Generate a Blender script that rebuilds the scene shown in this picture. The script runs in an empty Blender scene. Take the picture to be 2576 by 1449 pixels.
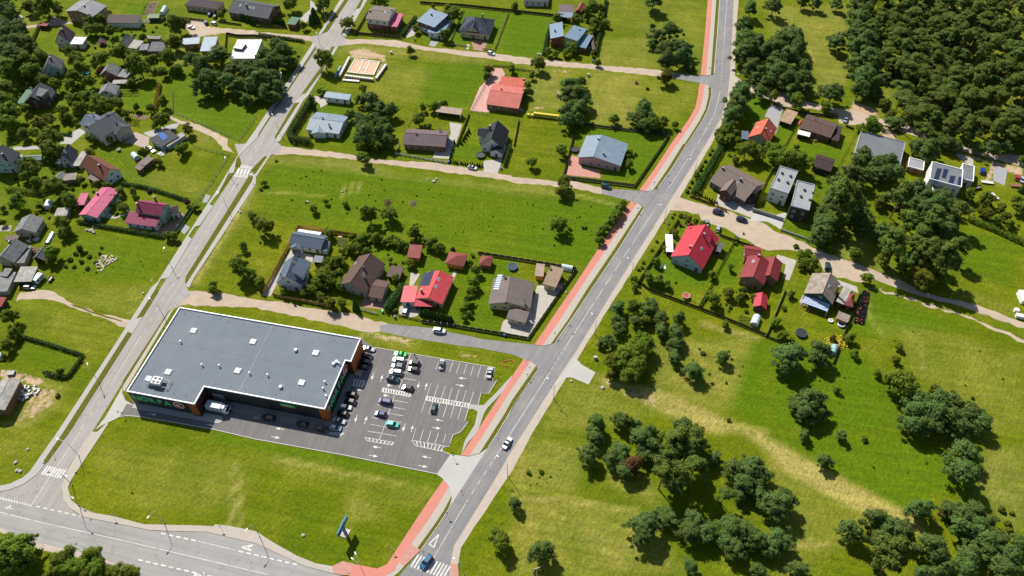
import bpy, bmesh, math, random
import numpy as np
from mathutils import Vector, Matrix
from mathutils.geometry import tessellate_polygon
S = bpy.context.scene
COL = S.collection
random.seed(7)
# ---------------------------------------------------------------- camera, sky, sun, exposure
F_PX, CAM_H, CX, CY = 1880.0, 215.0, 1288.0, 724.5          # focal length and centre in a 2576x1449 frame
PITCH = math.atan(2234.5 / F_PX)                             # below the horizon
SP, CP = math.sin(PITCH), math.cos(PITCH)
cd = bpy.data.cameras.new('camera')
cam = bpy.data.objects.new('camera', cd)
COL.objects.link(cam)
cam.location = (0, 0, CAM_H)
cam.rotation_euler = (math.pi / 2 - PITCH, 0, 0)
cd.sensor_width = 36
cd.lens = 36 * F_PX / 2576
cd.clip_start, cd.clip_end = 1, 6000
S.camera = cam
SUN_EL, SUN_AZ = math.radians(45.8), math.radians(-32.5)         # azimuth clockwise from +Y, towards the sun
W = bpy.data.worlds.new('World')
S.world = W
W.use_nodes = True
nt = W.node_tree
sky = nt.nodes.new('ShaderNodeTexSky')
sky.sky_type = 'NISHITA'
sky.sun_disc = False
sky.sun_elevation = SUN_EL
sky.sun_rotation = SUN_AZ
nt.links.new(sky.outputs[0], nt.nodes['Background'].inputs[0])
nt.nodes['Background'].inputs[1].default_value = 0.074
ld = bpy.data.lights.new('sun', 'SUN')
ld.energy = 5.0
ld.angle = math.radians(0.53)
ld.color = (1.0, 0.95, 0.86)
sun = bpy.data.objects.new('sun', ld)
COL.objects.link(sun)
sd = Vector((math.sin(SUN_AZ) * math.cos(SUN_EL), math.cos(SUN_AZ) * math.cos(SUN_EL), math.sin(SUN_EL)))
sun.location = (0, 200, 300)
sun.rotation_euler = (-sd).to_track_quat('-Z', 'Y').to_euler()
S.view_settings.view_transform = 'Standard'
S.view_settings.look = 'None'
S.view_settings.exposure = 0.40
S.view_settings.gamma = 1
S.render.engine = 'CYCLES'

# ---------------------------------------------------------------- pixel <-> ground
def G(x, y, h=0.0):
    """ray of photo point (2576x1449 frame) met with the level z=h"""
    u = (x - CX) / F_PX
    v = (y - CY) / F_PX
    t = (CAM_H - h) / (SP + v * CP)
    return Vector((u * t, (CP - v * SP) * t, h))

VIEWS = {'Za': (0, 820, 4.673), 'Zb': (240, 400, 5.367), 'Zc': (0, 520, 5.367), 'Zd': (1800, 820, 3.033), 'Ze': (2880, 860, 2.275), 'Zf': (2600, 380, 2.408), 'Zg': (3300, 540, 2.696), 'Zh': (1000, 820, 4.025)}
def Q(s):
    """'12 100,200 ...' : tile column,row then points inside that tile (quarter-size units); 'D' = whole frame"""
    out, i, j, k, zv = [], 0, 0, 4.0, None
    for w in s.split():
        if w in VIEWS:
            zv = VIEWS[w]
            continue
        if ',' not in w: zv = None
        if zv:
            a, b = w.split(',')
            out.append(((zv[0] + float(a) / zv[2]) * .67083, (zv[1] + float(b) / zv[2]) * .67083))
        elif w == 'D':
            i = j = 0
            k = 1.0
        elif ',' not in w:
            i, j, k = int(w[0]), int(w[1]), 4.0
        else:
            a, b = w.split(',')
            out.append((644 * i + float(a) / k, 362.25 * j + float(b) / k))
    return out

def QG(s, h=0.0):
    return [G(x, y, h) for x, y in Q(s)]

# ---------------------------------------------------------------- materials
def nodes(name):
    m = bpy.data.materials.new(name)
    m.use_nodes = True
    t = m.node_tree
    return m, t, t.nodes['Principled BSDF']

def N(t, kind, **kw):
    n = t.nodes.new('ShaderNode' + kind)
    for k, v in kw.items():
        if k.startswith('i_'):
            n.inputs[k[2:].replace('_', ' ')].default_value = v
        else:
            setattr(n, k, v)
    return n

def noise(t, vec, scale, detail=3, rough=.55):
    n = N(t, 'TexNoise')
    n.inputs['Scale'].default_value = scale
    n.inputs['Detail'].default_value = detail
    n.inputs['Roughness'].default_value = rough
    if vec is not None:
        t.links.new(vec, n.inputs['Vector'])
    return n.outputs['Fac']

def mathn(t, op, a, b=None, clamp=False):
    n = N(t, 'Math', operation=op, use_clamp=clamp)
    for k, v in enumerate((a, b)):
        if v is None:
            continue
        if isinstance(v, (int, float)):
            n.inputs[k].default_value = v
        else:
            t.links.new(v, n.inputs[k])
    return n.outputs[0]

def mixc(t, f, a, b, mode='MIX'):
    n = N(t, 'Mix', data_type='RGBA', blend_type=mode)
    for k, v in ((0, f), (6, a), (7, b)):
        if isinstance(v, (int, float)):
            n.inputs[k].default_value = v
        elif isinstance(v, tuple):
            n.inputs[k].default_value = v if len(v) == 4 else (*v, 1)
        else:
            t.links.new(v, n.inputs[k])
    return n.outputs[2]

def rmap(t, v, a, b, c=0.0, d=1.0):
    n = N(t, 'MapRange')
    n.inputs[1].default_value, n.inputs[2].default_value = a, b
    n.inputs[3].default_value, n.inputs[4].default_value = c, d
    t.links.new(v, n.inputs[0])
    return n.outputs[0]

MATS = {}
def M(name, col, rough=.8, var=.18, scale=.6, bump=0.0, metal=0.0, spec=.4, fine=6.0, world=True, emit=None, alpha=1.0, stain=None, coat=0):
    """plain surface with two scales of mottling, optional second 'stain' colour and relief"""
    if name in MATS:
        return MATS[name]
    m, t, b = nodes(name)
    vec = N(t, 'NewGeometry').outputs['Position'] if world else N(t, 'TexCoord').outputs['Object']
    n1 = noise(t, vec, scale, 4)
    n2 = noise(t, vec, fine, 3)
    s = mathn(t, 'ADD', mathn(t, 'MULTIPLY', n1, .65), mathn(t, 'MULTIPLY', n2, .35))
    f = rmap(t, s, .3, .7, 1 - var, 1 + var)
    c = mixc(t, 1.0, (*col, 1), f, 'MULTIPLY')
    if stain:
        n3 = noise(t, vec, scale * .35, 5, .65)
        c = mixc(t, rmap(t, n3, .5, .68), c, (*stain, 1))
    t.links.new(c, b.inputs['Base Color'])
    b.inputs['Roughness'].default_value = rough
    b.inputs['Metallic'].default_value = metal
    b.inputs['Specular IOR Level'].default_value = spec
    b.inputs['Coat Weight'].default_value = coat
    if alpha < 1:
        b.inputs['Alpha'].default_value = alpha
    if bump:
        bp = N(t, 'Bump')
        bp.inputs['Strength'].default_value = bump
        bp.inputs['Distance'].default_value = .08
        t.links.new(n2, bp.inputs['Height'])
        t.links.new(bp.outputs[0], b.inputs['Normal'])
    MATS[name] = m
    return m

def ROOF(name, col, kind='tile', rough=.7, var=.14, stain=None, spec=.3, metal=0.0):
    """roof covering in its own UV metres: tile courses, metal seams or old wavy sheets"""
    if name in MATS:
        return MATS[name]
    m, t, b = nodes(name)
    uv = N(t, 'UVMap')
    sep = N(t, 'SeparateXYZ')
    t.links.new(uv.outputs[0], sep.inputs[0])
    u, v = sep.outputs[0], sep.outputs[1]
    def saw(x, per):
        return mathn(t, 'FRACT', mathn(t, 'DIVIDE', x, per))
    if kind == 'tile':
        h = mathn(t, 'ADD', mathn(t, 'MULTIPLY', saw(v, .38), .7), mathn(t, 'MULTIPLY', mathn(t, 'SINE', mathn(t, 'MULTIPLY', u, 20.9)), .3))
        dist = .05
    elif kind == 'seam':
        s = saw(u, .55)
        h = mathn(t, 'GREATER_THAN', s, .88)
        dist = .05
    else:
        h = mathn(t, 'ADD', mathn(t, 'SINE', mathn(t, 'MULTIPLY', u, 24)), mathn(t, 'MULTIPLY', mathn(t, 'GREATER_THAN', saw(v, 1.15), .93), 2.0))
        dist = .035
    geo = N(t, 'NewGeometry').outputs['Position']
    n1 = noise(t, geo, .35, 4)
    n2 = noise(t, geo, 3.5, 4)
    s = mathn(t, 'ADD', mathn(t, 'MULTIPLY', n1, .55), mathn(t, 'MULTIPLY', n2, .45))
    c = mixc(t, 1.0, (*col, 1), rmap(t, s, .3, .7, 1 - var, 1 + var), 'MULTIPLY')
    if kind == 'old':                                # single sheets weather differently
        fl = N(t, 'CombineXYZ')
        t.links.new(mathn(t, 'FLOOR', mathn(t, 'DIVIDE', u, 1.1)), fl.inputs[0])
        t.links.new(mathn(t, 'FLOOR', mathn(t, 'DIVIDE', v, 1.15)), fl.inputs[1])
        wn = N(t, 'TexWhiteNoise')
        t.links.new(fl.outputs[0], wn.inputs[0])
        c = mixc(t, 1.0, c, rmap(t, wn.outputs[0], 0, 1, .8, 1.18), 'MULTIPLY')
    c = mixc(t, 1.0, c, rmap(t, h, 0, 1, .9, 1.04), 'MULTIPLY')
    mp = N(t, 'Mapping')                              # rain streaks down the slope
    mp.inputs['Scale'].default_value = (2.4, .22, 1)
    t.links.new(uv.outputs[0], mp.inputs['Vector'])
    c = mixc(t, 1.0, c, rmap(t, noise(t, mp.outputs[0], 1.0, 4, .65), .3, .7, .80, 1.18), 'MULTIPLY')
    if stain:
        n3 = noise(t, geo, .5, 5, .7)
        c = mixc(t, rmap(t, n3, .52, .66), c, (*stain, 1))
    t.links.new(c, b.inputs['Base Color'])
    b.inputs['Roughness'].default_value = rough
    b.inputs['Metallic'].default_value = metal
    b.inputs['Specular IOR Level'].default_value = spec
    bp = N(t, 'Bump')
    bp.inputs['Strength'].default_value = .6
    bp.inputs['Distance'].default_value = dist
    t.links.new(h, bp.inputs['Height'])
    t.links.new(bp.outputs[0], b.inputs['Normal'])
    MATS[name] = m
    return m

# ---------------------------------------------------------------- meshes and objects
OFF = {}
def tag(o, label=None, cat=None, group=None, kind=None):
    if label: o['label'] = label
    if cat: o['category'] = cat
    if group: o['group'] = group
    if kind: o['kind'] = kind
    return o

def thing(name, label, cat, loc, group=None, rz=0.0):
    o = bpy.data.objects.new(name, None)
    o.empty_display_size = .5
    COL.objects.link(o)
    o.location = loc
    o.rotation_euler = (0, 0, rz)
    OFF[o.name] = Vector(loc)
    return tag(o, label, cat, group)

def mesh_of(name, V, Fc, mat=None, uv=None, smooth=False):
    me = bpy.data.meshes.new(name)
    me.from_pydata([tuple(v) for v in V], [], [tuple(f) for f in Fc])
    if uv is not None:
        l = me.uv_layers.new(name='UVMap')
        l.data.foreach_set('uv', np.array(uv, dtype=np.float32).ravel())
    if smooth:
        me.polygons.foreach_set('use_smooth', [True] * len(me.polygons))
    if mat: me.materials.append(mat)
    me.update()
    return me

def link(name, me, par=None):
    o = bpy.data.objects.new(name, me)
    COL.objects.link(o)
    if par is not None:
        o.parent = par
    return o

class MB:
    """collects faces for one mesh"""
    def __init__(s): s.V, s.F, s.U = [], [], []
    def add(s, V, Fc, uv=None):
        n = len(s.V)
        s.V += [Vector(v) for v in V]
        for k, f in enumerate(Fc):
            s.F.append([n + i for i in f])
            if uv is not None: s.U.append(uv[k])
            else: s.U.append([(0, 0)] * len(f))
        return s
    def box(s, c, size, rz=0.0, z0=None):
        """c centre (x,y[,z]); size (x,y,z); z0: bottom"""
        sx, sy, sz = size[0] / 2, size[1] / 2, size[2]
        zb = z0 if z0 is not None else c[2] - sz / 2
        ca, sa = math.cos(rz), math.sin(rz)
        V = []
        for z in (zb, zb + sz):
            for x, y in ((-sx, -sy), (sx, -sy), (sx, sy), (-sx, sy)):
                V.append((c[0] + x * ca - y * sa, c[1] + x * sa + y * ca, z))
        return s.add(V, [(3, 2, 1, 0), (4, 5, 6, 7), (0, 1, 5, 4), (1, 2, 6, 5), (2, 3, 7, 6), (3, 0, 4, 7)])
    def prism(s, pts, z0, z1):
        n = len(pts)
        V = [(p[0], p[1], z0) for p in pts] + [(p[0], p[1], z1) for p in pts]
        a = sum(pts[i][0] * pts[(i + 1) % n][1] - pts[(i + 1) % n][0] * pts[i][1] for i in range(n))
        if a < 0:
            V = V[:n][::-1] + V[n:][::-1]
        Fc = [tuple(range(n, 2 * n)), tuple(range(n))[::-1]] + [(i, (i + 1) % n, n + (i + 1) % n, n + i) for i in range(n)]
        return s.add(V, Fc)
    def tube(s, p0, p1, r0, r1=None, n=8):
        p0, p1 = Vector(p0), Vector(p1)
        r1 = r0 if r1 is None else r1
        d = (p1 - p0).normalized()
        a = d.orthogonal().normalized()
        b = d.cross(a)
        V = []
        for p, r in ((p0, r0), (p1, r1)):
            for k in range(n):
                w = 2 * math.pi * k / n
                V.append(p + (a * math.cos(w) + b * math.sin(w)) * r)
        return s.add(V, [(k, (k + 1) % n, n + (k + 1) % n, n + k) for k in range(n)] + [tuple(range(n))[::-1], tuple(range(n, 2 * n))])
    def build(s, name, mat, par=None, at=None, smooth=False, uv=False):
        o = None
        if par is not None:
            off = OFF[par.name]
        else:
            off = Vector(at) if at is not None else Vector((0, 0, 0))
        me = mesh_of(name, [v - off for v in s.V], s.F, mat, [c for f in s.U for c in f] if uv else None, smooth)
        o = link(name, me, par)
        if par is None:
            o.location = off
        OFF[o.name] = off
        return o

def sheet(name, pts, z, mat, par=None, jitter=0.0, step=3.0, base=None, kind='structure', seed=1):
    """flat polygon on the ground; jitter roughens its outline; base: extruded down to that level (kerb)"""
    P2 = [Vector((p[0], p[1])) for p in pts]
    if jitter:
        rng = random.Random(seed)
        out = []
        n = len(P2)
        for i in range(n):
            a, b = P2[i], P2[(i + 1) % n]
            k = max(1, int((b - a).length / step))
            nn = Vector((-(b - a).y, (b - a).x)).normalized() if (b - a).length > 1e-6 else Vector((0, 0))
            for q in range(k):
                out.append(a.lerp(b, q / k) + nn * rng.uniform(-jitter, jitter))
        P2 = out
    off = OFF[par.name] if par is not None else Vector((0, 0, 0))
    n = len(P2)
    if sum(P2[i].x * P2[(i + 1) % n].y - P2[(i + 1) % n].x * P2[i].y for i in range(n)) < 0:
        P2 = P2[::-1]
    top = [Vector((p.x, p.y, z)) - off for p in P2]
    tris = [f if (top[f[1]] - top[f[0]]).cross(top[f[2]] - top[f[0]]).z >= 0 else f[::-1] for f in tessellate_polygon([top])]
    V, Fc = top, [tuple(f) for f in tris]
    if base is not None:
        V = top + [Vector((p.x, p.y, base - .03)) - off for p in P2]
        Fc = Fc + [(i, n + i, n + (i + 1) % n, (i + 1) % n) for i in range(n)]
    o = link(name, mesh_of(name, V, Fc, mat), par)
    OFF[o.name] = off
    if kind and par is None: o['kind'] = kind
    return o

def strip_pts(c, w):
    """outline of a band of width w round a polyline"""
    L, R = [], []
    for i, p in enumerate(c):
        a = c[max(0, i - 1)]
        b = c[min(len(c) - 1, i + 1)]
        d = Vector((b[0] - a[0], b[1] - a[1])).normalized()
        n = Vector((-d.y, d.x)) * (w / 2)
        q = Vector((p[0], p[1]))
        L.append(q + n); R.append(q - n)
    return L + R[::-1]
# ================================================================ GROUND
def ground_material():
    m, t, b = nodes('grass_ground')
    pos = N(t, 'NewGeometry').outputs['Position']
    att = N(t, 'Attribute', attribute_name='gp')
    sep = N(t, 'SeparateColor')
    t.links.new(att.outputs['Color'], sep.inputs[0])
    dry, lush, bare = sep.outputs
    n0 = noise(t, pos, .018, 3)
    n1 = noise(t, pos, .09, 5, .6)
    n2 = noise(t, pos, .55, 5, .65)
    n3 = noise(t, pos, 2.6, 4, .7)
    mp = N(t, 'Mapping')
    mp.vector_type = 'TEXTURE'
    mp.inputs['Rotation'].default_value = (0, 0, .9)
    mp.inputs['Scale'].default_value = (3.6, .7, 1)
    t.links.new(pos, mp.inputs['Vector'])
    n4 = noise(t, mp.outputs[0], 1.0, 5, .7)           # lying stalks
    a = mixc(t, rmap(t, mathn(t, 'ADD', mathn(t, 'MULTIPLY', n0, .5), mathn(t, 'MULTIPLY', n1, .5)), .36, .64),
             (.082, .126, .002, 1), (.150, .168, .003, 1))
    a = mixc(t, lush, a, (.076, .142, .002, 1))
    a = mixc(t, mathn(t, 'MULTIPLY', rmap(t, n2, .53, .66), .6), a, (.050, .086, .002, 1))
    k = mathn(t, 'ADD', mathn(t, 'MULTIPLY', n1, .35), mathn(t, 'ADD', mathn(t, 'MULTIPLY', n2, .3), mathn(t, 'MULTIPLY', n4, .35)))
    base = mathn(t, 'MULTIPLY', rmap(t, k, .52, .68), .35)
    dk = mathn(t, 'ADD', mathn(t, 'MULTIPLY', dry, rmap(t, k, .32, .53)), mathn(t, 'MULTIPLY', base, mathn(t, 'SUBTRACT', 1.0, lush)), True)
    a = mixc(t, dk, a, (.34, .29, .085, 1))
    a = mixc(t, rmap(t, mathn(t, 'ADD', bare, mathn(t, 'MULTIPLY', mathn(t, 'SUBTRACT', n2, .5), 1.1)), .42, .62), a, (.43, .315, .195, 1))
    n25 = noise(t, pos, 1.15, 4, .75)
    fine = mathn(t, 'ADD', mathn(t, 'MULTIPLY', n25, .55), mathn(t, 'ADD', mathn(t, 'MULTIPLY', n3, .25), mathn(t, 'MULTIPLY', n4, .2)))
    a = mixc(t, 1.0, a, rmap(t, fine, .36, .64, .55, 1.45), 'MULTIPLY')
    mw = N(t, 'Mapping')                               # faint mowing lanes, parallel to the plots
    mw.vector_type = 'TEXTURE'
    mw.inputs['Rotation'].default_value = (0, 0, -.205)
    mw.inputs['Scale'].default_value = (60, 2.0, 1)
    t.links.new(pos, mw.inputs['Vector'])
    a = mixc(t, 1.0, a, rmap(t, mathn(t, 'ADD', mathn(t, 'MULTIPLY', noise(t, mw.outputs[0], 1.0, 3, .6), .55), mathn(t, 'MULTIPLY', noise(t, pos, .3, 5, .7), .45)), .34, .66, .80, 1.2), 'MULTIPLY')
    t.links.new(a, b.inputs['Base Color'])
    b.inputs['Roughness'].default_value = .95
    b.inputs['Specular IOR Level'].default_value = .1
    bp = N(t, 'Bump')
    bp.inputs['Strength'].default_value = .6
    bp.inputs['Distance'].default_value = .5
    t.links.new(mathn(t, 'ADD', mathn(t, 'MULTIPLY', n2, .7), mathn(t, 'MULTIPLY', n3, .4)), bp.inputs['Height'])
    t.links.new(bp.outputs[0], b.inputs['Normal'])
    return m
GRASS = ground_material()
GX0, GX1, GY0, GY1, GS = -340.0, 340.0, 30.0, 470.0, 1.6
gx = np.arange(GX0, GX1 + .1, GS)
gy = np.arange(GY0, GY1 + .1, GS)
XX, YY = np.meshgrid(gx, gy)
CH = {'dry': np.zeros(XX.shape, np.float32), 'lush': np.zeros(XX.shape, np.float32), 'bare': np.zeros(XX.shape, np.float32)}

def paint(ch, s, val, feather=4.0, h=0):
    """feathered patch of dry / lush / bare growth on the ground, outline traced from the photograph"""
    pts = [(p.x, p.y) for p in (QG(s, h) if isinstance(s, str) else s)]
    xs, ys = [p[0] for p in pts], [p[1] for p in pts]
    i0, i1 = np.searchsorted(gx, [min(xs) - feather, max(xs) + feather])
    j0, j1 = np.searchsorted(gy, [min(ys) - feather, max(ys) + feather])
    x, y = XX[j0:j1, i0:i1], YY[j0:j1, i0:i1]
    if x.size == 0: return
    ins = np.zeros(x.shape, bool)
    d = np.full(x.shape, 1e9)
    n = len(pts)
    for k in range(n):
        (ax, ay), (bx, by) = pts[k], pts[(k + 1) % n]
        if abs(by - ay) > 1e-9:
            ins ^= ((ay > y) != (by > y)) & (x < (bx - ax) * (y - ay) / (by - ay) + ax)
        L = (bx - ax) ** 2 + (by - ay) ** 2 + 1e-9
        tt = np.clip(((x - ax) * (bx - ax) + (y - ay) * (by - ay)) / L, 0, 1)
        d = np.minimum(d, np.hypot(x - ax - tt * (bx - ax), y - ay - tt * (by - ay)))
    sd_ = np.where(ins, d, -d)
    w = np.clip((sd_ + feather * .5) / feather, 0, 1) * abs(val)
    A = CH[ch][j0:j1, i0:i1]
    if val > 0: A[:] = np.maximum(A, w)
    else: A[:] = A * (1 - w)

# lawns and lusher growth
for s, v in [
    ('20 0,120 430,150 310,590 0,560 10 2430,480 2570,115', .9),
    ('10 1990,260 2090,80 2540,110 2420,480 1960,430', .9),
    ('10 1700,640 2290,650 2160,1090 1640,1030', .75),
    ('11 200,180 1000,230 1700,330 2576,450 2576,1110 1700,960 450,800 100,700 60,400', .6),
    ('21 0,480 500,560 900,520 1120,560 1000,800 870,1040 740,1230 0,1110', .85),
    ('13 0,75 1890,440 1860,530 900,330 0,195', .95), ('03 2240,0 2576,70 2576,190 2100,80', .95),
    ('22 2420,560 2576,480 2576,1449 2320,1360 2180,1160 2260,960', .9),
    ('32 0,480 620,620 1000,700 1300,1200 1320,1449 0,1449', .8), ('33 0,0 1300,0 1800,200 2150,420 2150,680 1650,640 1400,840 900,560 0,60', .75),
    ('32 1030,0 1500,200 2000,420 1500,420 900,480 850,360', .8),
    ('31 1940,820 2560,1000 2470,1449 1900,1300', .6), ('31 160,740 420,900 370,950 140,830', .9), ('31 330,290 640,370 620,460 520,480', .8),
    ('21 1330,1350 1960,1340 2080,1000 2330,960 2576,1200 22 0,0 0,140', .1),
    ('21 1500,1100 2050,1350 1940,1449 1320,1380', .9), ('21 2180,1010 2350,1050 2250,1449 1980,1420', .9),
    ('30 0,1300 250,1230 300,1200 180,1449 0,1449', .9), ('31 0,0 820,0 720,280 300,180 200,250 0,260', .7),
    ('20 2420,960 2576,900 2576,1200 2330,1280 2290,1150', .95),
    ('20 700,1270 1560,1360 1480,1449 620,1449', .9), ('21 1130,0 1520,0 1250,390 900,350 900,250 1090,240', .9),
    ('11 1980,0 2300,0 2260,180 1960,150', .8), ('11 1120,950 1640,1000 1480,1400 1050,1350', .7), ('11 1650,950 2230,1100 2576,1180 2576,1449 2100,1449 1500,1300', .75),
    ('12 1900,200 2150,0 2400,0 2470,440 2000,360', .75), ('10 660,1030 930,1030 1000,1449 880,1449 900,1180 560,1120', .8),
    ('00 330,480 540,300 560,480 480,540', .6), ('00 780,280 1680,270 1660,450 1180,520 880,420', .7), ('00 1660,740 1880,720 2300,1040 2560,1060 2576,1200 2430,1400 2150,1350 1720,1110', .75),
    ('00 1200,880 1640,840 1560,1120 1200,1090', .7), ('01 950,60 1330,100 1350,320 1250,400 1220,240', .6), ('01 380,130 560,180 560,260 420,300', .7),
    ('01 700,920 1650,960 1500,1420 600,1300', .5), ('02 210,500 830,690 700,880 460,860 200,700', .6), ('00 1280,30 1650,40 1560,180 1240,150', .7)]:
    paint('lush', s, v, 5)
# dried and mown growth
for s, v in [
    ('11 150,115 1000,170 1250,240 1400,320 2576,420 2576,480 1700,360 1100,300 600,230 150,170', .75), ('21 0,390 440,430 440,520 0,490', .75),
    ('20 900,400 1390,380 1500,680 1320,690 850,640', .55), ('20 760,710 1305,755 1270,1000 1190,1290 800,1240', .8),
    ('20 180,690 740,700 500,800 500,1110 170,1110', .6), ('20 0,570 860,680 1480,760 1480,790 800,720 360,690 0,660', .5),
    ('10 880,440 1500,480 2340,590 2280,640 1300,560 820,520', .7), ('10 1260,620 1790,690 1640,1020 1120,1000 1100,820', .35),
    ('22 830,880 1000,920 1460,1020 1700,1110 2130,1320 2576,1449 33 0,60 490,330 1000,600 1450,850 1600,1010 1580,1060 1300,920 900,790 600,640 200,420 0,200 23 2576,200 2300,0 22 2000,1449 1480,1240 1300,1130 1000,1000', 1.0),
    ('23 0,620 1300,780 1750,1449 0,1449', .62), ('23 0,60 750,120 650,600 0,620', .7), ('23 900,200 1100,200 1500,700 1450,760 1050,560', .8),
    ('22 1450,560 2420,480 2220,1150 2120,1300 1450,1000 1380,700', .62), ('22 560,940 860,990 1500,1250 700,1449 250,1449', .5),
    ('33 0,120 500,400 950,620 1400,900 1000,1050 200,1449 0,1449', .45), ('33 2180,200 2576,150 2576,1000 2100,680', .75), ('32 1000,300 1700,420 2300,620 2576,700 2576,1449 2250,1449 1500,900 1300,500', .4),
    ('30 0,60 820,60 800,850 480,920 380,460 0,320', .65), ('30 1150,720 1260,800 1250,1060 1120,1060', .7), ('30 1300,0 2576,0 2576,1300 1800,1300 1250,900', .4),
    ('30 840,1010 1220,1080 1100,1190', .7), ('31 800,800 1100,880 1000,1100 1500,1380 1300,1380 600,1100', .7), ('32 1830,20 2576,320 2576,280 2100,60', .6),
    ('13 0,200 900,360 1870,540 1600,800 600,480 0,330', .3), ('13 920,660 1200,700 1300,850 900,860', .6), ('03 900,120 2400,260 2576,500 2300,780 1300,760', .35),
    ('03 480,150 560,0 0,0 0,500 200,460', .15), ('02 560,0 1500,0 1320,300 700,140', .4), ('02 250,120 1250,420 1180,560 820,640 300,420', .25),
    ('01 1240,280 1860,320 2200,420 2080,560 1400,400', .35), ('01 2400,450 2576,430 2576,560 1950,1449 1900,1449', .55),
    ('00 1700,350 1880,470 1840,720 1740,650', .6), ('00 1640,1150 1900,1190 2400,1449 2000,1449', .45), ('00 200,190 340,160 400,260 200,280', .6),
    ('12 1100,440 1700,500 1560,610 1110,540', .7), ('02 150,1180 460,900 640,1000 600,1200 300,1350 140,1400', .9),
    ('10 1130,60 1600,40 1580,200 1400,170', .1), ('20 950,0 1950,0 1890,740 1500,700 1380,400 1000,220', .3), ('20 1310,770 1850,840 1780,1100 1560,1360 1450,1180 1200,1000', .25)]:
    paint('dry', s, v if v > .95 else v * .45, 5 if v < .95 else 2.5)
# worn wheel tracks and trodden paths
for s, w, v in [('03 2335,330 2345,650 2320,950', 1.0, .9), ('03 2400,380 2415,650 2410,960', 1.0, .9), ('11 60,480 350,500 700,520', .8, .6), ('11 880,420 870,500 840,560', .7, .9), ('11 970,390 940,500', .7, .9), ('11 1060,380 1010,500', .7, .9),
                ('13 200,260 900,420 1500,520', 1.6, .6), ('22 1900,350 2100,420 2480,500', 2, .7), ('23 0,640 600,700 1250,800', 1.4, .9), ('23 300,760 900,1080 1250,1180', 1.2, .8), ('23 120,900 700,1080 1150,1340', 1.2, .7), ('33 180,1160 420,1120 640,1160', 1.6, 1.0), ('32 1540,560 1550,860', .8, .8),
                ('12 1080,440 1060,540 1075,580', 1.2, 1.0), ('02 0,1390 300,1370 480,1260', 1.0, .7), ('20 0,590 350,680', 1, .6), ('01 2560,420 2400,690 2300,860 1960,1400', 2.0, .8), ('21 300,480 700,520 1050,620', 1.4, .5), ('32 1000,60 1020,300 1200,520', 1.2, .5), ('30 420,500 520,700 640,820', 1.6, .6)]:
    paint('dry', [Vector((p.x, p.y, 0)) for p in strip_pts(QG(s), w)], v, 1.6)
# bare sand
for s, v in [
    ('10 930,500 1100,480 1310,560 1320,680 1240,600 1000,590 940,580', .75), ('10 900,740 990,590 930,780', .6), ('10 1200,760 1250,620 1310,640 1240,770', .7),
    ('20 380,690 640,700 560,740 400,730', .6), ('20 430,900 490,900 490,1000 440,990', .7), ('20 200,1060 360,1050 360,1110 180,1110', .5),
    ('12 1060,420 1250,440 1600,500 1560,610 1420,560 1100,500', .62), ('12 2020,650 2290,680 2240,725 2060,690', .8),
    ('02 230,860 460,920 430,980 260,960 220,900', .9), ('02 300,970 640,1010 560,1180 330,1330 140,1390 250,1160', .55), ('02 0,800 240,860 200,960 0,920', .9),
    ('30 850,1010 1090,1090 1120,1190 800,1130', .75), ('30 1110,1310 1310,1340 1260,1449 1180,1400', .95), ('31 1900,80 2576,240 2576,330 2300,260 2200,420 2150,400 2240,200 1880,120', .8),
    ('22 840,880 1060,960 1100,1010 960,990', .8), ('22 1080,960 1480,1060 1480,1240 1100,1090', .5), ('32 1060,0 1400,100 1900,260 2200,370 2576,560 2576,510 2180,340 1900,230 1400,70 1150,0', .7),
    ('12 0,20 160,60 160,120 0,90', .6), ('01 1110,80 1290,200 1280,300 1100,150', .45), ('01 1470,1330 1580,1300 1540,1449', .6), ('01 1940,1400 2060,1390 2060,1449', .7), ('00 1300,1320 1480,1360 1440,1449 1300,1440', .5),
    ('13 780,390 910,400 900,480 770,470', .5), ('03 870,420 920,400 910,580 870,560', .45), ('00 1900,330 2060,250 2300,300 2180,360', .9), ('01 2400,450 2560,440 2440,700', .0)]:
    if v: paint('bare', s, v, 3.5)
gz = np.zeros(XX.shape)
nv = XX.size
me = bpy.data.meshes.new('ground')
co = np.stack([XX.ravel(), YY.ravel(), gz.ravel()], 1).astype(np.float32)
ny_, nx_ = XX.shape
idx = np.arange(nv).reshape(ny_, nx_)
quads = np.stack([idx[:-1, :-1], idx[:-1, 1:], idx[1:, 1:], idx[1:, :-1]], -1).reshape(-1, 4)
# skirt to the horizon
R_ = 3000.0
ex = [(-R_, -R_), (R_, -R_), (R_, R_), (-R_, R_)]
co = np.vstack([co, np.array([(x, y, 0) for x, y in ex], np.float32)])
c00, c10, c11, c01 = idx[0, 0], idx[0, -1], idx[-1, -1], idx[-1, 0]
faces = [tuple(q) for q in quads.tolist()]
E0 = nv
# big outer faces share the border chains
faces.append(tuple([E0, E0 + 1] + idx[0, ::-1].tolist()))
faces.append(tuple([E0 + 1, E0 + 2] + idx[::-1, -1].tolist()))
faces.append(tuple([E0 + 2, E0 + 3] + idx[-1, :].tolist()))
faces.append(tuple([E0 + 3, E0] + idx[:, 0].tolist()))
me.from_pydata(co.tolist(), [], faces)
at = me.attributes.new('gp', 'FLOAT_COLOR', 'POINT')
rgba = np.zeros((nv + 4, 4), np.float32)
rgba[:nv, 0], rgba[:nv, 1], rgba[:nv, 2], rgba[:, 3] = CH['dry'].ravel(), CH['lush'].ravel(), CH['bare'].ravel(), 1
at.data.foreach_set('color', rgba.ravel())
me.materials.append(GRASS)
GROUND = link('ground', me)
GROUND['kind'] = 'structure'
OFF['ground'] = Vector((0, 0, 0))

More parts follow.
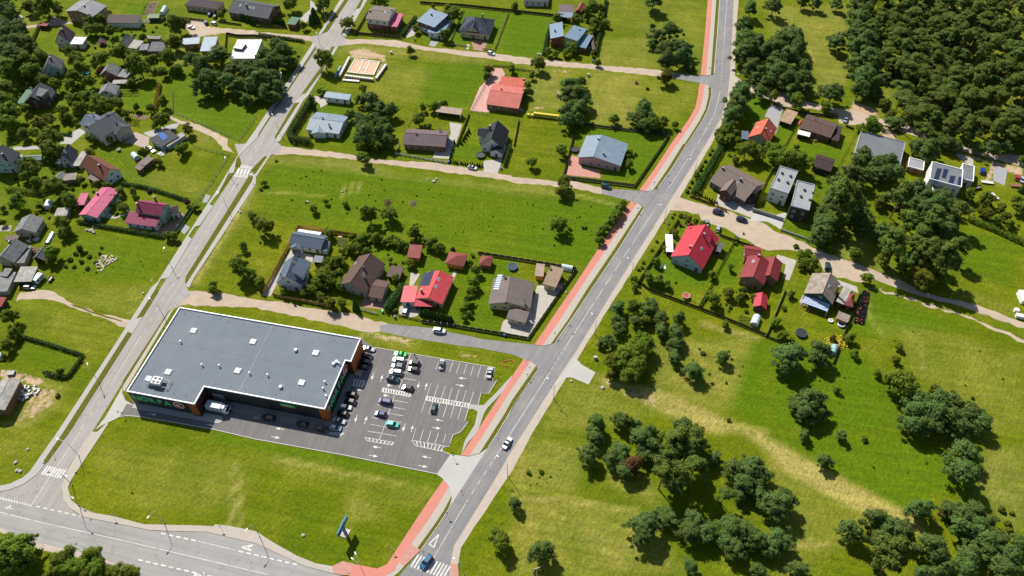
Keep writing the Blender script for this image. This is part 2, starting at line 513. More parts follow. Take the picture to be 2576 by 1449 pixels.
# ================================================================ ROADS
def ROADM(name, col, ang, stain):
    """asphalt with wheel-polished lanes along the street and fine cracks"""
    m, t, b = nodes(name)
    pos = N(t, 'NewGeometry').outputs['Position']
    mp = N(t, 'Mapping')
    mp.vector_type = 'TEXTURE'
    mp.inputs['Rotation'].default_value = (0, 0, ang)
    mp.inputs['Scale'].default_value = (55, 1.33, 1)
    t.links.new(pos, mp.inputs['Vector'])
    n1, n2 = noise(t, mp.outputs[0], 1.0, 3, .55), noise(t, pos, 3.5, 4, .7)
    n3 = noise(t, pos, .12, 5, .65)
    c = mixc(t, rmap(t, n3, .46, .66), (*col, 1), (*stain, 1))
    c = mixc(t, 1.0, c, rmap(t, n1, .33, .67, .90, 1.09), 'MULTIPLY')
    c = mixc(t, 1.0, c, rmap(t, n2, .3, .7, .90, 1.10), 'MULTIPLY')
    vo = N(t, 'TexVoronoi', feature='DISTANCE_TO_EDGE')
    vo.inputs['Scale'].default_value = .11
    wv = N(t, 'VectorMath', operation='ADD')
    nz = N(t, 'TexNoise'); nz.inputs['Scale'].default_value = .6
    t.links.new(pos, nz.inputs['Vector']); t.links.new(pos, wv.inputs[0])
    sc = N(t, 'VectorMath', operation='SCALE'); sc.inputs['Scale'].default_value = 3.0
    t.links.new(nz.outputs['Color'], sc.inputs[0]); t.links.new(sc.outputs[0], wv.inputs[1])
    t.links.new(wv.outputs[0], vo.inputs['Vector'])
    c = mixc(t, mathn(t, 'MULTIPLY', rmap(t, vo.outputs['Distance'], .0, .012, 1, 0), .35), c, (.07, .065, .06, 1))
    t.links.new(c, b.inputs['Base Color'])
    b.inputs['Roughness'].default_value = .88
    b.inputs['Specular IOR Level'].default_value = .3
    return m
ASPH = ROADM('asphalt_grey', (.205, .20, .205), math.radians(60.5), (.245, .235, .222))
ASPH_D = ROADM('asphalt_parking', (.150, .142, .140), math.radians(78), (.172, .162, .158))
ASPH_L = ROADM('asphalt_bleached', (.315, .292, .272), math.radians(79), (.298, .276, .258))
ASPH_M = ROADM('asphalt_main', (.295, .285, .275), math.radians(-13.5), (.265, .255, .245))
SHOULD = M('dusty_shoulder', (.42, .36, .30), .95, .10, .5, .3)
CONC = M('concrete_apron', (.42, .41, .385), .9, .08, .3, .2, stain=(.39, .375, .35))
PAVE = M('paving_grey', (.365, .355, .33), .9, .07, .8, .2, fine=9)
PAVE_B = M('paving_beige', (.40, .36, .305), .9, .09, .8, .2, fine=9)
RED = M('red_cycle_asphalt', (.52, .20, .15), .9, .08, .5, .2, stain=(.48, .19, .145))
REDP = M('red_paving', (.46, .23, .185), .9, .15, .8, .2, fine=9)
BRICKP = M('brown_block_paving', (.33, .19, .14), .9, .18, .8, .2, fine=9)
SAND = M('sandy_track', (.42, .335, .25), .95, .16, .3, .4, stain=(.36, .29, .225))
KERB = M('kerb_concrete', (.5, .48, .45), .9, .1)
VERGE = M('verge_grass', (.10, .105, .012), .95, .3, 1.2, .4, spec=.1, fine=3)
SOIL = M('garden_soil', (.17, .115, .085), .95, .2, 1.2, .5)
PAINT = M('white_paint', (.60, .59, .56), .8, .25, 1.2, stain=(.40, .39, .37))

left_road = sheet('street', QG('D 905,-45 876,0 824,80 801,88 783,93 780,103 793,113 794,122 701.5,262.5 644,350 615,362 590,362 595,377 602,395 606,412 587,442 535,520 482,602 422,695 397,735 327,841 175,1087 122,1158 109,1174 92.5,1194 60,1218 25,1232 -60,1248 -60,1262 80,1275 207,1301 190,1290 175,1277 163,1262 157,1245 156,1227 162,1204 172,1179 210,1114 232,1087 312,957 425,782 436,773 452,764 478,742 470,722 465,708 468,695 620,452 628,437 644,415 662,397 684,388 704,386 708,367 695,354 691,345 741,260 805,172 834,118 868,114 871,98 857,86 908,0 935,-45'), .02, ASPH_L)
bottom_road = sheet('main_road', QG('D -120,1225 0,1252 80,1270 207,1299 375,1333 425,1336 520,1338 644,1367 769,1424 839,1441 859,1449 990,1490 1010,1530 400,1530 300,1420 225,1394 92,1364 0,1327 -120,1290'), .026, ASPH_M)
sheet('road_shoulder', QG('D -120,1278 0,1320 92,1358 225,1388 357,1428 460,1460 460,1485 350,1450 225,1410 100,1382 50,1358 0,1340 -120,1305'), .012, SHOULD, jitter=.25)
right_road = sheet('street', QG('D 1815,-40 1811.7,0 1800.5,140 1795.5,187.5 1789,217 1785.5,250 1773,287.5 1755.5,315 1730.5,362 1655.5,472 1619,522 1493,724.5 1398,859.5 1351.7,932 1288,1031 1256.5,1086.7 1226.5,1124 1135,1262 1059,1384 1014,1437 1004,1449 960,1510 1135,1520 1131,1449 1133,1419 1142,1374 1156.5,1350 1241.5,1212 1288,1132 1320,1083 1398,959 1448,885 1547,724.5 1776,362 1815,295 1830,243 1836.5,180 1846,0 1849,-40'), .022, ASPH)
sheet('road_shoulder', QG('D 1842,-40 1838,0 1828,180 1822,240 1806,290 1766,362 1537,724 1438,885 1388,959 1308,1083 1230,1212 1140,1355 1125,1410 1125,1520 1156,1520 1152.7,1449 1151.5,1419 1159,1377 1226,1277 1290,1180 1340.5,1087 1424,949.5 1451.7,904.5 1528,779.5 1564,724.5 1688,527 1710.5,495 1788,366 1818,305 1835,250 1847,222 1873,207 1849,190 1850.5,100 1858,0 1861,-40'), .014, SHOULD, jitter=.12)
sheet('side_road_apron', QG('22 640,690 655,720 700,770 840,850 770,970 600,900 545,900 480,935 400,1000'), .018, CONC)
sheet('side_road_apron', QG('02 1060,1300 1230,1000 1230,1060 1262,1130 1365,1185 1280,1165 1210,1292 1090,1352 930,1460'), .03, CONC)
sheet('side_road_apron', QG('13 1955,225 2140,247 2250,217 2330,155 2420,20 1940,770 1965,700 1965,640 1945,565 1890,470 1822,422'), .03, CONC)
sheet('side_road_apron', QG('21 1110,458 1290,472 1345,478 1420,468 1475,436 1500,470 1340,640 1310,625 1260,595 1200,580 1080,548 900,500 900,450'), .03, ASPH)
sheet('side_road_apron', QG('20 1620,738 1900,762 1950,764 2025,752 2060,770 2030,890 2000,880 1985,868 1940,852 1890,836 1640,790'), .03, ASPH)
sheet('side_road_apron', QG('22 0,548 60,553 240,572 310,580 390,568 440,542 500,500 330,780 255,830 245,782 185,740 120,715 0,668 12 2300,615 2320,520'), .03, ASPH)
sheet('side_road', QG('12 1240,380 1330,362 1780,405 2310,520 2576,547 2576,655 2200,600 1600,512 1250,440'), .02, ASPH, jitter=.15)
# unpaved tracks
def track(s, seed, j=.45): return sheet('dirt_track', QG(s), .008 + .0008 * seed, SAND, jitter=j, step=2.2, seed=seed)
track('00 1850,212 2040,200 2110,290 2300,285 2576,312 10 0,320 560,362 640,350 620,420 540,410 350,395 0,362 00 2576,356 2200,330 1930,385 1905,322 1840,260', 1)
track('10 850,392 1400,402 1500,430 1780,480 2130,512 2576,562 20 0,567 700,640 1500,706 1700,742 1650,792 1300,750 750,690 0,637 10 2576,627 2340,592 1600,492 1100,442 850,455', 2)
track('11 235,18 600,60 1000,113 1150,150 1780,190 1950,215 2576,320 21 0,330 430,380 600,372 900,440 1000,520 640,450 430,425 0,386 11 2576,376 1700,252 1160,186 1000,160 500,110 160,104', 3)
track('02 1850,20 2050,28 2576,110 12 170,130 700,230 1000,262 1200,330 1340,362 1250,440 1100,440 900,390 600,332 0,200 02 2400,195 1900,172 1780,180', 4)
track('21 1600,540 1690,540 1800,582 2050,640 2270,710 2576,812 31 60,870 130,900 350,985 450,1040 850,1190 1370,1390 1480,1449 32 1500,30 2080,160 2576,350 2576,412 2000,205 1650,112 1280,-5 31 1050,1350 930,1390 700,1340 560,1282 520,1165 450,1105 200,1065 0,1078 21 2400,992 2150,852 1900,762 1880,710 1700,672 1590,662', 5)
track('20 2200,780 2340,828 2576,900 30 150,940 400,1020 600,1080 840,1110 1090,1185 1580,1312 1900,1400 31 2000,40 2576,120 2576,230 1900,60 30 1650,1405 1400,1342 1120,1245 900,1262 720,1240 700,1152 430,1092 120,1062 0,1000 20 2500,960 2250,890 2190,860', 6)
track('02 200,45 450,12 560,42 720,150 1010,260 1310,322 1255,405 1000,292 700,187 480,112 200,115 160,140', 7)
sheet('track_grass_strip', QG('02 705,158 760,175 1010,262 1230,330 1215,342 1000,276 740,185'), .03, VERGE, jitter=.2)
track('00 1670,1130 1780,1200 2000,1255 2300,1395 01 2290,20 2360,100 2250,55 00 2150,1385 1900,1270 1740,1215', 8)
track('32 1060,-5 1400,92 1900,248 2200,352 2576,530 2576,560 2150,366 1860,256 1380,110 1040,5', 9, .9)
# kerbed strips along the left street : footpaths, grass verges
def path(s, m=PAVE, z=.14, nm='footpath'): return sheet(nm, QG(s), z, m, base=0.0)
def verge(s, z=.13): return sheet('verge', QG(s), z, VERGE, base=0.0)
path('10 870,-60 845,0 625,352 660,340 888,0 912,-60')
verge('10 893,-50 888,0 664,338 690,328 722,306 930,0 952,-50')
path('10 575,432 0,1300 00 2470,1449 01 2390,122 2180,470 2030,690 1760,1115 1590,1385 1520,1449 02 1315,322 1190,520 580,1449 03 300,400 230,460 100,522 0,541 -200,560 -200,630 0,600 100,580 240,525 370,430 448,330 440,292 02 640,1449 1288,440 1330,462 1440,290 1372,312 1567,10 01 1620,1360 1700,1345 1930,955 1895,930 1965,832 2008,822 2145,625 2108,608 2175,520 2190,512 2300,300 2350,292 2365,240 2378,160 2395,130 10 0,1400 10,1390 30,1340 120,1200 205,1058 225,1045 595,470 600,452')
verge('10 600,470 607,485 235,1050 200,1055 225,1040')
verge('10 158,1145 168,1150 8,1390 -20,1390')
verge('01 2385,155 2415,140 2428,190 2415,232 2375,232 2368,200')
verge('01 2300,300 2350,296 2195,513 2172,516')
verge('01 2106,613 2142,627 2005,824 1964,830')
verge('01 1895,934 1927,957 1693,1343 1628,1346')
verge('02 1565,13 1594,40 1434,298 1370,311')
verge('02 1290,438 1326,466 700,1449 03 480,300 450,318 438,290 640,0')
path('10 1145,-60 1120,0 905,372 880,362 868,350 990,160 965,152 1015,90 1045,85 1082,0 1100,-60')
verge('10 1090,-60 1080,0 1042,84 1014,86 1055,0 1075,-60')
verge('10 990,156 880,352 862,346 860,330 965,154')
path('10 835,460 530,958 480,1010 240,1422 205,1430 200,1400 438,1030 385,1040 470,946 498,945 680,702 790,478')
verge('10 775,478 795,474 682,700 500,944 470,946 648,690')
verge('10 386,1040 440,1030 242,1375 212,1425 192,1400 190,1375')
path('11 120,122 150,110 0,335 01 2575,405 1950,1355 1905,1449 1865,1425 1905,1362 2535,378 2548,335 2530,310 2576,300')
verge('01 2500,335 2540,330 2532,380 1905,1360 1882,1412 1866,1395 1878,1332')
verge('11 80,130 100,125 5,250 -60,300 -40,250')
path('02 1810,182 1750,212 1262,1032 1245,1045 1234,1010 1240,985 1700,250 1740,205 1790,176', PAVE_B)
verge('02 1738,207 1712,252 1252,1000 1240,1010 1230,985 1238,935 1692,240')
verge('02 1272,1068 1340,1150 1335,1168 1290,1140 1252,1105')
path('02 980,1449 1082,1352 1088,1372 03 720,480 684,560 720,690 800,752 930,812 1150,850 1450,930 1700,936 2000,942 2145,950 2170,930 2330,950 2576,1000 13 170,1110 420,1250 600,1322 770,1352 780,1425 500,1352 0,1122 03 2080,1006 1700,996 1500,986 830,852 700,760 640,680 625,560 650,470 690,372 842,108 925,0', PAVE_B)
verge('02 1022,1385 1080,1356 03 730,330 690,372 700,345 845,105 930,0')
sheet('footpath', QG('13 770,1352 870,1300 985,1326 960,1440 860,1440 780,1425'), .144, REDP, base=0.0)
# right street : red cycle path, grey footpath, verge
def three(a, b, c, d, e):
    """edges of the strips, outermost first, as traced polylines"""
    A, B, C_, D_, E_ = [QG(x) for x in (a, b, c, d, e)]
    sheet('cycle_path', A + B[::-1], .14, RED, base=0.0)
    sheet('footpath', B + C_[::-1], .137, PAVE_B, base=0.0)
    sheet('verge', C_ + D_[::-1], .13, VERGE, base=0.0)
    sheet('kerb', D_ + E_[::-1], .15, KERB, base=0.0)
three('20 1976,-80 1970,0 1935,400 1898,758', '20 2020,-80 2015,0 1985,400 1950,762', '20 2060,-80 2055,0 2030,350 2000,756', '20 2092,-80 2087,0 2062,350 2030,740', '20 2098,-80 2093,0 2068,350 2036,740')
three('20 1888,838 1870,960 1845,1080 1780,1200 1600,1449 21 1600,0 1440,245 1280,468', '20 1942,852 1925,970 1890,1100 1830,1210 1668,1449 21 1660,0 1500,245 1345,476', '20 1985,872 1975,980 1945,1100 1890,1210 1738,1449 21 1722,0 1570,245 1418,468', '20 2008,890 2000,990 1968,1110 1912,1220 1764,1449 21 1760,0 1610,245 1466,440', '20 2013,888 2005,990 1974,1110 1918,1220 1770,1449 21 1766,0 1616,247 1472,440')
three('21 1198,578 900,1010 612,1449 22 400,310 225,574', '21 1260,596 980,1010 690,1449 22 490,310 310,580', '21 1308,632 1040,1040 763,1449 22 570,310 390,567', '21 1322,656 1080,1045 808,1449 22 620,280 437,542', '21 1328,660 1086,1048 815,1449 22 626,282 443,544')
three('22 118,714 0,892 12 2400,1170 2220,1449 13 2065,236', '22 186,740 0,1015 12 2490,1150 2308,1449 13 2142,244', '22 244,782 0,1130 12 2500,1270 2385,1449 13 2250,214', '22 258,826 0,1205 12 2540,1270 2440,1440 13 2335,152', '22 263,829 0,1211 12 2547,1272 2447,1442 13 2340,156')
three('13 1886,482 1730,705 1600,900 1320,1330', '13 1942,550 1760,850 1560,1130 1440,1310', '13 1966,645 1890,790 1790,940 1622,1172', '13 1962,700 1940,770 1830,940 1655,1192', '13 1969,702 1947,773 1836,943 1661,1196')
sheet('cycle_path', QG('13 1320,1330 1440,1310 1390,1395 1300,1449 1260,1500 900,1500 935,1449 960,1326 1100,1352 1220,1376'), .14, RED, base=0.0)
sheet('footpath', QG('13 1555,1128 1656,1190 1492,1352 1440,1310'), .142, REDP, base=0.0)
sheet('footpath', QG('13 1440,1310 1492,1352 1440,1410 1330,1500 1262,1500 1302,1449 1392,1396'), .139, PAVE_B, base=0.0)
sheet('footpath', QG('13 1955,1325 2030,1325 2045,1500 1965,1500'), .1, REDP, base=0.0)
# footpath from the car park to the street
path('12 2150,1172 2290,1180 2440,1030 2576,880 2576,935 2440,1090 2335,1200 2295,1260 2230,1449 13 2130,110 2065,236 2100,90 2180,-40 12 2200,1380 2230,1245 2190,1220 2140,1216', PAVE, .1)
# ================================================================ CAR PARK AND PAINTED MARKINGS
parking = sheet('car_park', QG('12 1195,602 1600,672 2408,806 2376,925 2420,932 2340,1062 2262,1056 2232,1182 2145,1178 2140,1216 2105,1336 2140,1342 2062,1449 13 1982,36 1942,150 1885,155 1872,190 1955,225 1822,422 0,72 02 2140,1424 1700,1345 1420,1300 1290,1290 1205,1294 1275,1165 1365,1188 1330,1130 1900,600 12 1020,480'), .034, ASPH_D)
# kerb round the car park
def kerb(s, w=.22, z=.17): return sheet('kerb', strip_pts(QG(s), w), z, KERB, base=0.0)
kerb('12 1195,600 1600,670 2410,804 2378,924 2423,930 2342,1065 2264,1059 2234,1184')
kerb('12 2138,1216 2102,1338 2137,1345 2060,1449 13 1980,34 1940,150 1885,153 1870,172 1872,192 1955,228')
kerb('02 1090,1352 1210,1294 1290,1286 1420,1298 1700,1343 2140,1422 13 0,74 900,236 1822,424 1880,465 1915,512')
N_MARK = [0]
def line(par, p, q, w=.14, z=.041, nm='painted_line'):
    return sheet(nm, strip_pts([p, q], w), z, PAINT, par, kind=None)
def lines(par, s, w=.14, z=.041, nm='painted_line'):
    P = QG(s)
    for a, b in zip(P[::2], P[1::2]): line(par, a, b, w, z, nm)
def poly_mark(par, pts, z=.041, nm='painted_line'):
    return sheet(nm, pts, z, PAINT, par, kind=None)
lines(parking, '12 1130,655 1205,668 1085,712 1160,726 1010,772 1135,790 990,822 1118,842 880,1122 1000,1140 900,1185 985,1200 900,1250 972,1263 880,1318 945,1329 830,1385 918,1397')
lines(parking, '12 1555,665 1440,1010 1395,1080 1272,1449 13 1270,0 1241,78', .16)
lines(parking, '12 1505,718 1540,725 1560,725 1670,745 1500,790 1530,795 1490,850 1570,862 1470,907 1608,929 1300,935 1450,968 1385,1130 1527,1156 1217,1172 1360,1196 1366,1197 1505,1222 1325,1258 1483,1287 1168,1303 1310,1326 1316,1327 1460,1355 1143,1370 1437,1423 1120,1440 1200,1454 13 1180,-2 1412,42')
lines(parking, '12 1760,962 1663,1255 1833,975 1738,1270 1903,990 1810,1285 1975,1003 1882,1300 2045,1016 1955,1312 2115,1028 2030,1325 2190,1042 2130,1235')
lines(parking, '12 1835,742 1808,820 1912,730 1882,825 1980,742 1948,848 2050,755 2017,860 2120,767 2088,872 2190,780 2158,886 2260,792 2229,897 2330,802 2302,910')
lines(parking, '12 1610,1410 13 1566,100 12 1685,1424 13 1648,95 12 1760,1437 13 1725,106 13 1837,8 1800,120 1910,18 1884,108')
def zebra(par, s, n, z=.041, fill=.52, border=True):
    a, b, c, d = QG(s)          # a,b one long side ; d,c the other
    for k in range(n):
        t0 = (k + .5 - fill / 2) / n
        t1 = (k + .5 + fill / 2) / n
        poly_mark(par, [a.lerp(b, t0), a.lerp(b, t1), d.lerp(c, t1), d.lerp(c, t0)], z, 'zebra_stripe')
    if border:
        line(par, a, b, .22, z + .005); line(par, d, c, .22, z + .005)
        line(par, a.lerp(d, .06), d.lerp(a, .06), .22, z + .009); line(par, b.lerp(c, .06), c.lerp(b, .06), .22, z + .009)
zebra(parking, '12 1275,1003 1562,1060 1550,1094 1266,1045', 11)
zebra(parking, '12 1715,1088 2150,1165 2143,1204 1705,1128', 16)
zebra(parking, '12 950,910 1104,935 1080,1000 935,975', 5)
zebra(parking, '12 0,1258 50,1268 30,1325 -40,1308', 3, border=False)
def hatch(s, n, lean=.5):
    P = QG(s)
    for k in range(len(P)): line(parking, P[k], P[(k + 1) % len(P)], .16, .0405 + .0007 * k)
    a, b, c, d = P[0], P[1], P[2], P[-1]
    for k in range(n):
        t = (k + .6) / n
        line(parking, a.lerp(b, min(1, t + lean / n)), d.lerp(c, t), .3, .048)
hatch('13 1095,55 1385,105 1372,132 1120,88', 7)
hatch('13 1568,84 1892,140 1872,194 1610,140', 8)
hatch('13 720,0 885,12 855,36 720,15', 4)
def arrow(par, tail, head, z=.041):
    a, b = tail, head
    d = (b - a)
    L = d.length
    d.normalize()
    n = Vector((-d.y, d.x, 0))
    w, hw, hl = .1, .5, min(1.7, L * .5)
    m = b - d * hl
    poly_mark(par, [a - n * w, m - n * w, m - n * hw, b, m + n * hw, m + n * w, a + n * w], z, 'painted_arrow')
for s in ('12 1185,855 1162,927', '12 1250,947 1276,873', '12 1645,940 1625,1012', '12 1700,1027 1721,953', '12 2122,914 2034,904', '12 2010,972 2100,988',
          '12 1018,1275 995,1354', '12 1090,1371 1119,1288', '12 1501,1364 1475,1447', '12 1562,1449 1579,1383', '12 1886,1338 1801,1323', '12 1774,1403 1860,1416',
          '12 283,1423 195,1410', '13 153,46 244,63', '13 1261,161 1169,145', '13 1135,233 1228,248', '13 1761,263 1667,243', '13 1634,337 1729,354', '02 1493,1264 1577,1276', '02 2073,1373 2152,1386'):
    arrow(parking, *QG(s))
for s in ('12 1335,980', '12 1300,1080', '12 1018,1024'):       # disabled-bay symbol: ring and bar
    c = QG(s)[0]
    ring = [c + Vector((math.cos(k * .628), math.sin(k * .628), 0)) * .55 for k in range(10)]
    poly_mark(parking, [c + (p - c) * 1.0 for p in ring], .0415, 'bay_symbol')
    line(parking, c + Vector((.5, -.1, 0)), c + Vector((1.3, -.3, 0)), .3, .043, 'bay_symbol')
# street lines
def dashed(par, s, dash, gap, w=.14, z=.032):
    a, b = QG(s)
    L = (b - a).length
    d = (b - a).normalized()
    x = 0
    while x < L:
        line(par, a + d * x, a + d * min(L, x + dash), w, z, 'lane_dash')
        x += dash + gap
dashed(left_road, '02 812,1430 1080,1025', 2.2, 2.6)
dashed(left_road, '02 1440,450 1705,5', 2.2, 2.6)
dashed(left_road, '01 1725,1440 2075,870', 2.2, 2.6)
dashed(left_road, '01 2215,640 2300,510', 2.2, 2.6)
dashed(left_road, '01 2475,235 2640,-30', 2.2, 3)
dashed(left_road, '10 60,1400 610,620', 2.6, 4.2)
dashed(left_road, '10 745,400 985,0', 2.6, 4.2)
lines(left_road, '03 317,735 497,460 575,350 805,0 02 1110,978 1418,482 01 2100,840 2205,672 2312,500 2418,335', .15, .032, 'lane_line')
dashed(right_road, '20 2130,450 2100,840', 1.2, 1.6, .16)
lines(right_road, '20 2168,-40 2131,440 2095,912 2064,1050 2064,1050 2030,1155 2015,1185 1980,1260 1965,1285 1918,1365 1905,1385 1872,1445 21 1840,40 1788,122 1770,148 1572,452 1415,690 1210,1007 1187,1042 1122,1142 1100,1175 1033,1279 1010,1315 940,1420 22 918,5 847,118 822,152 546,580 365,868 13 2395,275', .15, .034, 'lane_line')
dashed(right_road, '21 1565,462 1420,682', 1.1, 1.3, .16, .036)
dashed(right_road, '22 535,597 370,862', 1.1, 1.3, .16, .036)
dashed(right_road, '13 2378,300 2118,705', 1.6, 2.0, .16, .036)
lines(right_road, '13 2110,720 1785,1270', .15, .036, 'lane_line')
for k in range(11):
    a = Q('13 %d,%d %d,%d %d,%d %d,%d' % (1627 + 32 * k, 1232 + 11.5 * k, 1642 + 32 * k, 1236 + 11.5 * k, 1568 + 32 * k, 1362 + 11.5 * k, 1552 + 32 * k, 1358 + 11.5 * k))
    poly_mark(right_road, [G(*p) for p in a], .033, 'zebra_stripe')
P = QG('13 1838,1032 1742,1128 1790,1162')
for k in range(3): line(right_road, P[k], P[(k + 1) % 3], .35, .032 + .001 * k, 'give_way_triangle')
for k in range(5):
    u = 2400 + 34 * k
    poly_mark(left_road, QG('01 %d,%d %d,%d %d,%d %d,%d' % (u, 243 + 5 * k, u + 17, 246 + 5 * k, u - 8, 303 + 3 * k, u - 26, 300 + 3 * k)), .033, 'zebra_stripe')
for r, (u0, v0, u1, v1) in enumerate(((2425, 218, 2556, 236), (2418, 232, 2550, 250), (2362, 310, 2500, 325), (2355, 322, 2494, 338))):
    for k in range(10):
        t = (k + .5 * (r % 2)) / 10
        c = QG('01 %f,%f' % (u0 + (u1 - u0) * t, v0 + (v1 - v0) * t))[0]
        line(left_road, c + Vector((-.2, -.3, 0)), c + Vector((.15, .3, 0)), .4, .033, 'crossing_square')
for k in range(8):
    u, v = 478 + 25.5 * k, 338 + 5.6 * k
    poly_mark(left_road, QG('03 %f,%f %f,%f %f,%f %f,%f' % (u, v, u + 15, v + 3, u - 50, v + 92, u - 66, v + 88)), .033, 'zebra_stripe')
lines(bottom_road, '03 -60,790 75,828 100,832 310,885 340,890 555,942 570,945 1330,1113 1332,1114 2500,1388 2520,1393 2700,1435 2020,1105 2375,1190', .17, .038, 'lane_line')
for k in range(12):
    a = QG('03 %f,%f %f,%f %f,%f' % (0 + 27 * k, 672 + 6.6 * k, 22 + 27 * k, 678 + 6.6 * k, 8 + 27 * k, 648 + 6.6 * k))
    poly_mark(bottom_road, a, .04, 'give_way_triangle')
dashed(bottom_road, '03 365,748 812,848', 1.3, 1.1, .3, .038)
dashed(bottom_road, '03 1620,1020 2010,1102', 1.5, .9, .4, .038)
dashed(bottom_road, '03 2400,1197 2990,1335', 1.5, .9, .4, .038)
dashed(bottom_road, '03 1390,1285 2150,1460', 1.5, .9, .4, .038)
P = QG('03 45,757 125,772')
arrow(bottom_road, P[1], P[0], .04)
line(bottom_road, *QG('03 90,765 110,735'), .5, .043, 'painted_arrow')
for s in ('03 2435,1160 2545,1140 2530,1190', '03 1950,1440 2060,1425 2030,1480'):            # letter A for the bus bay
    a, b, c = QG(s)
    line(bottom_road, a, b, .5, .038, 'painted_letter'); line(bottom_road, a, c, .5, .0395, 'painted_letter')
    line(bottom_road, a.lerp(b, .66), a.lerp(c, .66), .5, .041, 'painted_letter')
# inspection covers
COVER = M('cast_iron', (.16, .13, .12), .8)
for s in ('21 1417,838', '22 220,916', '22 392,1000', '13 2070,595', '13 2083,632', '13 2266,665', '13 640,160', '13 605,103', '02 1290,1225', '02 1185,1245', '02 2228,1360', '03 915,883', '03 768,1126', '12 1520,1300', '13 1372,266', '20 1350,1500'):
    c = QG(s)[0]
    MB().prism([c + Vector((math.cos(k * .5236), math.sin(k * .5236), 0)) * .38 for k in range(12)], 0.0, .05).build('manhole_cover', COVER, GROUND)

# ================================================================ SUPERMARKET
SA = math.radians(-11.73)
SNW = G(*Q('02 1805,190')[0], 7.7)
EX, EY = Vector((math.cos(SA), math.sin(SA), 0)), Vector((math.sin(SA), -math.cos(SA), 0))
def SL(s, t, z=0.0):
    p = SNW + EX * s + EY * t
    return Vector((p.x, p.y, z))
HW = 7.55
CHAR = M('charcoal_cladding', (.030, .033, .036), .55, .15, .3)
ORANGE = M('orange_cladding', (.42, .105, .025), .6, .1)
WHITE = M('white_trim', (.82, .82, .82), .5, .04)
MEMB = M('roof_membrane', (.138, .162, .190), .85, .10, .25, .15, stain=(.158, .18, .205), fine=3)
GALV2 = M('seam_strip', (.33, .35, .37), .7)
SEAM = M('membrane_seam', (.10, .11, .12), .8)
PLINTH = M('grey_plinth', (.25, .25, .25), .9)
store = thing('supermarket', 'long flat-roofed dark supermarket with white parapet beside the car park', 'supermarket', SL(30, 18))
foot = [(0, 0), (67.6, 0), (67.6, 9.85), (65.6, 9.85), (65.6, 29), (24, 29), (24, 35.75), (0, 35.75)]
MB().prism([SL(*p) for p in foot], 0, HW - .35).build('wall', CHAR, store)
ins = [(.35, .35), (67.25, .35), (67.25, 9.5), (65.25, 9.5), (65.25, 28.65), (23.65, 28.65), (23.65, 35.4), (.35, 35.4)]
roof = sheet('roof', [SL(*p) for p in ins], HW - .32, MEMB, store)
for k in range(8):
    (a, b), (c, d) = foot[k], foot[(k + 1) % 8]
    (e, f), (g, h) = ins[k], ins[(k + 1) % 8]
    MB().prism([SL(a, b), SL(c, d), SL(g, h), SL(e, f)], HW - .36, HW + .12).build('parapet', WHITE, store)
for a, b, w in (((1, 14.8), (65, 15.05), .12), ((35.4, 1), (35.7, 28.4), .10)):
    sheet('membrane_seam', strip_pts([SL(*a), SL(*b)], w), HW - .31, SEAM if w > .11 else GALV2, roof)
for k in range(12):
    s_ = 3.2 + k * 5.4
    sheet('membrane_seam', strip_pts([SL(s_, .5), SL(s_, 28.4)], .03), HW - .314, SEAM, roof)
def wallpanel(name, a, b, z0, z1, mat, out=.06):
    """thin panel fixed to the store wall between plan points a and b"""
    A, B = SL(*a), SL(*b)
    d = (B - A).normalized()
    n = Vector((d.y, -d.x, 0)) * out
    if n.dot((A + B) / 2 - SL(30, 18)) < 0: n = -n
    return MB().prism([A, B, B + n, A + n], z0, z1).build(name, mat, store)
wallpanel('orange_panel', (21.3, 35.75), (24.06, 35.75), .7, HW - .37, ORANGE)
wallpanel('orange_panel', (24, 29), (24, 35.75), .7, HW - .37, ORANGE)
wallpanel('orange_panel', (63.2, 29), (65.66, 29), .3, HW - .37, ORANGE)
wallpanel('orange_panel', (65.6, 26.6), (65.6, 29), .3, HW - .37, ORANGE, .07)
wallpanel('orange_panel', (67.6, 0), (67.6, 9.91), .3, HW - .37, ORANGE)
wallpanel('orange_panel', (65.6, 9.85), (67.66, 9.85), .3, HW - .37, ORANGE, .05)
wallpanel('plinth', (0, 35.75), (21.3, 35.75), 0, .7, PLINTH, .05)
wallpanel('plinth', (24.06, 29), (63.2, 29), 0, .45, PLINTH, .05)
GLASS = M('dark_glass', (.018, .022, .028), .12, .05, spec=.8)
for a, b in ((34, 38.5), (45, 49.5), (54.5, 59)):
    wallpanel('shop_window', (a, 29), (b, 29), .6, 3.2, GLASS, .07)
wallpanel('entrance_door', (65.6, 16), (65.6, 20.5), .05, 3.0, GLASS, .07)
wallpanel('shop_window', (65.6, 21.5), (65.6, 26), .6, 3.0, GLASS, .07)
wallpanel('loading_door', (25.5, 29), (29.5, 29), .4, 4.2, M('door_grey', (.30, .31, .32), .6), .05)
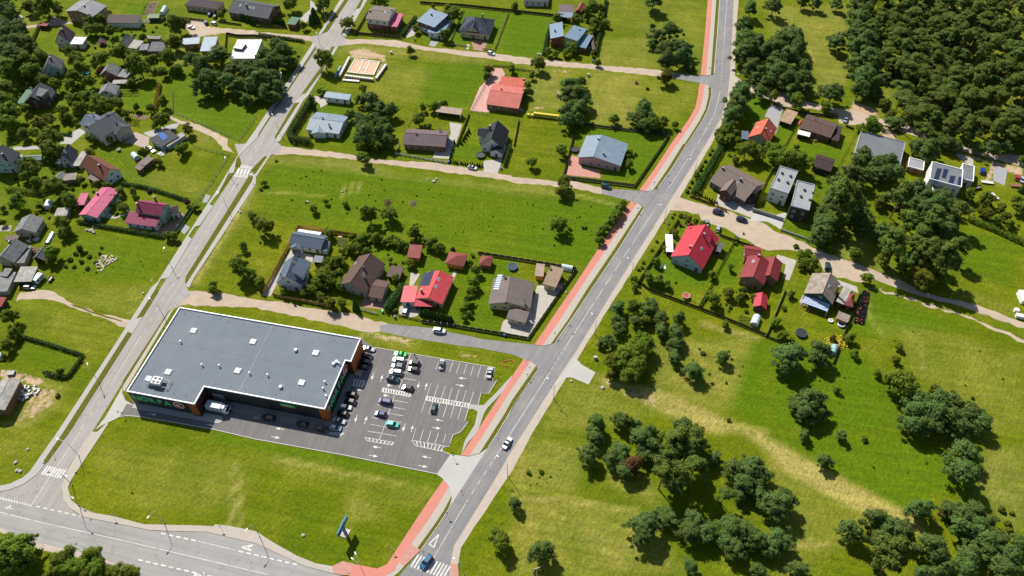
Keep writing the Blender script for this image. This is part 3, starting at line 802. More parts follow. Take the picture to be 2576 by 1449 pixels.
# lettering
GREEN = M('sign_green', (.03, .60, .14), .4, .05)
LETW = M('sign_edge_pale', (.45, .72, .62), .5, .05)
REDS = M('sign_red', (.55, .02, .03), .4, .05)
def text_mesh(ch, size, depth, offset=0.0):
    cu = bpy.data.curves.new('t', 'FONT')
    cu.body = ch
    cu.size = size
    cu.extrude = depth
    cu.offset = offset
    cu.align_x = 'CENTER'
    cu.resolution_u = 3
    o = bpy.data.objects.new('t', cu)
    COL.objects.link(o)
    me = bpy.data.meshes.new_from_object(o.evaluated_get(bpy.context.evaluated_depsgraph_get()))
    bpy.data.objects.remove(o)
    bpy.data.curves.remove(cu)
    return me
def sign_letter(ch, origin, right, up, size, mat, par, depth=.12, out=.1, offset=0.0, name='letter'):
    me = text_mesh(ch, size, depth, offset)
    me.materials.clear()
    me.materials.append(mat)
    nrm = right.cross(up)
    R = Matrix((right, up, nrm)).transposed().to_4x4()
    R.translation = origin + nrm * out - OFF[par.name]
    me.transform(R)
    o = link(name, me, par)
    OFF[o.name] = OFF[par.name]
    return o
UP = Vector((0, 0, 1))
def store_sign(org, right, x0, pitch, size, disc):
    for k, ch in enumerate('NORFA'):
        o = org + right * (x0 + k * pitch)
        L_ = sign_letter(ch, o, right, UP, size, LETW, store, .10, .16, .11, 'letter')
        sign_letter(ch, o + UP * .02, right, UP, size, GREEN, L_, .10, .26, .02, 'letter_face')
    c = org + right * disc + UP * size * .36
    nrm = right.cross(UP)
    d_ = MB().tube(c + nrm * .05, c + nrm * .2, size * .56, n=28).build('logo_disc', WHITE, store)
    MB().tube(c + nrm * .16, c + nrm * .25, size * .49, n=28).build('disc_face', REDS, d_)
    for q, ch in enumerate('XL'):
        sign_letter(ch, c + right * (size * (.36 * q - .2)) - UP * size * .27, right, UP, size * .78, WHITE, d_, .05, .31, .015, 'letter')
store_sign(SL(0, 35.75, 3.75), EX, 2.6, 2.75, 3.4, 17.6)
store_sign(SL(65.6, 29, 3.6), -EY, 3.0, 2.75, 3.4, 17.2)
gs = wallpanel('small_sign', (50.0, 29), (55.0, 29), 4.6, 6.3, GREEN, .2)
sign_letter('Norfa', SL(52.5, 29.2, 5.35), EX, UP, 1.1, WHITE, gs, .03, .05, .01, 'letter')
MB().prism([SL(50.0, 29.21), SL(55.0, 29.21), SL(55.0, 29.26), SL(50, 29.26)], 4.62, 5.05).build('red_band', REDS, gs)
# roof furniture
SKYL = M('skylight_dome', (.85, .87, .9), .15, .03, spec=.7)
for s, t in ((9.72, 8.54), (31.89, 8.71), (9.55, 25.99), (31.91, 20.87), (54.62, 8.77), (54.45, 20.96)):
    b_ = MB()
    b_.prism([SL(s - 1, t - 1), SL(s + 1, t - 1), SL(s + 1, t + 1), SL(s - 1, t + 1)], HW - .33, HW - .0)
    k_ = b_.build('skylight_kerb', WHITE, store)
    V = [SL(s + a, t + b, z) for z, w in ((HW + .0, .98), (HW + .14, .8), (HW + .2, .35)) for a, b in ((-w, -w), (w, -w), (w, w), (-w, w))]
    d_ = MB().add(V, [(4 * r + i, 4 * r + (i + 1) % 4, 4 * r + 4 + (i + 1) % 4, 4 * r + 4 + i) for r in (0, 1) for i in range(4)] + [(8, 9, 10, 11)])
    d_.build('skylight_dome', SKYL, k_, smooth=False)
GALV = M('galvanised', (.55, .57, .58), .45, .1, metal=.4)
for s, t in ((7.72, 13.9), (19.36, 21.3), (25.14, 20.4), (36.31, 21.1), (42.46, 20.6), (61.95, 19.3), (62.28, 21.8), (64.3, 24.3), (64.0, 11.4)):
    p = SL(s, t, HW - .33)
    v_ = MB().tube(p, p + UP * .95, .16, n=10).build('vent_pipe', GALV, store)
    MB().tube(p + UP * .97, p + UP * 1.12, .36, .22, n=12).build('vent_cap', WHITE, v_)
for s, t in ((47.6, 9.2), (48.5, 24.0), (62.2, 11.9), (62.9, 10.9)):
    MB().box(SL(s, t), (.8, .9, .9), SA, HW - .33).build('roof_fan_unit', WHITE, store)
for k in range(12):
    p = SL(3 + 5.6 * k, 2.3, HW - .33)
    MB().tube(p, p + UP * .45, .07, n=6).build('vent_stub', SEAM, store)
for s, t in [(2.5 + 4.3 * k, 33.2) for k in range(5)] + [(27 + 5.2 * k, 27.0) for k in range(7)]:
    p = SL(s, t, HW - .33)
    MB().tube(p, p + UP * .45, .07, n=6).build('vent_stub', SEAM, store)
ac = MB()
for s, t in ((5.2, 29.4), (12.5, 29.4), (5.2, 32.2), (12.5, 32.2)): ac.tube(SL(s, t, HW - .33), SL(s, t, HW + .75), .07)
for a, b in (((5.2, 29.4), (12.5, 29.4)), ((5.2, 32.2), (12.5, 32.2)), ((12.5, 29.4), (12.5, 32.2)), ((5.2, 29.4), (5.2, 32.2))): ac.tube(SL(*a, HW + .7), SL(*b, HW + .7), .09)
fr = ac.build('cooling_frame', M('primed_steel', (.5, .46, .38), .6), store)
MB().box(SL(5.8, 30.7), (1.6, 1.7, 1.3), SA, HW + .74).build('cooler_box', WHITE, fr)
cb = MB().box(SL(8.7, 30.7), (3.1, 2.6, 1.1), SA, HW + .76).build('cooler', WHITE, fr)
for s, t in ((8.0, 30.1), (9.5, 30.1), (8.0, 31.4), (9.5, 31.4)):
    MB().tube(SL(s, t, HW + 1.84), SL(s, t, HW + 1.98), .45, n=14).build('fan', SEAM, store)
# pavements round the store
sheet('pavement', [SL(*p) for p in ((-.2, 35.85), (24.2, 35.85), (24.2, 34.4), (30.4, 34.4), (31.2, 35.1), (31.2, 36.6), (30.4, 37.2), (-.2, 37.6))], .17, PAVE, base=0.0)
sheet('pavement', [SL(*p) for p in ((31, 29.05), (65.65, 29.05), (65.65, 10), (67.2, 10), (67.9, 11), (67.9, 31.2), (66.8, 32.3), (42, 32.3), (31, 31.6))], .16, M('pebble_paving', (.24, .225, .20), .9, .15, .8, .3), base=0.0)
sheet('pavement', [SL(*p) for p in ((67.65, -1.2), (69.3, -1.0), (70.2, .6), (69.9, 10.4), (67.65, 10))], .16, M('sand_paving', (.45, .36, .24), .9, .1), base=0.0)

# ================================================================ VEHICLES
TYRE = M('tyre_rubber', (.015, .015, .016), .9)
RIM = M('alloy_rim', (.45, .46, .48), .35, .05, metal=.7)
CGL = M('car_glass', (.012, .016, .02), .08, .02, spec=.9)
LAMP = M('headlamp', (.75, .76, .78), .15, .02, spec=.8)
TAIL = M('tail_lamp', (.35, .01, .01), .25, .02)
PAINTS = {}
def carpaint(n, col):
    if n not in PAINTS:
        m, t, b = nodes('car_paint_' + n)
        b.inputs['Base Color'].default_value = (*col, 1)
        b.inputs['Roughness'].default_value = .32
        b.inputs['Metallic'].default_value = .25
        b.inputs['Coat Weight'].default_value = .6
        b.inputs['Coat Roughness'].default_value = .06
        PAINTS[n] = m
    return PAINTS[n]
CC = {'white': (.78, .78, .78), 'silver': (.45, .47, .48), 'silverblue': (.36, .45, .52), 'black': (.012, .013, .015), 'navy': (.015, .028, .085), 'teal': (.02, .06, .07), 'green': (.03, .50, .07), 'mint': (.10, .55, .42),
      'blue': (.02, .13, .26), 'red': (.55, .015, .05), 'greyteal': (.30, .38, .40), 'purple': (.05, .05, .12), 'cobalt': (.01, .05, .35)}
# (x, half width, underside, top) stations of the lower body ; greenhouse base and roof rectangle
def car_shape(kind):
    L, Wd, Hh = {'sedan': (4.55, 1.80, 1.45), 'hatch': (4.15, 1.76, 1.50), 'suv': (4.6, 1.90, 1.72), 'wagon': (4.7, 1.82, 1.50), 'van': (4.5, 1.85, 1.72)}[kind]
    h = L / 2
    w = Wd / 2
    belt = .60 * Hh if kind != 'suv' else .62 * Hh
    hood = {'sedan': .30, 'hatch': .27, 'suv': .27, 'wagon': .28, 'van': .20}[kind] * L
    tail = {'sedan': .19, 'hatch': .02, 'suv': .02, 'wagon': .03, 'van': .01}[kind] * L
    st = [(h, w * .66, .30, belt * .66), (h - .12, w * .86, .22, belt * .78), (h - .5, w * .95, .2, belt * .87), (h - hood, w * .99, .2, belt * .98), (0, w, .2, belt), (-h + tail + .5, w * .99, .2, belt * 1.02),
          (-h + .35, w * .95, .22, belt * (.97 if tail > .3 else 1.0)), (-h + .1, w * .88, .26, belt * .93), (-h, w * .74, .34, belt * .8)]
    V, Fc = [], []
    for x, hw, zb, zt in st:
        V += [(x, -hw * .9, zb), (x, -hw, zb + .22), (x, -hw, zt - .16), (x, -hw * .9, zt), (x, hw * .9, zt), (x, hw, zt - .16), (x, hw, zb + .22), (x, hw * .9, zb)]
    for i in range(len(st) - 1):
        for k in range(8):
            Fc.append((8 * i + k, 8 * i + (k + 1) % 8, 8 * i + 8 + (k + 1) % 8, 8 * i + 8 + k))
    Fc += [tuple(range(8))[::-1], tuple(range(8 * len(st) - 8, 8 * len(st)))]
    body = (V, [f[::-1] for f in Fc])
    x0, x1 = h - hood + .12, -h + tail + .12
    r0 = x0 - {'sedan': .95, 'hatch': .85, 'suv': .75, 'wagon': .9, 'van': .75}[kind]
    r1 = x1 + {'sedan': .75, 'hatch': .45, 'suv': .30, 'wagon': .40, 'van': .2}[kind]
    gl, zt = [], Hh - .05
    for z, a, b_, q in ((belt - .05, x0, x1, w * .93), (belt + (zt - belt) * .5, (x0 * .5 + r0 * .5), (x1 * .55 + r1 * .45), w * .87), (zt, r0, r1, w * .76)):
        gl += [(a, -q * .96, z), (a + .03, 0, z), (a, q * .96, z), (b_, q, z), (b_, -q, z)]
    gF = [(5 * i + k, 5 * i + (k + 1) % 5, 5 * i + 5 + (k + 1) % 5, 5 * i + 5 + k) for i in (0, 1) for k in range(5)] + [(10, 11, 12, 13, 14)]
    q = w * .76
    rf = [(r0 + .08, -q * .9, zt), (r0 + .08, q * .9, zt), (r1 - .06, q * .95, zt), (r1 - .06, -q * .95, zt), (r0 - .08, -q * .8, Hh), (r0 - .08, q * .8, Hh), (r1 + .12, q * .85, Hh), (r1 + .12, -q * .85, Hh)]
    rf = [(a, b_, z + .004) for a, b_, z in rf]
    rF = [(0, 1, 5, 4), (1, 2, 6, 5), (2, 3, 7, 6), (3, 0, 4, 7), (4, 5, 6, 7)]
    return body, (gl, gF), (rf, rF), L, Wd, Hh, belt, w, h
CARM = {}
def wheel_mesh(r, wd):
    k = ('wheel', r)
    if k not in CARM:
        CARM[k] = MB().tube((0, -wd / 2, 0), (0, wd / 2, 0), r, n=14)
        CARM[k] = mesh_of('wheel', CARM[k].V, CARM[k].F, TYRE)
        b = MB().tube((0, -wd / 2 - .01, 0), (0, wd / 2 + .01, 0), r * .62, n=10)
        CARM[('rim', r)] = mesh_of('rim', b.V, b.F, RIM)
    return CARM[k], CARM[('rim', r)]
def car(kind, colour, loc, ang, label, group=None, name='parked_car', cat='car', extra=None):
    """ang: heading of the bonnet, radians from +X"""
    key = (kind, colour)
    if key not in CARM:
        b, g, r, L, Wd, Hh, belt, w, h = car_shape(kind)
        pm = carpaint(colour, CC[colour])
        CARM[key] = (mesh_of('body', *b, pm, smooth=False), mesh_of('window_glass', *g, CGL), mesh_of('roof_panel', *r, pm))
        for k_ in ('hl', 'tl', 'mi'):
            pass
        CARM[key] += ((L, Wd, Hh, belt, w, h),)
    bm_, gm_, rm_, (L, Wd, Hh, belt, w, h) = CARM[key]
    o = thing(name, label, cat, loc, group, ang)
    link('body', bm_, o); link('window_glass', gm_, o); link('roof_panel', rm_, o)
    wr = .33 if kind != 'suv' else .37
    wm, rimm = wheel_mesh(wr, .22)
    for x in (h - .82, -h + .85):
        for y in (-w + .10, w - .10):
            q = link('wheel', wm, o)
            q.location = (x, y, wr)
            link('rim', rimm, q)
    if 'hl' not in CARM:
        for k_, sz, mt in (('hl', (.22, .36, .13), LAMP), ('tl', (.14, .30, .2), TAIL), ('mi', (.14, .22, .14), TYRE)):
            b = MB().box((0, 0, 0), sz)
            CARM[k_] = mesh_of('lamp', b.V, b.F, mt)
    for y in (-1, 1):
        q = link('headlight', CARM['hl'], o); q.location = (h - .16, y * w * .66, belt * .68)
        q = link('tail_light', CARM['tl'], o); q.location = (-h + .1, y * w * .72, belt * .84)
        q = link('wing_mirror', CARM['mi'], o); q.location = (h - {'sedan': .30, 'hatch': .27, 'suv': .27, 'wagon': .28, 'van': .20}[kind] * L - .3, y * (w + .06), belt + .02)
    if extra == 'sunroof':
        b = MB().box((-h * .35, 0, Hh + .012), (1.3, 1.0, .02))
        link('sunroof', mesh_of('sunroof', b.V, b.F, CGL), o)
    if extra == 'rails':
        for y in (-1, 1):
            b = MB().box((-h * .3, y * w * .62, Hh + .04), (1.9, .05, .05))
            link('roof_rail', mesh_of('roof_rail', b.V, b.F, RIM), o)
    return o
def carpx(kind, colour, s, label, group=None, z=.035, **kw):
    """s: rear and front end of the car on the photo, at half its height"""
    a, b = QG(s, .7)
    d = b - a
    c = (a + b) / 2
    c.z = z
    return car(kind, colour, c, math.atan2(d.y, d.x), label, group, **kw)
GP = 'cars in the supermarket car park'
for k, cl, s, l, kw in [
    ('sedan', 'silver', '12 1075,600 1195,622', 'silver saloon car parked at the north-east corner of the supermarket', {}),
    ('hatch', 'black', '12 1055,672 1175,697', 'black car parked beside the silver saloon along the supermarket wall', {}),
    ('wagon', 'navy', '12 1150,752 1035,730', 'dark blue estate car with pale roof by the supermarket wall', {}),
    ('hatch', 'black', '12 1132,808 1010,785', 'black hatchback beside the empty hatched bay by the supermarket wall', {}),
    ('sedan', 'green', '12 1515,672 1393,655', 'bright green car at the head of the middle parking row', {}),
    ('suv', 'white', '12 1505,735 1372,715', 'white car between the bright green car and a dark teal estate', {'extra': 'rails'}),
    ('wagon', 'teal', '12 1490,790 1365,777', 'dark teal estate car between two white cars', {'extra': 'rails'}),
    ('suv', 'white', '12 1478,856 1340,838', 'white car between a dark teal estate and a car with sunroof', {'extra': 'rails'}),
    ('suv', 'teal', '12 1308,900 1445,930', 'dark car with large glass sunroof beside the disabled bay', {'extra': 'sunroof'}),
    ('hatch', 'black', '12 1655,765 1535,742', 'black hatchback beside the standing person in the middle row', {}),
    ('hatch', 'black', '12 1648,828 1522,808', 'black hatchback with an empty bay on its far side, middle row', {}),
    ('hatch', 'black', '12 1592,1018 1458,990', 'black car standing at the end of the middle zebra crossing', {}),
    ('van', 'purple', '12 1370,1155 1232,1128', 'dark violet people carrier below the middle zebra crossing', {}),
    ('hatch', 'navy', '12 1325,1280 1185,1253', 'dark blue car alone between empty bays in the middle row', {}),
    ('hatch', 'mint', '12 1318,1362 1432,1380', 'mint green hatchback near the hatched island', {}),
    ('sedan', 'greyteal', '12 1862,820 1878,712', 'grey-green saloon in the row of empty bays along the north kerb', {'extra': 'sunroof'}),
    ('sedan', 'silver', '12 2340,905 2362,798', 'silver saloon in the corner bay at the east kerb', {}),
    ('hatch', 'teal', '12 1775,1262 1805,1145', 'dark teal car alone below the long zebra crossing', {}),
    ('hatch', 'black', '12 1020,1082 900,1058', 'black car beside the disabled bay along the supermarket wall', {}),
    ('hatch', 'black', '12 1010,1150 885,1128', 'black car between another black car and a white car by the wall', {}),
    ('hatch', 'white', '12 840,1190 962,1205', 'small white car between two black cars by the supermarket wall', {}),
    ('hatch', 'black', '12 935,1275 808,1250', 'black car between a white car and a silver saloon by the wall', {}),
    ('sedan', 'silver', '12 770,1318 905,1352', 'silver saloon beside a black car near the supermarket corner', {}),
    ('hatch', 'silverblue', '12 742,1398 852,1415', 'pale blue-grey car at the hatched end bay by the supermarket corner', {}),
    ('suv', 'black', '12 190,1315 60,1292', 'black SUV in the shade by the hatched bay of the supermarket front', {}),
    ('hatch', 'black', '12 525,1378 405,1360', 'black car in the shade in the middle of the supermarket front', {}),
    ('wagon', 'black', '12 590,1400 735,1425', 'long black car in the shade beside the supermarket corner pavement', {})]:
    carpx(k, cl, s, l, GP, **kw)
GS_ = 'cars along the village tracks'
for k, cl, s, l, kw in [
    ('sedan', 'white', '13 2492,165 2562,55', 'white saloon driving on the street past the car park entrance', {'name': 'moving_car'}),
    ('suv', 'blue', '13 1765,1235 1660,1370', 'dark blue SUV driving over the zebra crossing', {'name': 'moving_car', 'extra': 'rails'}),
    ('suv', 'white', '12 1785,420 1905,436', 'white SUV on the asphalt lane beside the long garden fence', {'extra': 'rails'}),
    ('wagon', 'silverblue', '12 1490,268 1525,185', 'pale silver estate car on the drive of the red-roofed house with solar panels', {}),
    ('hatch', 'white', '10 2325,522 2405,545', 'white hatchback on the track in front of the dark hipped house', {}),
    ('suv', 'teal', '21 893,410 1000,440', 'dark green SUV beside the metal fence of the blue-roofed house', {}),
    ('hatch', 'white', '11 2135,225 2220,245', 'white hatchback with dark roof beside the young thuja row', {'extra': 'sunroof'}),
    ('suv', 'navy', '21 2015,670 2135,700', 'dark blue car outside the brown-roofed house with dormer', {}),
    ('suv', 'navy', '21 2250,742 2375,775', 'dark blue van with loaded roof rack beside the concrete gateway', {'extra': 'rails'}),
    ('hatch', 'silver', '21 2062,890 2088,808', 'silver hatchback beside the gate of the tall red-roofed house', {}),
    ('sedan', 'greyteal', '21 1958,825 1960,755', 'grey car half hidden behind the round clipped shrub', {}),
    ('sedan', 'silverblue', '30 770,1235 795,1165', 'pale blue saloon parked on the sandy forest track', {}),
    ('suv', 'teal', '31 595,1285 605,1175', 'black pickup on the track above the weathered-roof house', {}),
    ('van', 'cobalt', '31 2150,340 2170,200', 'blue and white delivery van beside the white flat-roofed villa', {}),
    ('hatch', 'red', '31 2505,375 2515,295', 'red car in front of a flat trailer near the pines', {}),
    ('sedan', 'silver', '31 2555,390 2570,320', 'silver car beside the red car near the pines', {}),
    ('sedan', 'white', '00 1965,282 1875,260', 'white saloon on the sandy yard by the hedge', {}),
    ('suv', 'navy', '00 2085,250 2052,200', 'dark SUV on the sandy yard beside a white car', {}),
    ('hatch', 'white', '00 2185,248 2115,215', 'white hatchback on the sandy yard beside a dark SUV', {}),
    ('hatch', 'navy', '00 2100,168 2120,115', 'dark blue car in front of the hipped bungalow', {}),
    ('hatch', 'teal', '00 2155,185 2175,140', 'dark car at the gate beside the hipped bungalow', {}),
    ('wagon', 'white', '01 1482,25 1562,85', 'white estate car below the shed with blue roof strip', {}),
    ('wagon', 'silver', '01 240,1435 350,1440', 'white estate car in front of the open sheet-roofed shelter', {}),
    ('hatch', 'blue', '20 772,505 778,455', 'blue car beside the annex of the green-walled house', {})]:
    carpx(k, cl, s, l, GS_, .03, **kw)
# delivery truck in the loading bay
BOXM = M('truck_box', (.42, .50, .55), .5, .06)
tc = SL(29.2, 32.4, .035)
truck = thing('delivery_truck', 'box truck with white cab backed into the loading bay', 'truck', tc, rz=SA)
def tp(name, b, mt, par=truck): 
    o = link(name, mesh_of(name, b.V, b.F, mt), par); return o
tp('cargo_box', MB().box((-1.6, 0, 2.15), (5.4, 2.4, 2.5)), BOXM)
tp('chassis', MB().box((-.2, 0, .72), (7.6, .9, .3)), TYRE)
V = [(1.25, -1.15, .55), (3.1, -1.15, .55), (3.15, -1.1, 1.5), (2.6, -1.0, 2.55), (1.25, -1.0, 2.6)]
b = MB().add(V + [(x, -y, z) for x, y, z in V], [(0, 1, 2, 3, 4), (9, 8, 7, 6, 5)] + [(i, 5 + i, 5 + (i + 1) % 5, (i + 1) % 5) for i in range(5)])
tp('cab', b, WHITE)
tp('windscreen', MB().add([(3.17, -.95, 1.55), (3.17, .95, 1.55), (2.68, .9, 2.45), (2.68, -.9, 2.45)], [(0, 1, 2, 3)]), CGL)
wd_ = MB().add([(1.3, -.95, 2.62), (2.3, -.85, 2.62), (2.1, -.8, 3.2), (1.3, -.9, 3.3), (1.3, .95, 2.62), (2.3, .85, 2.62), (2.1, .8, 3.2), (1.3, .9, 3.3)], [(0, 1, 2, 3), (7, 6, 5, 4), (1, 5, 6, 2), (2, 6, 7, 3), (3, 7, 4, 0)])
tp('wind_deflector', wd_, WHITE)
wm, rimm = wheel_mesh(.45, .3)
for x in (2.3, -3.0):
    for y in (-.98, .98):
        q = link('wheel', wm, truck); q.location = (x, y, .45); link('rim', rimm, q)
for y in (-1, 1): 
    q = link('headlight', CARM['hl'], truck); q.location = (3.08, y * .85, .85)
    q = link('wing_mirror', CARM['mi'], truck); q.location = (2.7, y * 1.3, 1.9)
# ================================================================ VEGETATION
def leaf_mat(name, dark, light, hue=.0, transl=.38):
    m, t, b = nodes(name)
    inf = N(t, 'ObjectInfo').outputs['Random']
    isl = N(t, 'NewGeometry').outputs['Random Per Island']
    f = mathn(t, 'ADD', mathn(t, 'MULTIPLY', isl, .62), mathn(t, 'MULTIPLY', inf, .38))
    c = mixc(t, f, (*dark, 1), (*light, 1))
    hs = N(t, 'HueSaturation')
    t.links.new(rmap(t, inf, 0, 1, .475 + hue, .52 + hue), hs.inputs['Hue'])
    t.links.new(c, hs.inputs['Color'])
    c = hs.outputs[0]
    t.links.new(c, b.inputs['Base Color'])
    b.inputs['Roughness'].default_value = .75
    b.inputs['Specular IOR Level'].default_value = .2
    tr = N(t, 'BsdfTranslucent')
    t.links.new(c, tr.inputs['Color'])
    mx = N(t, 'MixShader')
    mx.inputs[0].default_value = transl
    t.links.new(b.outputs[0], mx.inputs[1])
    t.links.new(tr.outputs[0], mx.inputs[2])
    t.links.new(mx.outputs[0], t.nodes['Material Output'].inputs[0])
    return m
LEAF = {'d': leaf_mat('leaves_broad', (.072, .130, .008), (.22, .285, .022)),
        'p': leaf_mat('needles_pine', (.056, .116, .022), (.175, .25, .054)),
        'f': leaf_mat('needles_forest', (.058, .104, .012), (.185, .235, .034)),
        'y': leaf_mat('leaves_bright', (.085, .115, .010), (.20, .21, .015)),
        'g': leaf_mat('leaves_golden', (.22, .17, .01), (.40, .30, .02)),
        't': leaf_mat('thuja_green', (.025, .060, .010), (.060, .115, .014), transl=.1),
        'b': leaf_mat('leaves_purple', (.05, .018, .022), (.10, .035, .035)),
        'n': leaf_mat('needles_dying', (.10, .05, .02), (.17, .085, .03))}
BARK = M('pine_bark', (.16, .09, .06), .95, .2, 1.5)
BARKB = M('grey_bark', (.10, .085, .07), .95, .2, 1.5)

def leaves(centres, normals, size, rng, elong=1.5):
    """one diamond-shaped leaf spray per point -> verts, faces"""
    n = len(centres)
    nrm = normals / (np.linalg.norm(normals, axis=1, keepdims=True) + 1e-9)
    r = rng.normal(size=(n, 3))
    a = np.cross(nrm, r)
    a /= np.linalg.norm(a, axis=1, keepdims=True) + 1e-9
    b = np.cross(nrm, a)
    s = size * rng.uniform(.65, 1.35, (n, 1))
    V = np.stack([centres - a * s * elong * .5, centres - b * s * .5 + a * s * .1, centres + a * s * elong * .5, centres + b * s * .5 + a * s * .1], 1).reshape(-1, 3)
    Fc = np.arange(4 * n).reshape(-1, 4)
    return V, Fc

def crown_points(rng, kind, n):
    """clumps spread through an ellipsoid crown"""
    prm = {'d': (58, .26, .95, .55), 'p': (52, .26, 1.0, .45), 'f': (38, .29, 1.05, .4), 'y': (34, .30, .9, .5)}[kind]
    nc, rc, rz, rin = prm
    d = rng.normal(size=(nc, 3))
    d /= np.linalg.norm(d, axis=1, keepdims=True)
    d[:, 2] = np.where(d[:, 2] < -.75, -d[:, 2], d[:, 2])
    rad = rng.uniform(rin, .86, nc) * rng.uniform(.72, 1.22, nc)
    cc = d * rad[:, None] * np.array([1, 1, rz])
    lob = 1 + .26 * np.sin(2 * np.arctan2(d[:, 1], d[:, 0]) + rng.uniform(0, 6)) + .16 * np.sin(3 * np.arctan2(d[:, 1], d[:, 0]) + rng.uniform(0, 6))
    cc[:, :2] *= lob[:, None]
    if kind in 'pf':
        taper = np.clip(1.12 - .42 * (cc[:, 2] / rz), .5, 1.25)
        cc[:, :2] *= taper[:, None]
    rcs = rc * rng.uniform(.42, 1.3, nc)
    k = rng.integers(0, nc, n)
    q = rng.normal(size=(n, 3))
    q /= np.linalg.norm(q, axis=1, keepdims=True)
    q[:, 2] = np.where((q[:, 2] < -.2) & (rng.random(n) < .7), -q[:, 2], q[:, 2])
    fl = .62 if kind in 'pf' else .8
    out_ = np.where(rng.random(n) < .16, rng.uniform(1.0, 1.55, n), rng.uniform(.5, 1.05, n))
    pos = cc[k] + q * (rcs[k] * out_)[:, None] * np.array([1, 1, fl])
    nrm = q * .9 + d[k] * .45 + rng.normal(size=(n, 3)) * .32 + np.array([0, 0, .5])
    return pos, nrm, cc

TREE = {}
ZC = {'d': 1.12, 'p': 1.22, 'f': 3.0, 'y': 1.1}
def tree_meshes(kind, v):
    key = (kind, v)
    if key in TREE: return TREE[key]
    rng = np.random.default_rng(100 * ord(kind) + v)
    base = {'d': 'd', 'p': 'p', 'f': 'f', 'y': 'd', 'b': 'd', 'n': 'p'}[kind]
    n = {'d': 7200, 'p': 7200, 'f': 4600}[base]
    pos, nrm, cc = crown_points(rng, base, n)
    zc = ZC[base]
    pos[:, 2] += zc
    V, Fc = leaves(pos, nrm, .086 if base != 'f' else .11, rng, 1.7 if base == 'd' else 2.1)
    crown = mesh_of('crown', V.tolist(), Fc.tolist(), LEAF[kind])
    b = MB()
    tr = .065 if base != 'f' else .075
    lean = Vector((rng.uniform(-.06, .06), rng.uniform(-.06, .06), 0))
    mid = Vector((0, 0, zc * .55)) + lean
    b.tube((0, 0, 0), mid, tr, tr * .75, 7)
    b.tube(mid, Vector((0, 0, zc + .35)) + lean, tr * .75, tr * .3, 6)
    for c in cc[rng.permutation(len(cc))[:9]]:
        s = mid.lerp(Vector((0, 0, zc + .3)), rng.uniform(.1, .9))
        b.tube(s, Vector((c[0], c[1], c[2] + zc)), tr * .32, tr * .1, 5)
    trunk = mesh_of('trunk', b.V, b.F, BARK if base in 'pf' else BARKB)
    TREE[key] = (crown, trunk)
    return TREE[key]
def shrub_meshes(kind, v):
    key = ('s' + kind, v)
    if key in TREE: return TREE[key]
    rng = np.random.default_rng(7 * ord(kind) + v + 999)
    n = 1500
    d = rng.normal(size=(14, 3)); d /= np.linalg.norm(d, axis=1, keepdims=True); d[:, 2] = np.abs(d[:, 2])
    cc = d * rng.uniform(.35, .72, (14, 1)) * np.array([1, 1, 1.0]) + np.array([0, 0, .25])
    k = rng.integers(0, 14, n)
    q = rng.normal(size=(n, 3)); q /= np.linalg.norm(q, axis=1, keepdims=True)
    pos = cc[k] + q * rng.uniform(.2, .36, (n, 1))
    pos[:, 2] = np.abs(pos[:, 2]) + .02
    V, Fc = leaves(pos, q + rng.normal(size=(n, 3)) * .4 + np.array([0, 0, .4]), .15, rng, 1.6)
    crown = mesh_of('foliage', V.tolist(), Fc.tolist(), LEAF[kind])
    b = MB()
    for a in range(5):
        w = a * 1.257 + v
        b.tube((0, 0, 0), (.4 * math.cos(w), .4 * math.sin(w), .6), .05, .02, 5)
    TREE[key] = (crown, mesh_of('stem', b.V, b.F, BARKB))
    return TREE[key]
def cone_meshes(kind, v, slim):
    """thuja or young spruce: unit height 1, base radius slim"""
    key = ('c' + kind + str(slim), v)
    if key in TREE: return TREE[key]
    rng = np.random.default_rng(3 * ord(kind) + v + int(slim * 100))
    n = 1100
    z = 1 - np.sqrt(rng.random(n))
    z = .03 + z * .97
    a = rng.uniform(0, 2 * np.pi, n)
    prof = slim * np.clip((1.02 - z), 0, 1) ** (.6 if slim < .3 else .9) * rng.uniform(.78, 1.08, n) * (1 + .1 * np.sin(4 * a + 9 * z))
    pos = np.stack([np.cos(a) * prof, np.sin(a) * prof, z], 1)
    nrm = np.stack([np.cos(a), np.sin(a), np.full(n, .5)], 1) + rng.normal(size=(n, 3)) * .35
    V, Fc = leaves(pos, nrm, .085, rng, 1.9)
    crown = mesh_of('crown', V.tolist(), Fc.tolist(), LEAF[kind])
    b = MB().tube((0, 0, 0), (0, 0, .85), slim * .14, slim * .03, 6)
    TREE[key] = (crown, mesh_of('trunk', b.V, b.F, BARKB))
    return TREE[key]
def ppm(y, h=0.0):
    """photo units per metre across the view at image height y"""
    v = (y - CY) / F_PX
    return F_PX * (SP + v * CP) / (CAM_H - h)
TRNG = random.Random(5)
PLACED = []
def plant(name, label, cat, group, loc, scale, meshes, parts, rz=None):
    o = thing(name, label, cat, loc, group, TRNG.uniform(0, 6.28) if rz is None else rz)
    o.scale = scale
    for m_, p_ in zip(meshes, parts): link(p_, m_, o)
    return o
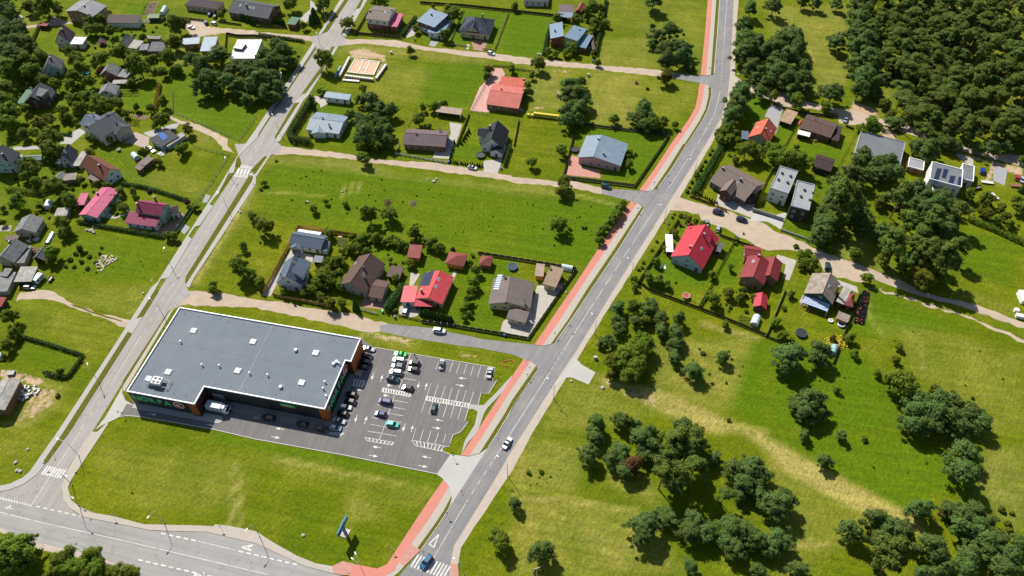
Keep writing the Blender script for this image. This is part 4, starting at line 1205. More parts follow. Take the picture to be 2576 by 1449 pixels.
def tree(kind, x, y, r, label, group, name=None):
    """x,y,r : crown centre and half width on the photo (2576 frame)"""
    rm = 1.04 * r / ppm(y, 4)
    base = 'p' if kind in 'pn' else ('f' if kind == 'f' else 'd')
    if kind in 'dybpn' and rm < 1.25:
        loc = G(x, y, rm * .5); loc.z = 0
        PLACED.append((loc.x, loc.y, rm))
        return plant(name or 'shrub', label, 'shrub', group, loc, (rm * 1.1, rm * 1.1, rm * TRNG.uniform(.95, 1.25)), shrub_meshes('p' if kind == 'n' else kind, TRNG.randrange(3)), ('foliage', 'stem'))
    rm = max(rm, 1.2)
    sz = rm * TRNG.uniform(.94, 1.12)
    loc = G(x, y, ZC[base] * sz); loc.z = 0
    PLACED.append((loc.x, loc.y, rm))
    k = rm * TRNG.uniform(.95, 1.05) / (1.05 if base == 'd' else 1.0)
    return plant(name or {'d': 'broadleaf_tree', 'p': 'pine_tree', 'f': 'pine_tree', 'y': 'broadleaf_tree', 'b': 'broadleaf_tree', 'n': 'pine_tree'}[kind], label, 'tree', group, loc, (k * TRNG.uniform(.9, 1.1), k * TRNG.uniform(.9, 1.1), sz), tree_meshes(kind, TRNG.randrange(8)), ('crown', 'trunk'))
def cone(kind, p, h, slim, label, group, name='thuja'):
    return plant(name, label, 'shrub' if h < 2.5 else 'tree', group, Vector((p[0], p[1], 0)), (h, h, h * TRNG.uniform(.9, 1.1)), cone_meshes(kind, TRNG.randrange(3), slim), ('crown', 'trunk'))
# ---- trees read off the photograph, tile by tile:  kind u,v,half-width
TREES = {
 '00': 'd450,60,110 d580,90,70 y300,60,80 d890,290,70 d1000,290,60 d1110,310,55 d910,210,60 d1020,190,60 d1215,310,30 d1780,240,110 d1740,430,80 d1690,580,100 d1640,720,60 d1785,690,60 d1210,530,90 d1330,560,70 d1390,660,120 d1530,620,70 d1440,380,45 d780,590,80 d690,520,60 d990,600,80 d800,680,80 d750,770,70 d290,620,110 d420,570,80 d300,720,90 d60,700,130 d750,1010,80 d790,1080,70 d880,970,70 d980,1020,80 d1080,1060,90 d1180,1040,70 d950,1080,60 d1510,1090,60 d1640,1030,70 d1370,1080,45 d1620,1210,90 d1890,1300,60 d500,1200,70 y400,1240,80 y230,1340,60 d340,1340,55 d100,1130,110 d60,1000,90 d250,1090,60 d640,1120,70 d520,1390,110 d60,880,90 d80,1250,100 d690,1180,50 d430,800,60 d900,820,60 d560,850,70 d700,850,60 d2220,150,40 d1320,830,50 y1060,810,40 y260,790,40 y1110,1410,45 d910,1400,50 d760,1220,35 d620,1190,40 d1260,1140,40 d700,1330,25 d1100,120,25 y1650,200,35 d1560,1260,40',
 '00p': 'p140,560,120 p90,330,130 p180,450,130 p60,120,90 p30,20,80 p200,300,90 p40,520,100 p1930,600,80 p2200,540,90 p2365,665,65 p2040,680,110 p2110,800,110 p2020,870,100 p2480,700,85 p2300,820,90 p2400,880,80 p2530,750,90 p2540,900,80 p2170,900,80 p2330,720,80 p2480,1000,60',
 '10p': 'p100,545,80 p200,450,70 p290,520,90 p150,620,100 p60,680,100 p240,620,80 p320,620,60 p30,820,110 p150,800,100 p220,880,80 p100,930,90 p180,980,70 p380,620,45',
 '10': 'd920,230,65 d340,40,70 d670,40,80 d480,255,40 d1610,290,40 d1900,350,60 d1990,150,80 d1940,90,50 d1780,60,25 d1555,505,45 d1250,20,80 y2340,700,50 d2320,760,40 d1080,895,45 d1790,1070,55 d1680,1080,40 d1640,1200,60 d1740,1270,30 d280,150,20 d640,920,30 d690,930,30 d1895,1040,40',
 '10q': 'p1060,1000,60 p1170,1010,80 p1250,1080,70 p1150,1090,60 p950,1150,55 p1360,1110,70 p1060,1220,80 p1180,1200,70 p1270,1230,60 p1090,1330,100 p1230,1340,90 p1330,1300,60 p1020,1400,50 p1320,1410,70',
 '20': 'd0,690,45 y270,640,75 d200,760,35 d160,860,40 d140,930,45 y1540,770,75 d1030,1195,55 d800,80,80 d830,240,60 d760,160,40 y650,200,60 d820,290,55 d890,80,45 d460,180,50 d950,230,40 d925,280,20 d370,520,45 d440,540,35 d540,530,40 d610,480,60 d860,630,35 d810,540,25 d880,1355,15 d1365,890,20 d30,60,40',
 '20p': 'p1410,265,30 p1460,360,75 p1600,310,90 p1420,430,50 p1550,480,80 p1690,470,90 p1760,500,65 p1560,590,85 p1700,570,80 p1760,600,60 p1800,680,35 p1540,640,60 p1420,10,90',
 '20q': 'p570,860,80 p690,820,60 p640,950,110 p560,980,70 p700,1000,80 p570,1100,80 p680,1090,90 p560,1200,80 p660,1180,70 p1330,1080,85 p1260,1180,75 p1400,1170,60 d1420,1240,70 d1520,1230,60 p1330,1250,70 d1640,1255,35',
 '20r': 'p2400,90,75 p2340,250,90 p2350,390,100 p2360,500,110 p2310,590,70 p2480,430,80 p2530,540,80 p2420,660,80 p2500,720,70 p2450,780,60 p2300,950,110 p2250,1050,110 p2230,1150,100 p2350,850,60 p2500,920,70 p2540,830,60 d2110,1330,60 d2160,1290,60 d2180,1400,60 d2240,1340,45 d2260,1420,45 d2090,1400,50',
 '30': 'p60,60,90 p250,360,110 p130,400,90 p60,480,110 p300,470,90 p180,560,100 p60,600,90 p370,660,80 p130,720,110 p200,800,100 p340,780,90 p60,780,80 p250,880,80 p370,900,70 d60,960,60 d300,1010,80 d580,1080,50 p650,930,120 p700,420,90 p700,40,60 p950,60,130 p950,190,110 p480,40,60 p350,20,60 d1050,1270,100 d930,1290,50 y1180,1040,55 y1240,1150,50',
 '30f': 'p880,640,80 p1050,640,80 p980,770,120 p1060,850,100 p930,880,100 p1100,930,60 p900,480,100 p1000,560,100 p860,330,100 p980,400,110',
 '31': 'd100,130,100 d230,160,100 d330,180,100 d60,60,90 y290,30,30 d2030,500,60 d2200,540,70 d2500,560,50 d2540,640,70 y2350,640,50 y2220,700,60 d2300,760,60 y2150,680,40 d2400,730,50 d2430,800,50 d2200,600,50',
 '31g': 'p960,110,90 p900,190,80 p1120,200,90 p1230,160,70 p820,300,100 p950,330,90 p1070,300,70 p1180,300,90 p1290,290,80 f720,440,130 f850,480,110 p640,560,100 f780,600,110 p900,620,100 p600,680,90 p560,800,110 d680,770,100 p540,900,110 y640,930,60 p860,720,90 p960,720,90 p1000,800,80 p1180,540,60 y1120,580,60 f1370,480,110 p1500,440,100 p1580,520,80 p1330,560,80 p1450,600,90 p1560,640,90 p1700,600,90 p1770,530,90 f1700,700,90 p1850,620,80 f1940,650,80 p1850,780,80 f1420,760,100 p1620,800,110 f1550,900,90 p1720,880,90 p1820,850,80 p1140,880,90 f1270,950,110 f1200,1000,80 p1330,1050,70 f1500,1000,90 f1640,1060,110 f1800,1080,120 f1930,1000,80 f1850,1180,100 p1720,1180,90 p1480,1150,90 p1560,1100,80 y1170,1160,80 d870,1100,70 y1570,1330,130 y1450,1310,80 d1720,1320,90 d770,930,50 y880,860,40 y1260,830,50 d630,1050,40 d1350,1230,60',
 '31h': 'd280,1030,30 d400,1090,45 d330,1120,50 d380,1190,50 d470,1180,40 y330,1230,38 y430,1245,35 y510,1285,35 d1000,1350,60',
 '31i': 'p1600,40,110 p1680,100,60 p1900,20,60 p2100,30,60 p2250,40,80 p2400,30,60 d2560,160,40 p1500,20,80 p1800,-20,70',
 '11': 'd1140,710,90 d1340,700,75 d75,820,95 d580,650,45 d700,580,30 d900,600,30 d80,390,30 d45,455,22 d205,170,15 d40,1390,60 d360,560,12 d40,990,14',
 '11t': 'd1080,140,70',
 '11g': 'd1590,880,75 d1750,990,70 d1830,1040,60 d1870,1050,50 d735,900,55 d960,940,40 d1080,940,60 d1200,950,60 d1350,960,50 d1400,1000,50 d1480,1010,50 d1000,1050,70 d1120,1080,45 d800,1180,70 d690,1330,90 d620,1400,70 d780,1330,60 y1550,1200,50 d1400,1350,50 d2220,1270,55 d2190,1390,60 d2180,1120,30 d2160,1190,25 d2155,1230,20 b1980,1060,30 d1430,60,25 d1220,20,60 d1090,20,60 y870,1080,40 d560,1440,50 d850,1170,50 d730,1180,50 d1150,930,45 d1250,960,45 d1300,985,42 d1440,985,45 d1520,1050,38 d1420,1060,34 d1040,970,45 d930,1040,50 d1060,1110,40 d700,1200,45 d870,1200,45 d640,1330,60 d720,1260,55 d760,1400,60 d850,1420,60 d840,1300,50 y700,1430,45 d1660,930,35',
 '12': 'd280,40,50 y740,150,70 d650,90,50 d860,150,50 d2150,30,40 d2190,10,40 d2140,110,50 d2120,180,45 d2080,220,40 d2100,300,35 d2150,260,35 d1400,230,30 d570,20,60 d480,60,40',
 '21': 'd500,60,65 d195,185,55 d475,810,85 d710,840,20 d740,840,18 d580,850,25 d1190,80,30 d1160,130,30 d1180,200,45 d1245,105,22',
 '21y': 'y520,380,75 d520,470,70',
 '21s': 'd1120,600,45 d1080,650,50 d1050,700,50 d1020,750,50 d970,800,45 d920,850,50 d880,900,40 d890,970,45',
 '21r': 'd1990,100,22 d2020,60,20 d1945,170,22 d1915,215,20 d1895,250,28 d1860,310,38 d1810,385,20 d1785,435,18 d1760,470,25',
 '21g': 'd2360,60,100 d2480,90,80 y2250,150,45 d2190,110,25 y1770,750,50 y1700,720,30 y1850,780,40 y1920,805,38 d1640,890,45 d1450,1180,55 d1455,980,20 d1410,1065,20 d1325,1190,22 d1275,1260,25 d1310,1240,22 d1240,1360,40 d1380,1340,60 d1470,1370,60 d1560,1410,50 d2010,1310,50 d2200,1240,40 d1635,705,15 d1615,740,18 d1575,805,15 b1695,820,22 d1240,1440,40 d2260,960,30 d2250,1000,25 d2330,900,15 d1550,1050,35',
 '22': 'p1060,200,75 p1060,320,60 d1230,190,75 p1400,170,75 p1360,240,70 p1500,300,75 d1340,330,60 p1510,420,75 p1650,450,85 p1640,560,70 p1680,300,75 p960,530,70 p880,570,35 d1340,560,105 d1200,650,130 d1100,760,110 y1020,740,100 d1250,780,110 d1170,880,100 y1000,880,60 p1640,690,70 p1830,830,85 p2120,690,65 p1920,650,30 p1080,400,60 p1240,330,60',
 '22g': 'd2030,110,75 y2180,50,60 d2300,90,50 d2430,90,40 d2150,370,40 d2320,20,45',
 '22s': 'p850,1360,95 p1110,1330,90 p1240,1370,70 p1400,1430,60 p1730,1410,110 d2180,1330,25 d2155,955,15',
 '32': 'p200,680,140 p180,780,110 p520,620,110 p500,700,90 d820,500,55 d875,660,45 d1320,590,38 y1285,720,45 d1105,860,42 d690,1020,38 p420,1130,130 p380,1240,110 p500,1250,90 p300,1180,90',
 '32g': 'd1350,970,150 y1680,1020,60 p1560,1130,110 p1720,1130,110 p1880,1150,100 p1500,1230,130 p1660,1260,130 p1850,1300,130 p2030,1270,110 p1450,1370,110 p1600,1400,110 p1950,1400,110 p2150,1350,110 y1870,1040,30 d2055,1100,20',
 '32h': 'd160,200,30 d80,340,50 d150,470,50 y650,500,40 y680,560,30 d240,520,30 d230,60,40',
 '23': 'p840,40,100 p770,220,110 p1100,200,90 p1000,260,80 p1300,60,110 p1400,130,90 n1210,330,100 p1120,390,80 p1340,230,70 f1660,60,120 f1780,150,110 p1640,230,80 p1540,240,80 f1850,40,90 p2040,260,70 f1530,400,110 f1700,400,110 f1850,330,110 p1650,520,90 p2250,380,120 p2400,360,130 p2480,450,110 p2330,500,110 f2150,620,70 p2300,620,80 p2480,620,90 p1330,920,130 p1330,1030,110 p1570,860,100 p1850,900,100 p1800,1000,110 p1950,1010,100 p2200,960,120 p2330,980,120 p2450,1080,110 p2150,1080,110 p2250,1180,110 p1800,1350,85 p2480,1400,80 p1900,120,80',
 '23s': 'p300,1190,110 p30,720,65 d170,405,30 d290,395,30',
 '13s': 'd2450,1085,105',
 '33': 'p370,30,60 p750,40,55 p570,290,75 d970,70,35 p1990,200,125 p1970,390,150 p1540,760,115 p840,1000,120 p1050,870,120 p1180,950,110 p1300,980,110 p1150,1080,110 p1380,980,100 f1290,1160,140 f1270,1280,130 p1620,1130,120 p1700,1220,110 p1820,770,90 p1930,830,120 p2080,800,110 p1950,960,120 p2090,930,110 p2230,900,90 p2150,1050,130 p2300,1070,110 p2020,1220,120 p2000,1350,110 p2350,1360,120 p2530,1130,80 p1100,1330,60 p1540,1410,80 p290,1380,90 p90,1080,120 p30,1200,80 p130,700,140 p60,760,120 n1780,820,55 y2350,780,40 y2460,820,30 y2420,920,40 y2440,990,40 p2450,1250,110 p1800,1350,90 p1650,1420,90 p2200,1200,100',
 '03': 'd130,1200,170 d60,1110,90 d230,1130,120 d90,1340,120 d250,1290,120 d620,1290,120 d560,1400,100 d700,1370,110 d920,1250,110 d850,1330,100 d980,1370,100 d1080,1440,60 d1180,1400,90 d1300,1420,90 y880,1440,80',
 '01': 'd500,50,110 d320,230,110 d300,320,70 d550,440,110 d620,460,80 d380,390,70 d690,560,80 d620,790,85 d640,880,70 d165,590,90 d900,80,50 d1810,60,60 d1850,30,50 d1080,430,50 d980,410,50 d1200,470,50 d1340,480,45 d1130,540,45 d1110,610,40 d1240,640,60 y1210,600,40 b1500,480,30 b1880,590,35 d1960,640,40 y1690,920,55 d1750,930,50 d520,1100,80 d510,1180,50 y800,1050,40 d30,790,40 d1450,80,60 d1040,760,30 d1170,700,25 y400,630,35 d820,360,40 y1590,180,45 d30,650,35 d440,640,30 d240,330,45 d470,160,35',
 '01e': 'd2450,1030,50 d2410,1230,110 d2540,730,50 d2140,1420,50 d2530,1320,60',
 '01w': 'y800,1060,30 d760,1100,28 y860,1090,25 d700,1160,30 d900,1130,24 y1000,1100,22 d820,1180,26 d960,1190,22 y740,1230,26 d880,1250,24 d1020,1040,20 d660,1230,22',
 '02': 'd2150,20,50 d90,290,80 d130,470,70 y60,580,60 d610,840,40 d580,1080,30 d190,550,30 d30,700,35',
}
WHERE = {'01w': ('%s of the weedy patch round the plank heap', 'weedy shrubs round the plank heap'), '00': ('%s in the gardens of the old western houses', 'trees and shrubs of the western gardens'), '00p': ('%s in the dark clumps near the white flat-roofed house', 'pines by the white flat-roofed house'),
 '10p': ('%s of the dense stand along the western pavement', 'pines along the western pavement'), '10': ('%s beside the northern track and its houses', 'trees by the northern track'), '10q': ('%s of the grove behind the light grey bungalow', 'grove behind the light grey bungalow'),
 '20': ('%s in the gardens along the northern track, east part', 'garden trees of the northern track'), '20p': ('%s of the clump on the mown plot above the track', 'pine clump on the mown plot'), '20q': ('%s around the pale mown square plot', 'trees round the pale mown plot'),
 '20r': ('%s along the east side of the curved street', 'trees east of the curved street'), '30': ('%s on the grassy clearing beside the forest', 'trees of the forest clearing'), '30f': ('%s at the front edge of the forest by the clearing', 'pines at the forest edge'),
 '31': ('%s in the gardens near the modern flat-roofed houses', 'garden plants of the modern houses'), '31g': ('%s of the grove between the modern houses and the eastern track', 'grove of the eastern track'), '31h': ('%s in front of the weathered-roof house by the track', 'garden shrubs by the weathered-roof house'),
 '31i': ('%s shading the sandy yard north of the white villa', 'pines of the sandy yard'), '11': ('%s standing alone on the big central meadow', 'lone trees of the central meadow'), '11t': ('%s alone on the roadside of the middle track', 'lone roadside tree'),
 '11g': ('%s in the gardens behind the supermarket', 'garden trees behind the supermarket'), '12': ('%s beside the lane north of the supermarket', 'garden shrubs on the supermarket lane'), '21': ('%s on the lawns around the blue-roofed house', 'trees round the blue-roofed house'),
 '21y': ('%s on the verge where track and meadow meet', 'verge trees of the middle track'), '21s': ('%s in the row shading the red cycle path', 'trees in a row by the cycle path'), '21r': ('%s planted in a row outside the clipped hedge', 'young trees outside the hedge'),
 '21g': ('%s in the gardens of the red-roofed houses east of the street', 'garden plants east of the street'), '22': ('%s of the loose clump beside the eastern shoulder', 'clump by the eastern shoulder'), '22g': ('%s in the fenced garden with the red shed', 'garden trees by the red shed'),
 '22s': ('%s on the upper edge of the southern grove', 'upper trees of the southern grove'), '32': ('%s scattered on the eastern meadow below the gardens', 'scattered trees of the eastern meadow'), '32g': ('%s of the big round clump on the eastern meadow', 'round clump of the eastern meadow'),
 '32h': ('%s in the garden with the trampoline', 'garden shrubs by the trampoline'), '23': ('%s of the large grove on the southern meadow', 'large southern grove'), '23s': ('%s standing apart on the southern hay meadow', 'lone trees of the hay meadow'), '13s': ('%s alone on the meadow beside the zebra crossing street', 'lone meadow tree'),
 '33': ('%s of the south-eastern slope below the straw strip', 'trees of the south-eastern slope'), '03': ('%s on the outer side of the main road', 'trees outside the main road'), '01': ('%s among the western sheds and pink-roofed houses', 'trees of the western sheds'),
 '01e': ('%s on the meadow just east of the western street', 'meadow bushes east of the western street'), '02': ('%s by the gardens at the western edge', 'shrubs at the western edge')}
KIND = {'d': 'green broadleaf %s', 'p': 'dark green pine %s', 'f': 'tall olive pine %s', 'y': 'bright yellow-green leafy %s', 'b': 'dark purple-leaved %s', 'n': 'brown dying pine %s'}
for tl, s in TREES.items():
    i, j = int(tl[0]), int(tl[1])
    for w in s.split():
        kd = w[0]
        u, v, r = [float(q) for q in w[1:].split(',')]
        x, y, rr = 644 * i + u / 4, 362.25 * j + v / 4, r / 4 * (.92 if tl in ('00', '01', '11g', '21g') else 1)
        small = rr / ppm(y, 4) < 1.25
        ph, gp = WHERE[tl]
        tree(kd, x, y, rr, ph % (KIND[kd] % ('shrub' if small else 'tree')), gp + (', shrubs' if small else ''))
plant('broadleaf_tree', 'tall dense green tree at the roadside by the building site', 'tree', None, Vector((*QG('10 715,712')[0][:2], 0)), (4.3, 4.3, 5.6), tree_meshes('d', 3), ('crown', 'trunk'))
# ---- the forest : pines set out with uneven spacing
fp = [(p.x, p.y) for p in QG('30 820,150 900,-20 1200,-130 2750,-130 2750,1449 2576,1440 2200,1400 1900,1370 1600,1290 1330,1170 1290,900 1300,720 1160,660 1130,480 1000,300', 9)]
def inside(x, y, pts):
    r = False
    for k in range(len(pts)):
        (ax, ay), (bx, by) = pts[k], pts[(k + 1) % len(pts)]
        if (ay > y) != (by > y) and x < (bx - ax) * (y - ay) / (by - ay) + ax: r = not r
    return r
frng = random.Random(11)
got = []
tries = 0
x0_, x1_ = min(p[0] for p in fp), max(p[0] for p in fp)
y0_, y1_ = min(p[1] for p in fp), max(p[1] for p in fp)
while len(got) < 290 and tries < 14000:
    tries += 1
    x, y = frng.uniform(x0_, x1_), frng.uniform(y0_, y1_)
    if not inside(x, y, fp): continue
    gap_ = math.sin(x * .13 + 2 + .8 * math.sin(y * .07)) * math.sin(y * .15 + 1)
    if gap_ > .62 and frng.random() < .85: continue
    if any((x - a) ** 2 + (y - b) ** 2 < (4.2 + 1.2 * math.sin(x * .21 + y * .17)) ** 2 for a, b in got): continue
    if any((x - a) ** 2 + (y - b) ** 2 < (2 + c) ** 2 for a, b, c in PLACED): continue
    got.append((x, y))
for x, y in got:
    r = frng.uniform(2.3, 4.4)
    plant('forest_pine', 'tall dark pine tree of the dense forest', 'tree', 'pines of the dense forest', Vector((x, y, 0)), (r, r * frng.uniform(.85, 1.15), frng.uniform(2.3, 3.7)), tree_meshes('f' if frng.random() < .7 else frng.choice('pppd'), frng.randrange(8)), ('crown', 'trunk'))
# ---- hedges : leafy bodies along a line
def hedge(s, w, h, label, kind='t', group=None, bump=.8):
    P = QG(s)
    rng = np.random.default_rng(int(abs(P[0].x) * 10))
    pos, nrm = [], []
    for a, b in zip(P[:-1], P[1:]):
        L = (b - a).length
        n = int(L * (w + 2 * h) * 20)
        t = rng.random(n)
        ang = rng.uniform(-.15, math.pi + .15, n)
        bp = 1 + .12 * np.sin(t * L / bump * 6.28) + rng.normal(0, .07, n)
        d = (b - a).normalized()
        nx, ny = -d.y, d.x
        cs = np.sign(np.cos(ang)) * np.abs(np.cos(ang)) ** .5
        ss = np.abs(np.sin(ang)) ** .6
        off = cs * w / 2 * bp
        pos.append(np.stack([a.x + d.x * t * L + nx * off, a.y + d.y * t * L + ny * off, np.maximum(.05, ss * h * bp)], 1))
        nrm.append(np.stack([nx * cs, ny * cs, ss], 1) + rng.normal(size=(n, 3)) * .45)
    V, Fc = leaves(np.vstack(pos), np.vstack(nrm), .34, rng, 1.5)
    c = P[0]
    o = thing('hedge', label, 'hedge', (c.x, c.y, 0), group)
    link('foliage', mesh_of('foliage', (V - np.array([c.x, c.y, 0])).tolist(), Fc.tolist(), LEAF[kind]), o)
    b_ = MB()
    for a, b in zip(P[:-1], P[1:]):
        L = (b - a).length
        for k in range(max(1, int(L / 1.2))):
            q = a.lerp(b, (k + .5) / max(1, int(L / 1.2)))
            b_.tube((q.x - c.x, q.y - c.y, 0), (q.x - c.x, q.y - c.y, h * .7), .05, .03, 5)
    link('stem', mesh_of('stem', b_.V, b_.F, BARKB), o)
    return o
hedge('10 575,1010 345,1370 370,1425 555,1449', 2.6, 2.8, 'tall dark hedge wrapped round the light grey bungalow')
hedge('21 2130,0 1990,240 1830,510', 2.6, 2.2, 'tall clipped green hedge of the brown-roofed house')
hedge('12 1480,0 1330,200 1325,240 11 1500,1449', 2.2, 2.4, 'dense dark hedge between the brown and the red-roofed house')
hedge('01 790,790 1100,850 1650,945', 1.3, 1.4, 'low clipped hedge below the magenta-roofed house')
hedge('01 1240,410 1480,450 1900,580', 1.3, 1.4, 'clipped hedge above the magenta-roofed house')
hedge('02 165,480 500,575 850,690', 1.0, 1.3, 'dark hedge of low shrubs closing the western vegetable plot')
hedge('02 830,715 695,895', 1.1, 1.3, 'short dark hedge at the street end of the western plot')
hedge('02 450,855 560,890 690,905', 1.2, 1.4, 'short dark hedge below the western plot')
hedge('10 1610,190 1500,330 1470,370', 1.6, 2.0, 'dark hedge beside the red-roofed annex')
hedge('20 395,260 350,400 320,560', 1.6, 2.0, 'dark hedge left of the green-walled house')
hedge('20 945,0 900,280 840,560', 1.3, 2.2, 'long thin dark hedge right of the green-walled house')
hedge('20 1240,1300 1560,1345', 1.6, 1.5, 'clipped hedge above the lawn of the blue-roofed house')
hedge('00 1610,860 1590,980 1565,1120', 1.6, 1.6, 'golden-leaved hedge in the western gardens', 'g')
hedge('31 450,270 650,350', 1.3, 1.3, 'low hedge along the dark-roofed cabin', 't')
hedge('31 2000,760 2250,860 2576,1010', 2.4, 1.8, 'overgrown dark hedge at the edge of the eastern plot', 'd')
hedge('01 80,470 400,510', 2.0, 1.6, 'dark hedge in the shade of the western gardens', 'd')
hedge('00 400,270 310,480', 1.0, 1.5, 'thin dark hedge beside the long lawn of the white cottage', 'd')
hedge('10 30,360 450,420 480,430', 1.4, 1.4, 'dark hedge behind the pines along the northern track')
hedge('00 590,1350 720,1370', 1.0, 1.0, 'low dark hedge beside the paved drive of the slate house')
hedge('11 2560,30 2500,230', 1.3, 1.7, 'dark hedge right of the white house with black roof')
hedge('22 1995,0 1890,190', 1.1, 1.0, 'low hedge between the two red-roofed houses', 'd')
def row(s, n, h, slim, label, group, kind='t', name='thuja'):
    a, b = QG(s)
    for k in range(n):
        p = a.lerp(b, k / (n - 1))
        cone(kind, (p.x + TRNG.uniform(-.15, .15), p.y + TRNG.uniform(-.15, .15)), h * TRNG.uniform(.85, 1.15), slim, label, group, name)
row('12 1670,270 1965,345', 10, 3.6, .24, 'thuja in the row in front of the red-roofed house with solar panels', 'thujas before the solar-panel house')
row('11 1960,190 2275,230', 14, 1.8, .24, 'small thuja in the row along the track before the black-roofed house', 'small thujas by the track')
row('11 2000,0 1955,160', 7, 2.0, .24, 'small thuja between the paved yard and the lawn', 'small thujas by the paved yard')
row('10 190,235 290,260', 6, 4.0, .16, 'tall thuja of the row left of the green-roofed shed', 'tall thujas by the green-roofed shed')
row('00 2440,200 2560,250', 6, 4.2, .18, 'tall thuja beside the slate house on the northern track', 'tall thujas by the slate house')
row('00 1255,1130 1480,1145', 11, 1.3, .3, 'small round shrub in the row below the vegetable beds', 'shrubs below the vegetable beds')
row('21 1890,520 2060,600', 8, 1.5, .24, 'small thuja along the front fence of the brown-roofed house', 'small thujas of the brown-roofed house')
row('10 2070,1449 2140,1330', 5, 2.2, .3, 'small dark conifer beside the paved yard of the long bungalow', 'conifers by the long bungalow')
cone('t', QG('12 1010,215')[0], 5.5, .22, 'slender blue-green spruce before the brown-roofed house', None, 'spruce_tree')
cone('t', QG('10 575,1090')[0], 7, .14, 'narrow pointed conifer at the head of the dark hedge', None, 'spruce_tree')
cone('t', QG('10 600,220')[0], 9, .26, 'tall spruce at the bend of the pale garden path', None, 'spruce_tree')
cone('t', QG('10 565,250')[0], 6, .26, 'smaller spruce beside the tall spruce at the garden path', None, 'spruce_tree')
cone('t', QG('20 1800,715')[0], 6, .3, 'young spruce in front of the pine clump by the cycle path', None, 'spruce_tree')
cone('t', QG('31 2545,480')[0], 5, .3, 'young spruce beside the flat trailer', None, 'spruce_tree')
# ================================================================ HOUSES
RM = {}
for n, c, k, kw in [
    ('slate', (.060, .066, .080), 'tile', {}), ('slateblue', (.10, .125, .165), 'tile', {}), ('black', (.022, .026, .034), 'tile', {}), ('navy', (.035, .042, .070), 'tile', {}),
    ('grey', (.20, .21, .225), 'tile', {}), ('brown', (.105, .062, .052), 'tile', {}), ('darkbrown', (.050, .028, .028), 'tile', {}), ('rust', (.165, .062, .038), 'tile', {}),
    ('mauve', (.135, .095, .105), 'tile', {}), ('greybrown', (.165, .128, .112), 'tile', {}), ('taupe', (.155, .125, .115), 'seam', {}), ('plum', (.095, .052, .068), 'tile', {}),
    ('blue', (.145, .225, .315), 'seam', {'rough': .5}), ('paleblue', (.19, .255, .318), 'seam', {'rough': .5}), ('steel', (.10, .132, .178), 'tile', {'rough': .5}), ('teal', (.22, .29, .31), 'seam', {}),
    ('red', (.50, .055, .065), 'tile', {'rough': .5}), ('crimson', (.47, .035, .055), 'seam', {'rough': .5}), ('orange', (.50, .105, .06), 'tile', {}), ('salmon', (.48, .135, .10), 'tile', {}), ('pink', (.50, .11, .20), 'seam', {}), ('magenta', (.24, .038, .085), 'seam', {}), ('brick', (.22, .055, .045), 'tile', {}), ('winered', (.24, .035, .04), 'seam', {}),
    ('white', (.80, .80, .80), 'seam', {}), ('old', (.19, .195, .20), 'old', {'stain': (.25, .24, .22)}), ('olddark', (.10, .105, .115), 'old', {'stain': (.15, .15, .15)}), ('oldpale', (.36, .345, .32), 'old', {'stain': (.28, .23, .19)}), ('weathered', (.26, .215, .18), 'old', {'stain': (.33, .29, .25)}),
    ('green', (.07, .17, .10), 'seam', {}), ('palegreen', (.33, .40, .25), 'seam', {}), ('olive', (.27, .22, .11), 'seam', {}), ('tan', (.29, .21, .14), 'seam', {}), ('tanlight', (.36, .275, .21), 'seam', {}), ('wood', (.36, .25, .15), 'old', {}), ('cobalt', (.01, .10, .38), 'seam', {})]:
    RM[n] = ROOF('roof_' + n, c, k, **kw)
MEMB_D = M('membrane_dark', (.13, .14, .155), .8, .1, .3, .2, stain=(.16, .17, .18))
MEMB_L = M('membrane_light', (.27, .285, .30), .8, .1, .3, .2, stain=(.23, .24, .25))
MEMB_W = M('membrane_white', (.80, .80, .81), .7, .04)
RM.update(memd=MEMB_D, meml=MEMB_L, memw=MEMB_W)
WM = {n: M('wall_' + n, c, .9, .12, .5, .15, stain=s) for n, c, s in [
    ('white', (.66, .66, .64), None), ('cream', (.55, .46, .30), None), ('ochre', (.40, .26, .12), None), ('brickbrown', (.24, .145, .085), (.20, .12, .075)), ('brickred', (.26, .095, .065), (.22, .08, .055)), ('wood', (.19, .105, .055), (.15, .085, .05)),
    ('darkwood', (.085, .05, .035), None), ('grey', (.33, .33, .32), None), ('greyblue', (.40, .47, .52), None), ('mint', (.30, .48, .40), None), ('greenpale', (.42, .52, .32), None), ('rust', (.25, .085, .035), None), ('pinkish', (.50, .33, .33), None),
    ('stone', (.38, .35, .31), (.30, .27, .24)), ('darkstone', (.11, .10, .095), None), ('black', (.035, .037, .04), None), ('orangewood', (.45, .21, .05), None), ('oldboard', (.22, .19, .16), (.17, .14, .12)), ('darkgreen', (.04, .09, .06), None), ('yellowish', (.58, .47, .27), None)]}
PANE = M('window_pane', (.03, .04, .055), .1, .05, spec=.8)
FRAME = M('window_frame', (.70, .70, .70), .5, .03)
FRAMED = M('window_frame_brown', (.16, .09, .05), .6, .05)
DOORM = M('door_brown', (.17, .07, .035), .6, .1)
CHIM = {'brick': M('chimney_brick', (.30, .10, .07), .9, .15), 'dark': M('chimney_dark', (.05, .05, .055), .8), 'white': M('chimney_white', (.65, .65, .64), .8), 'grey': M('chimney_grey', (.32, .32, .33), .8)}
PVM = M('solar_cell', (.018, .025, .055), .2, .05, spec=.7)

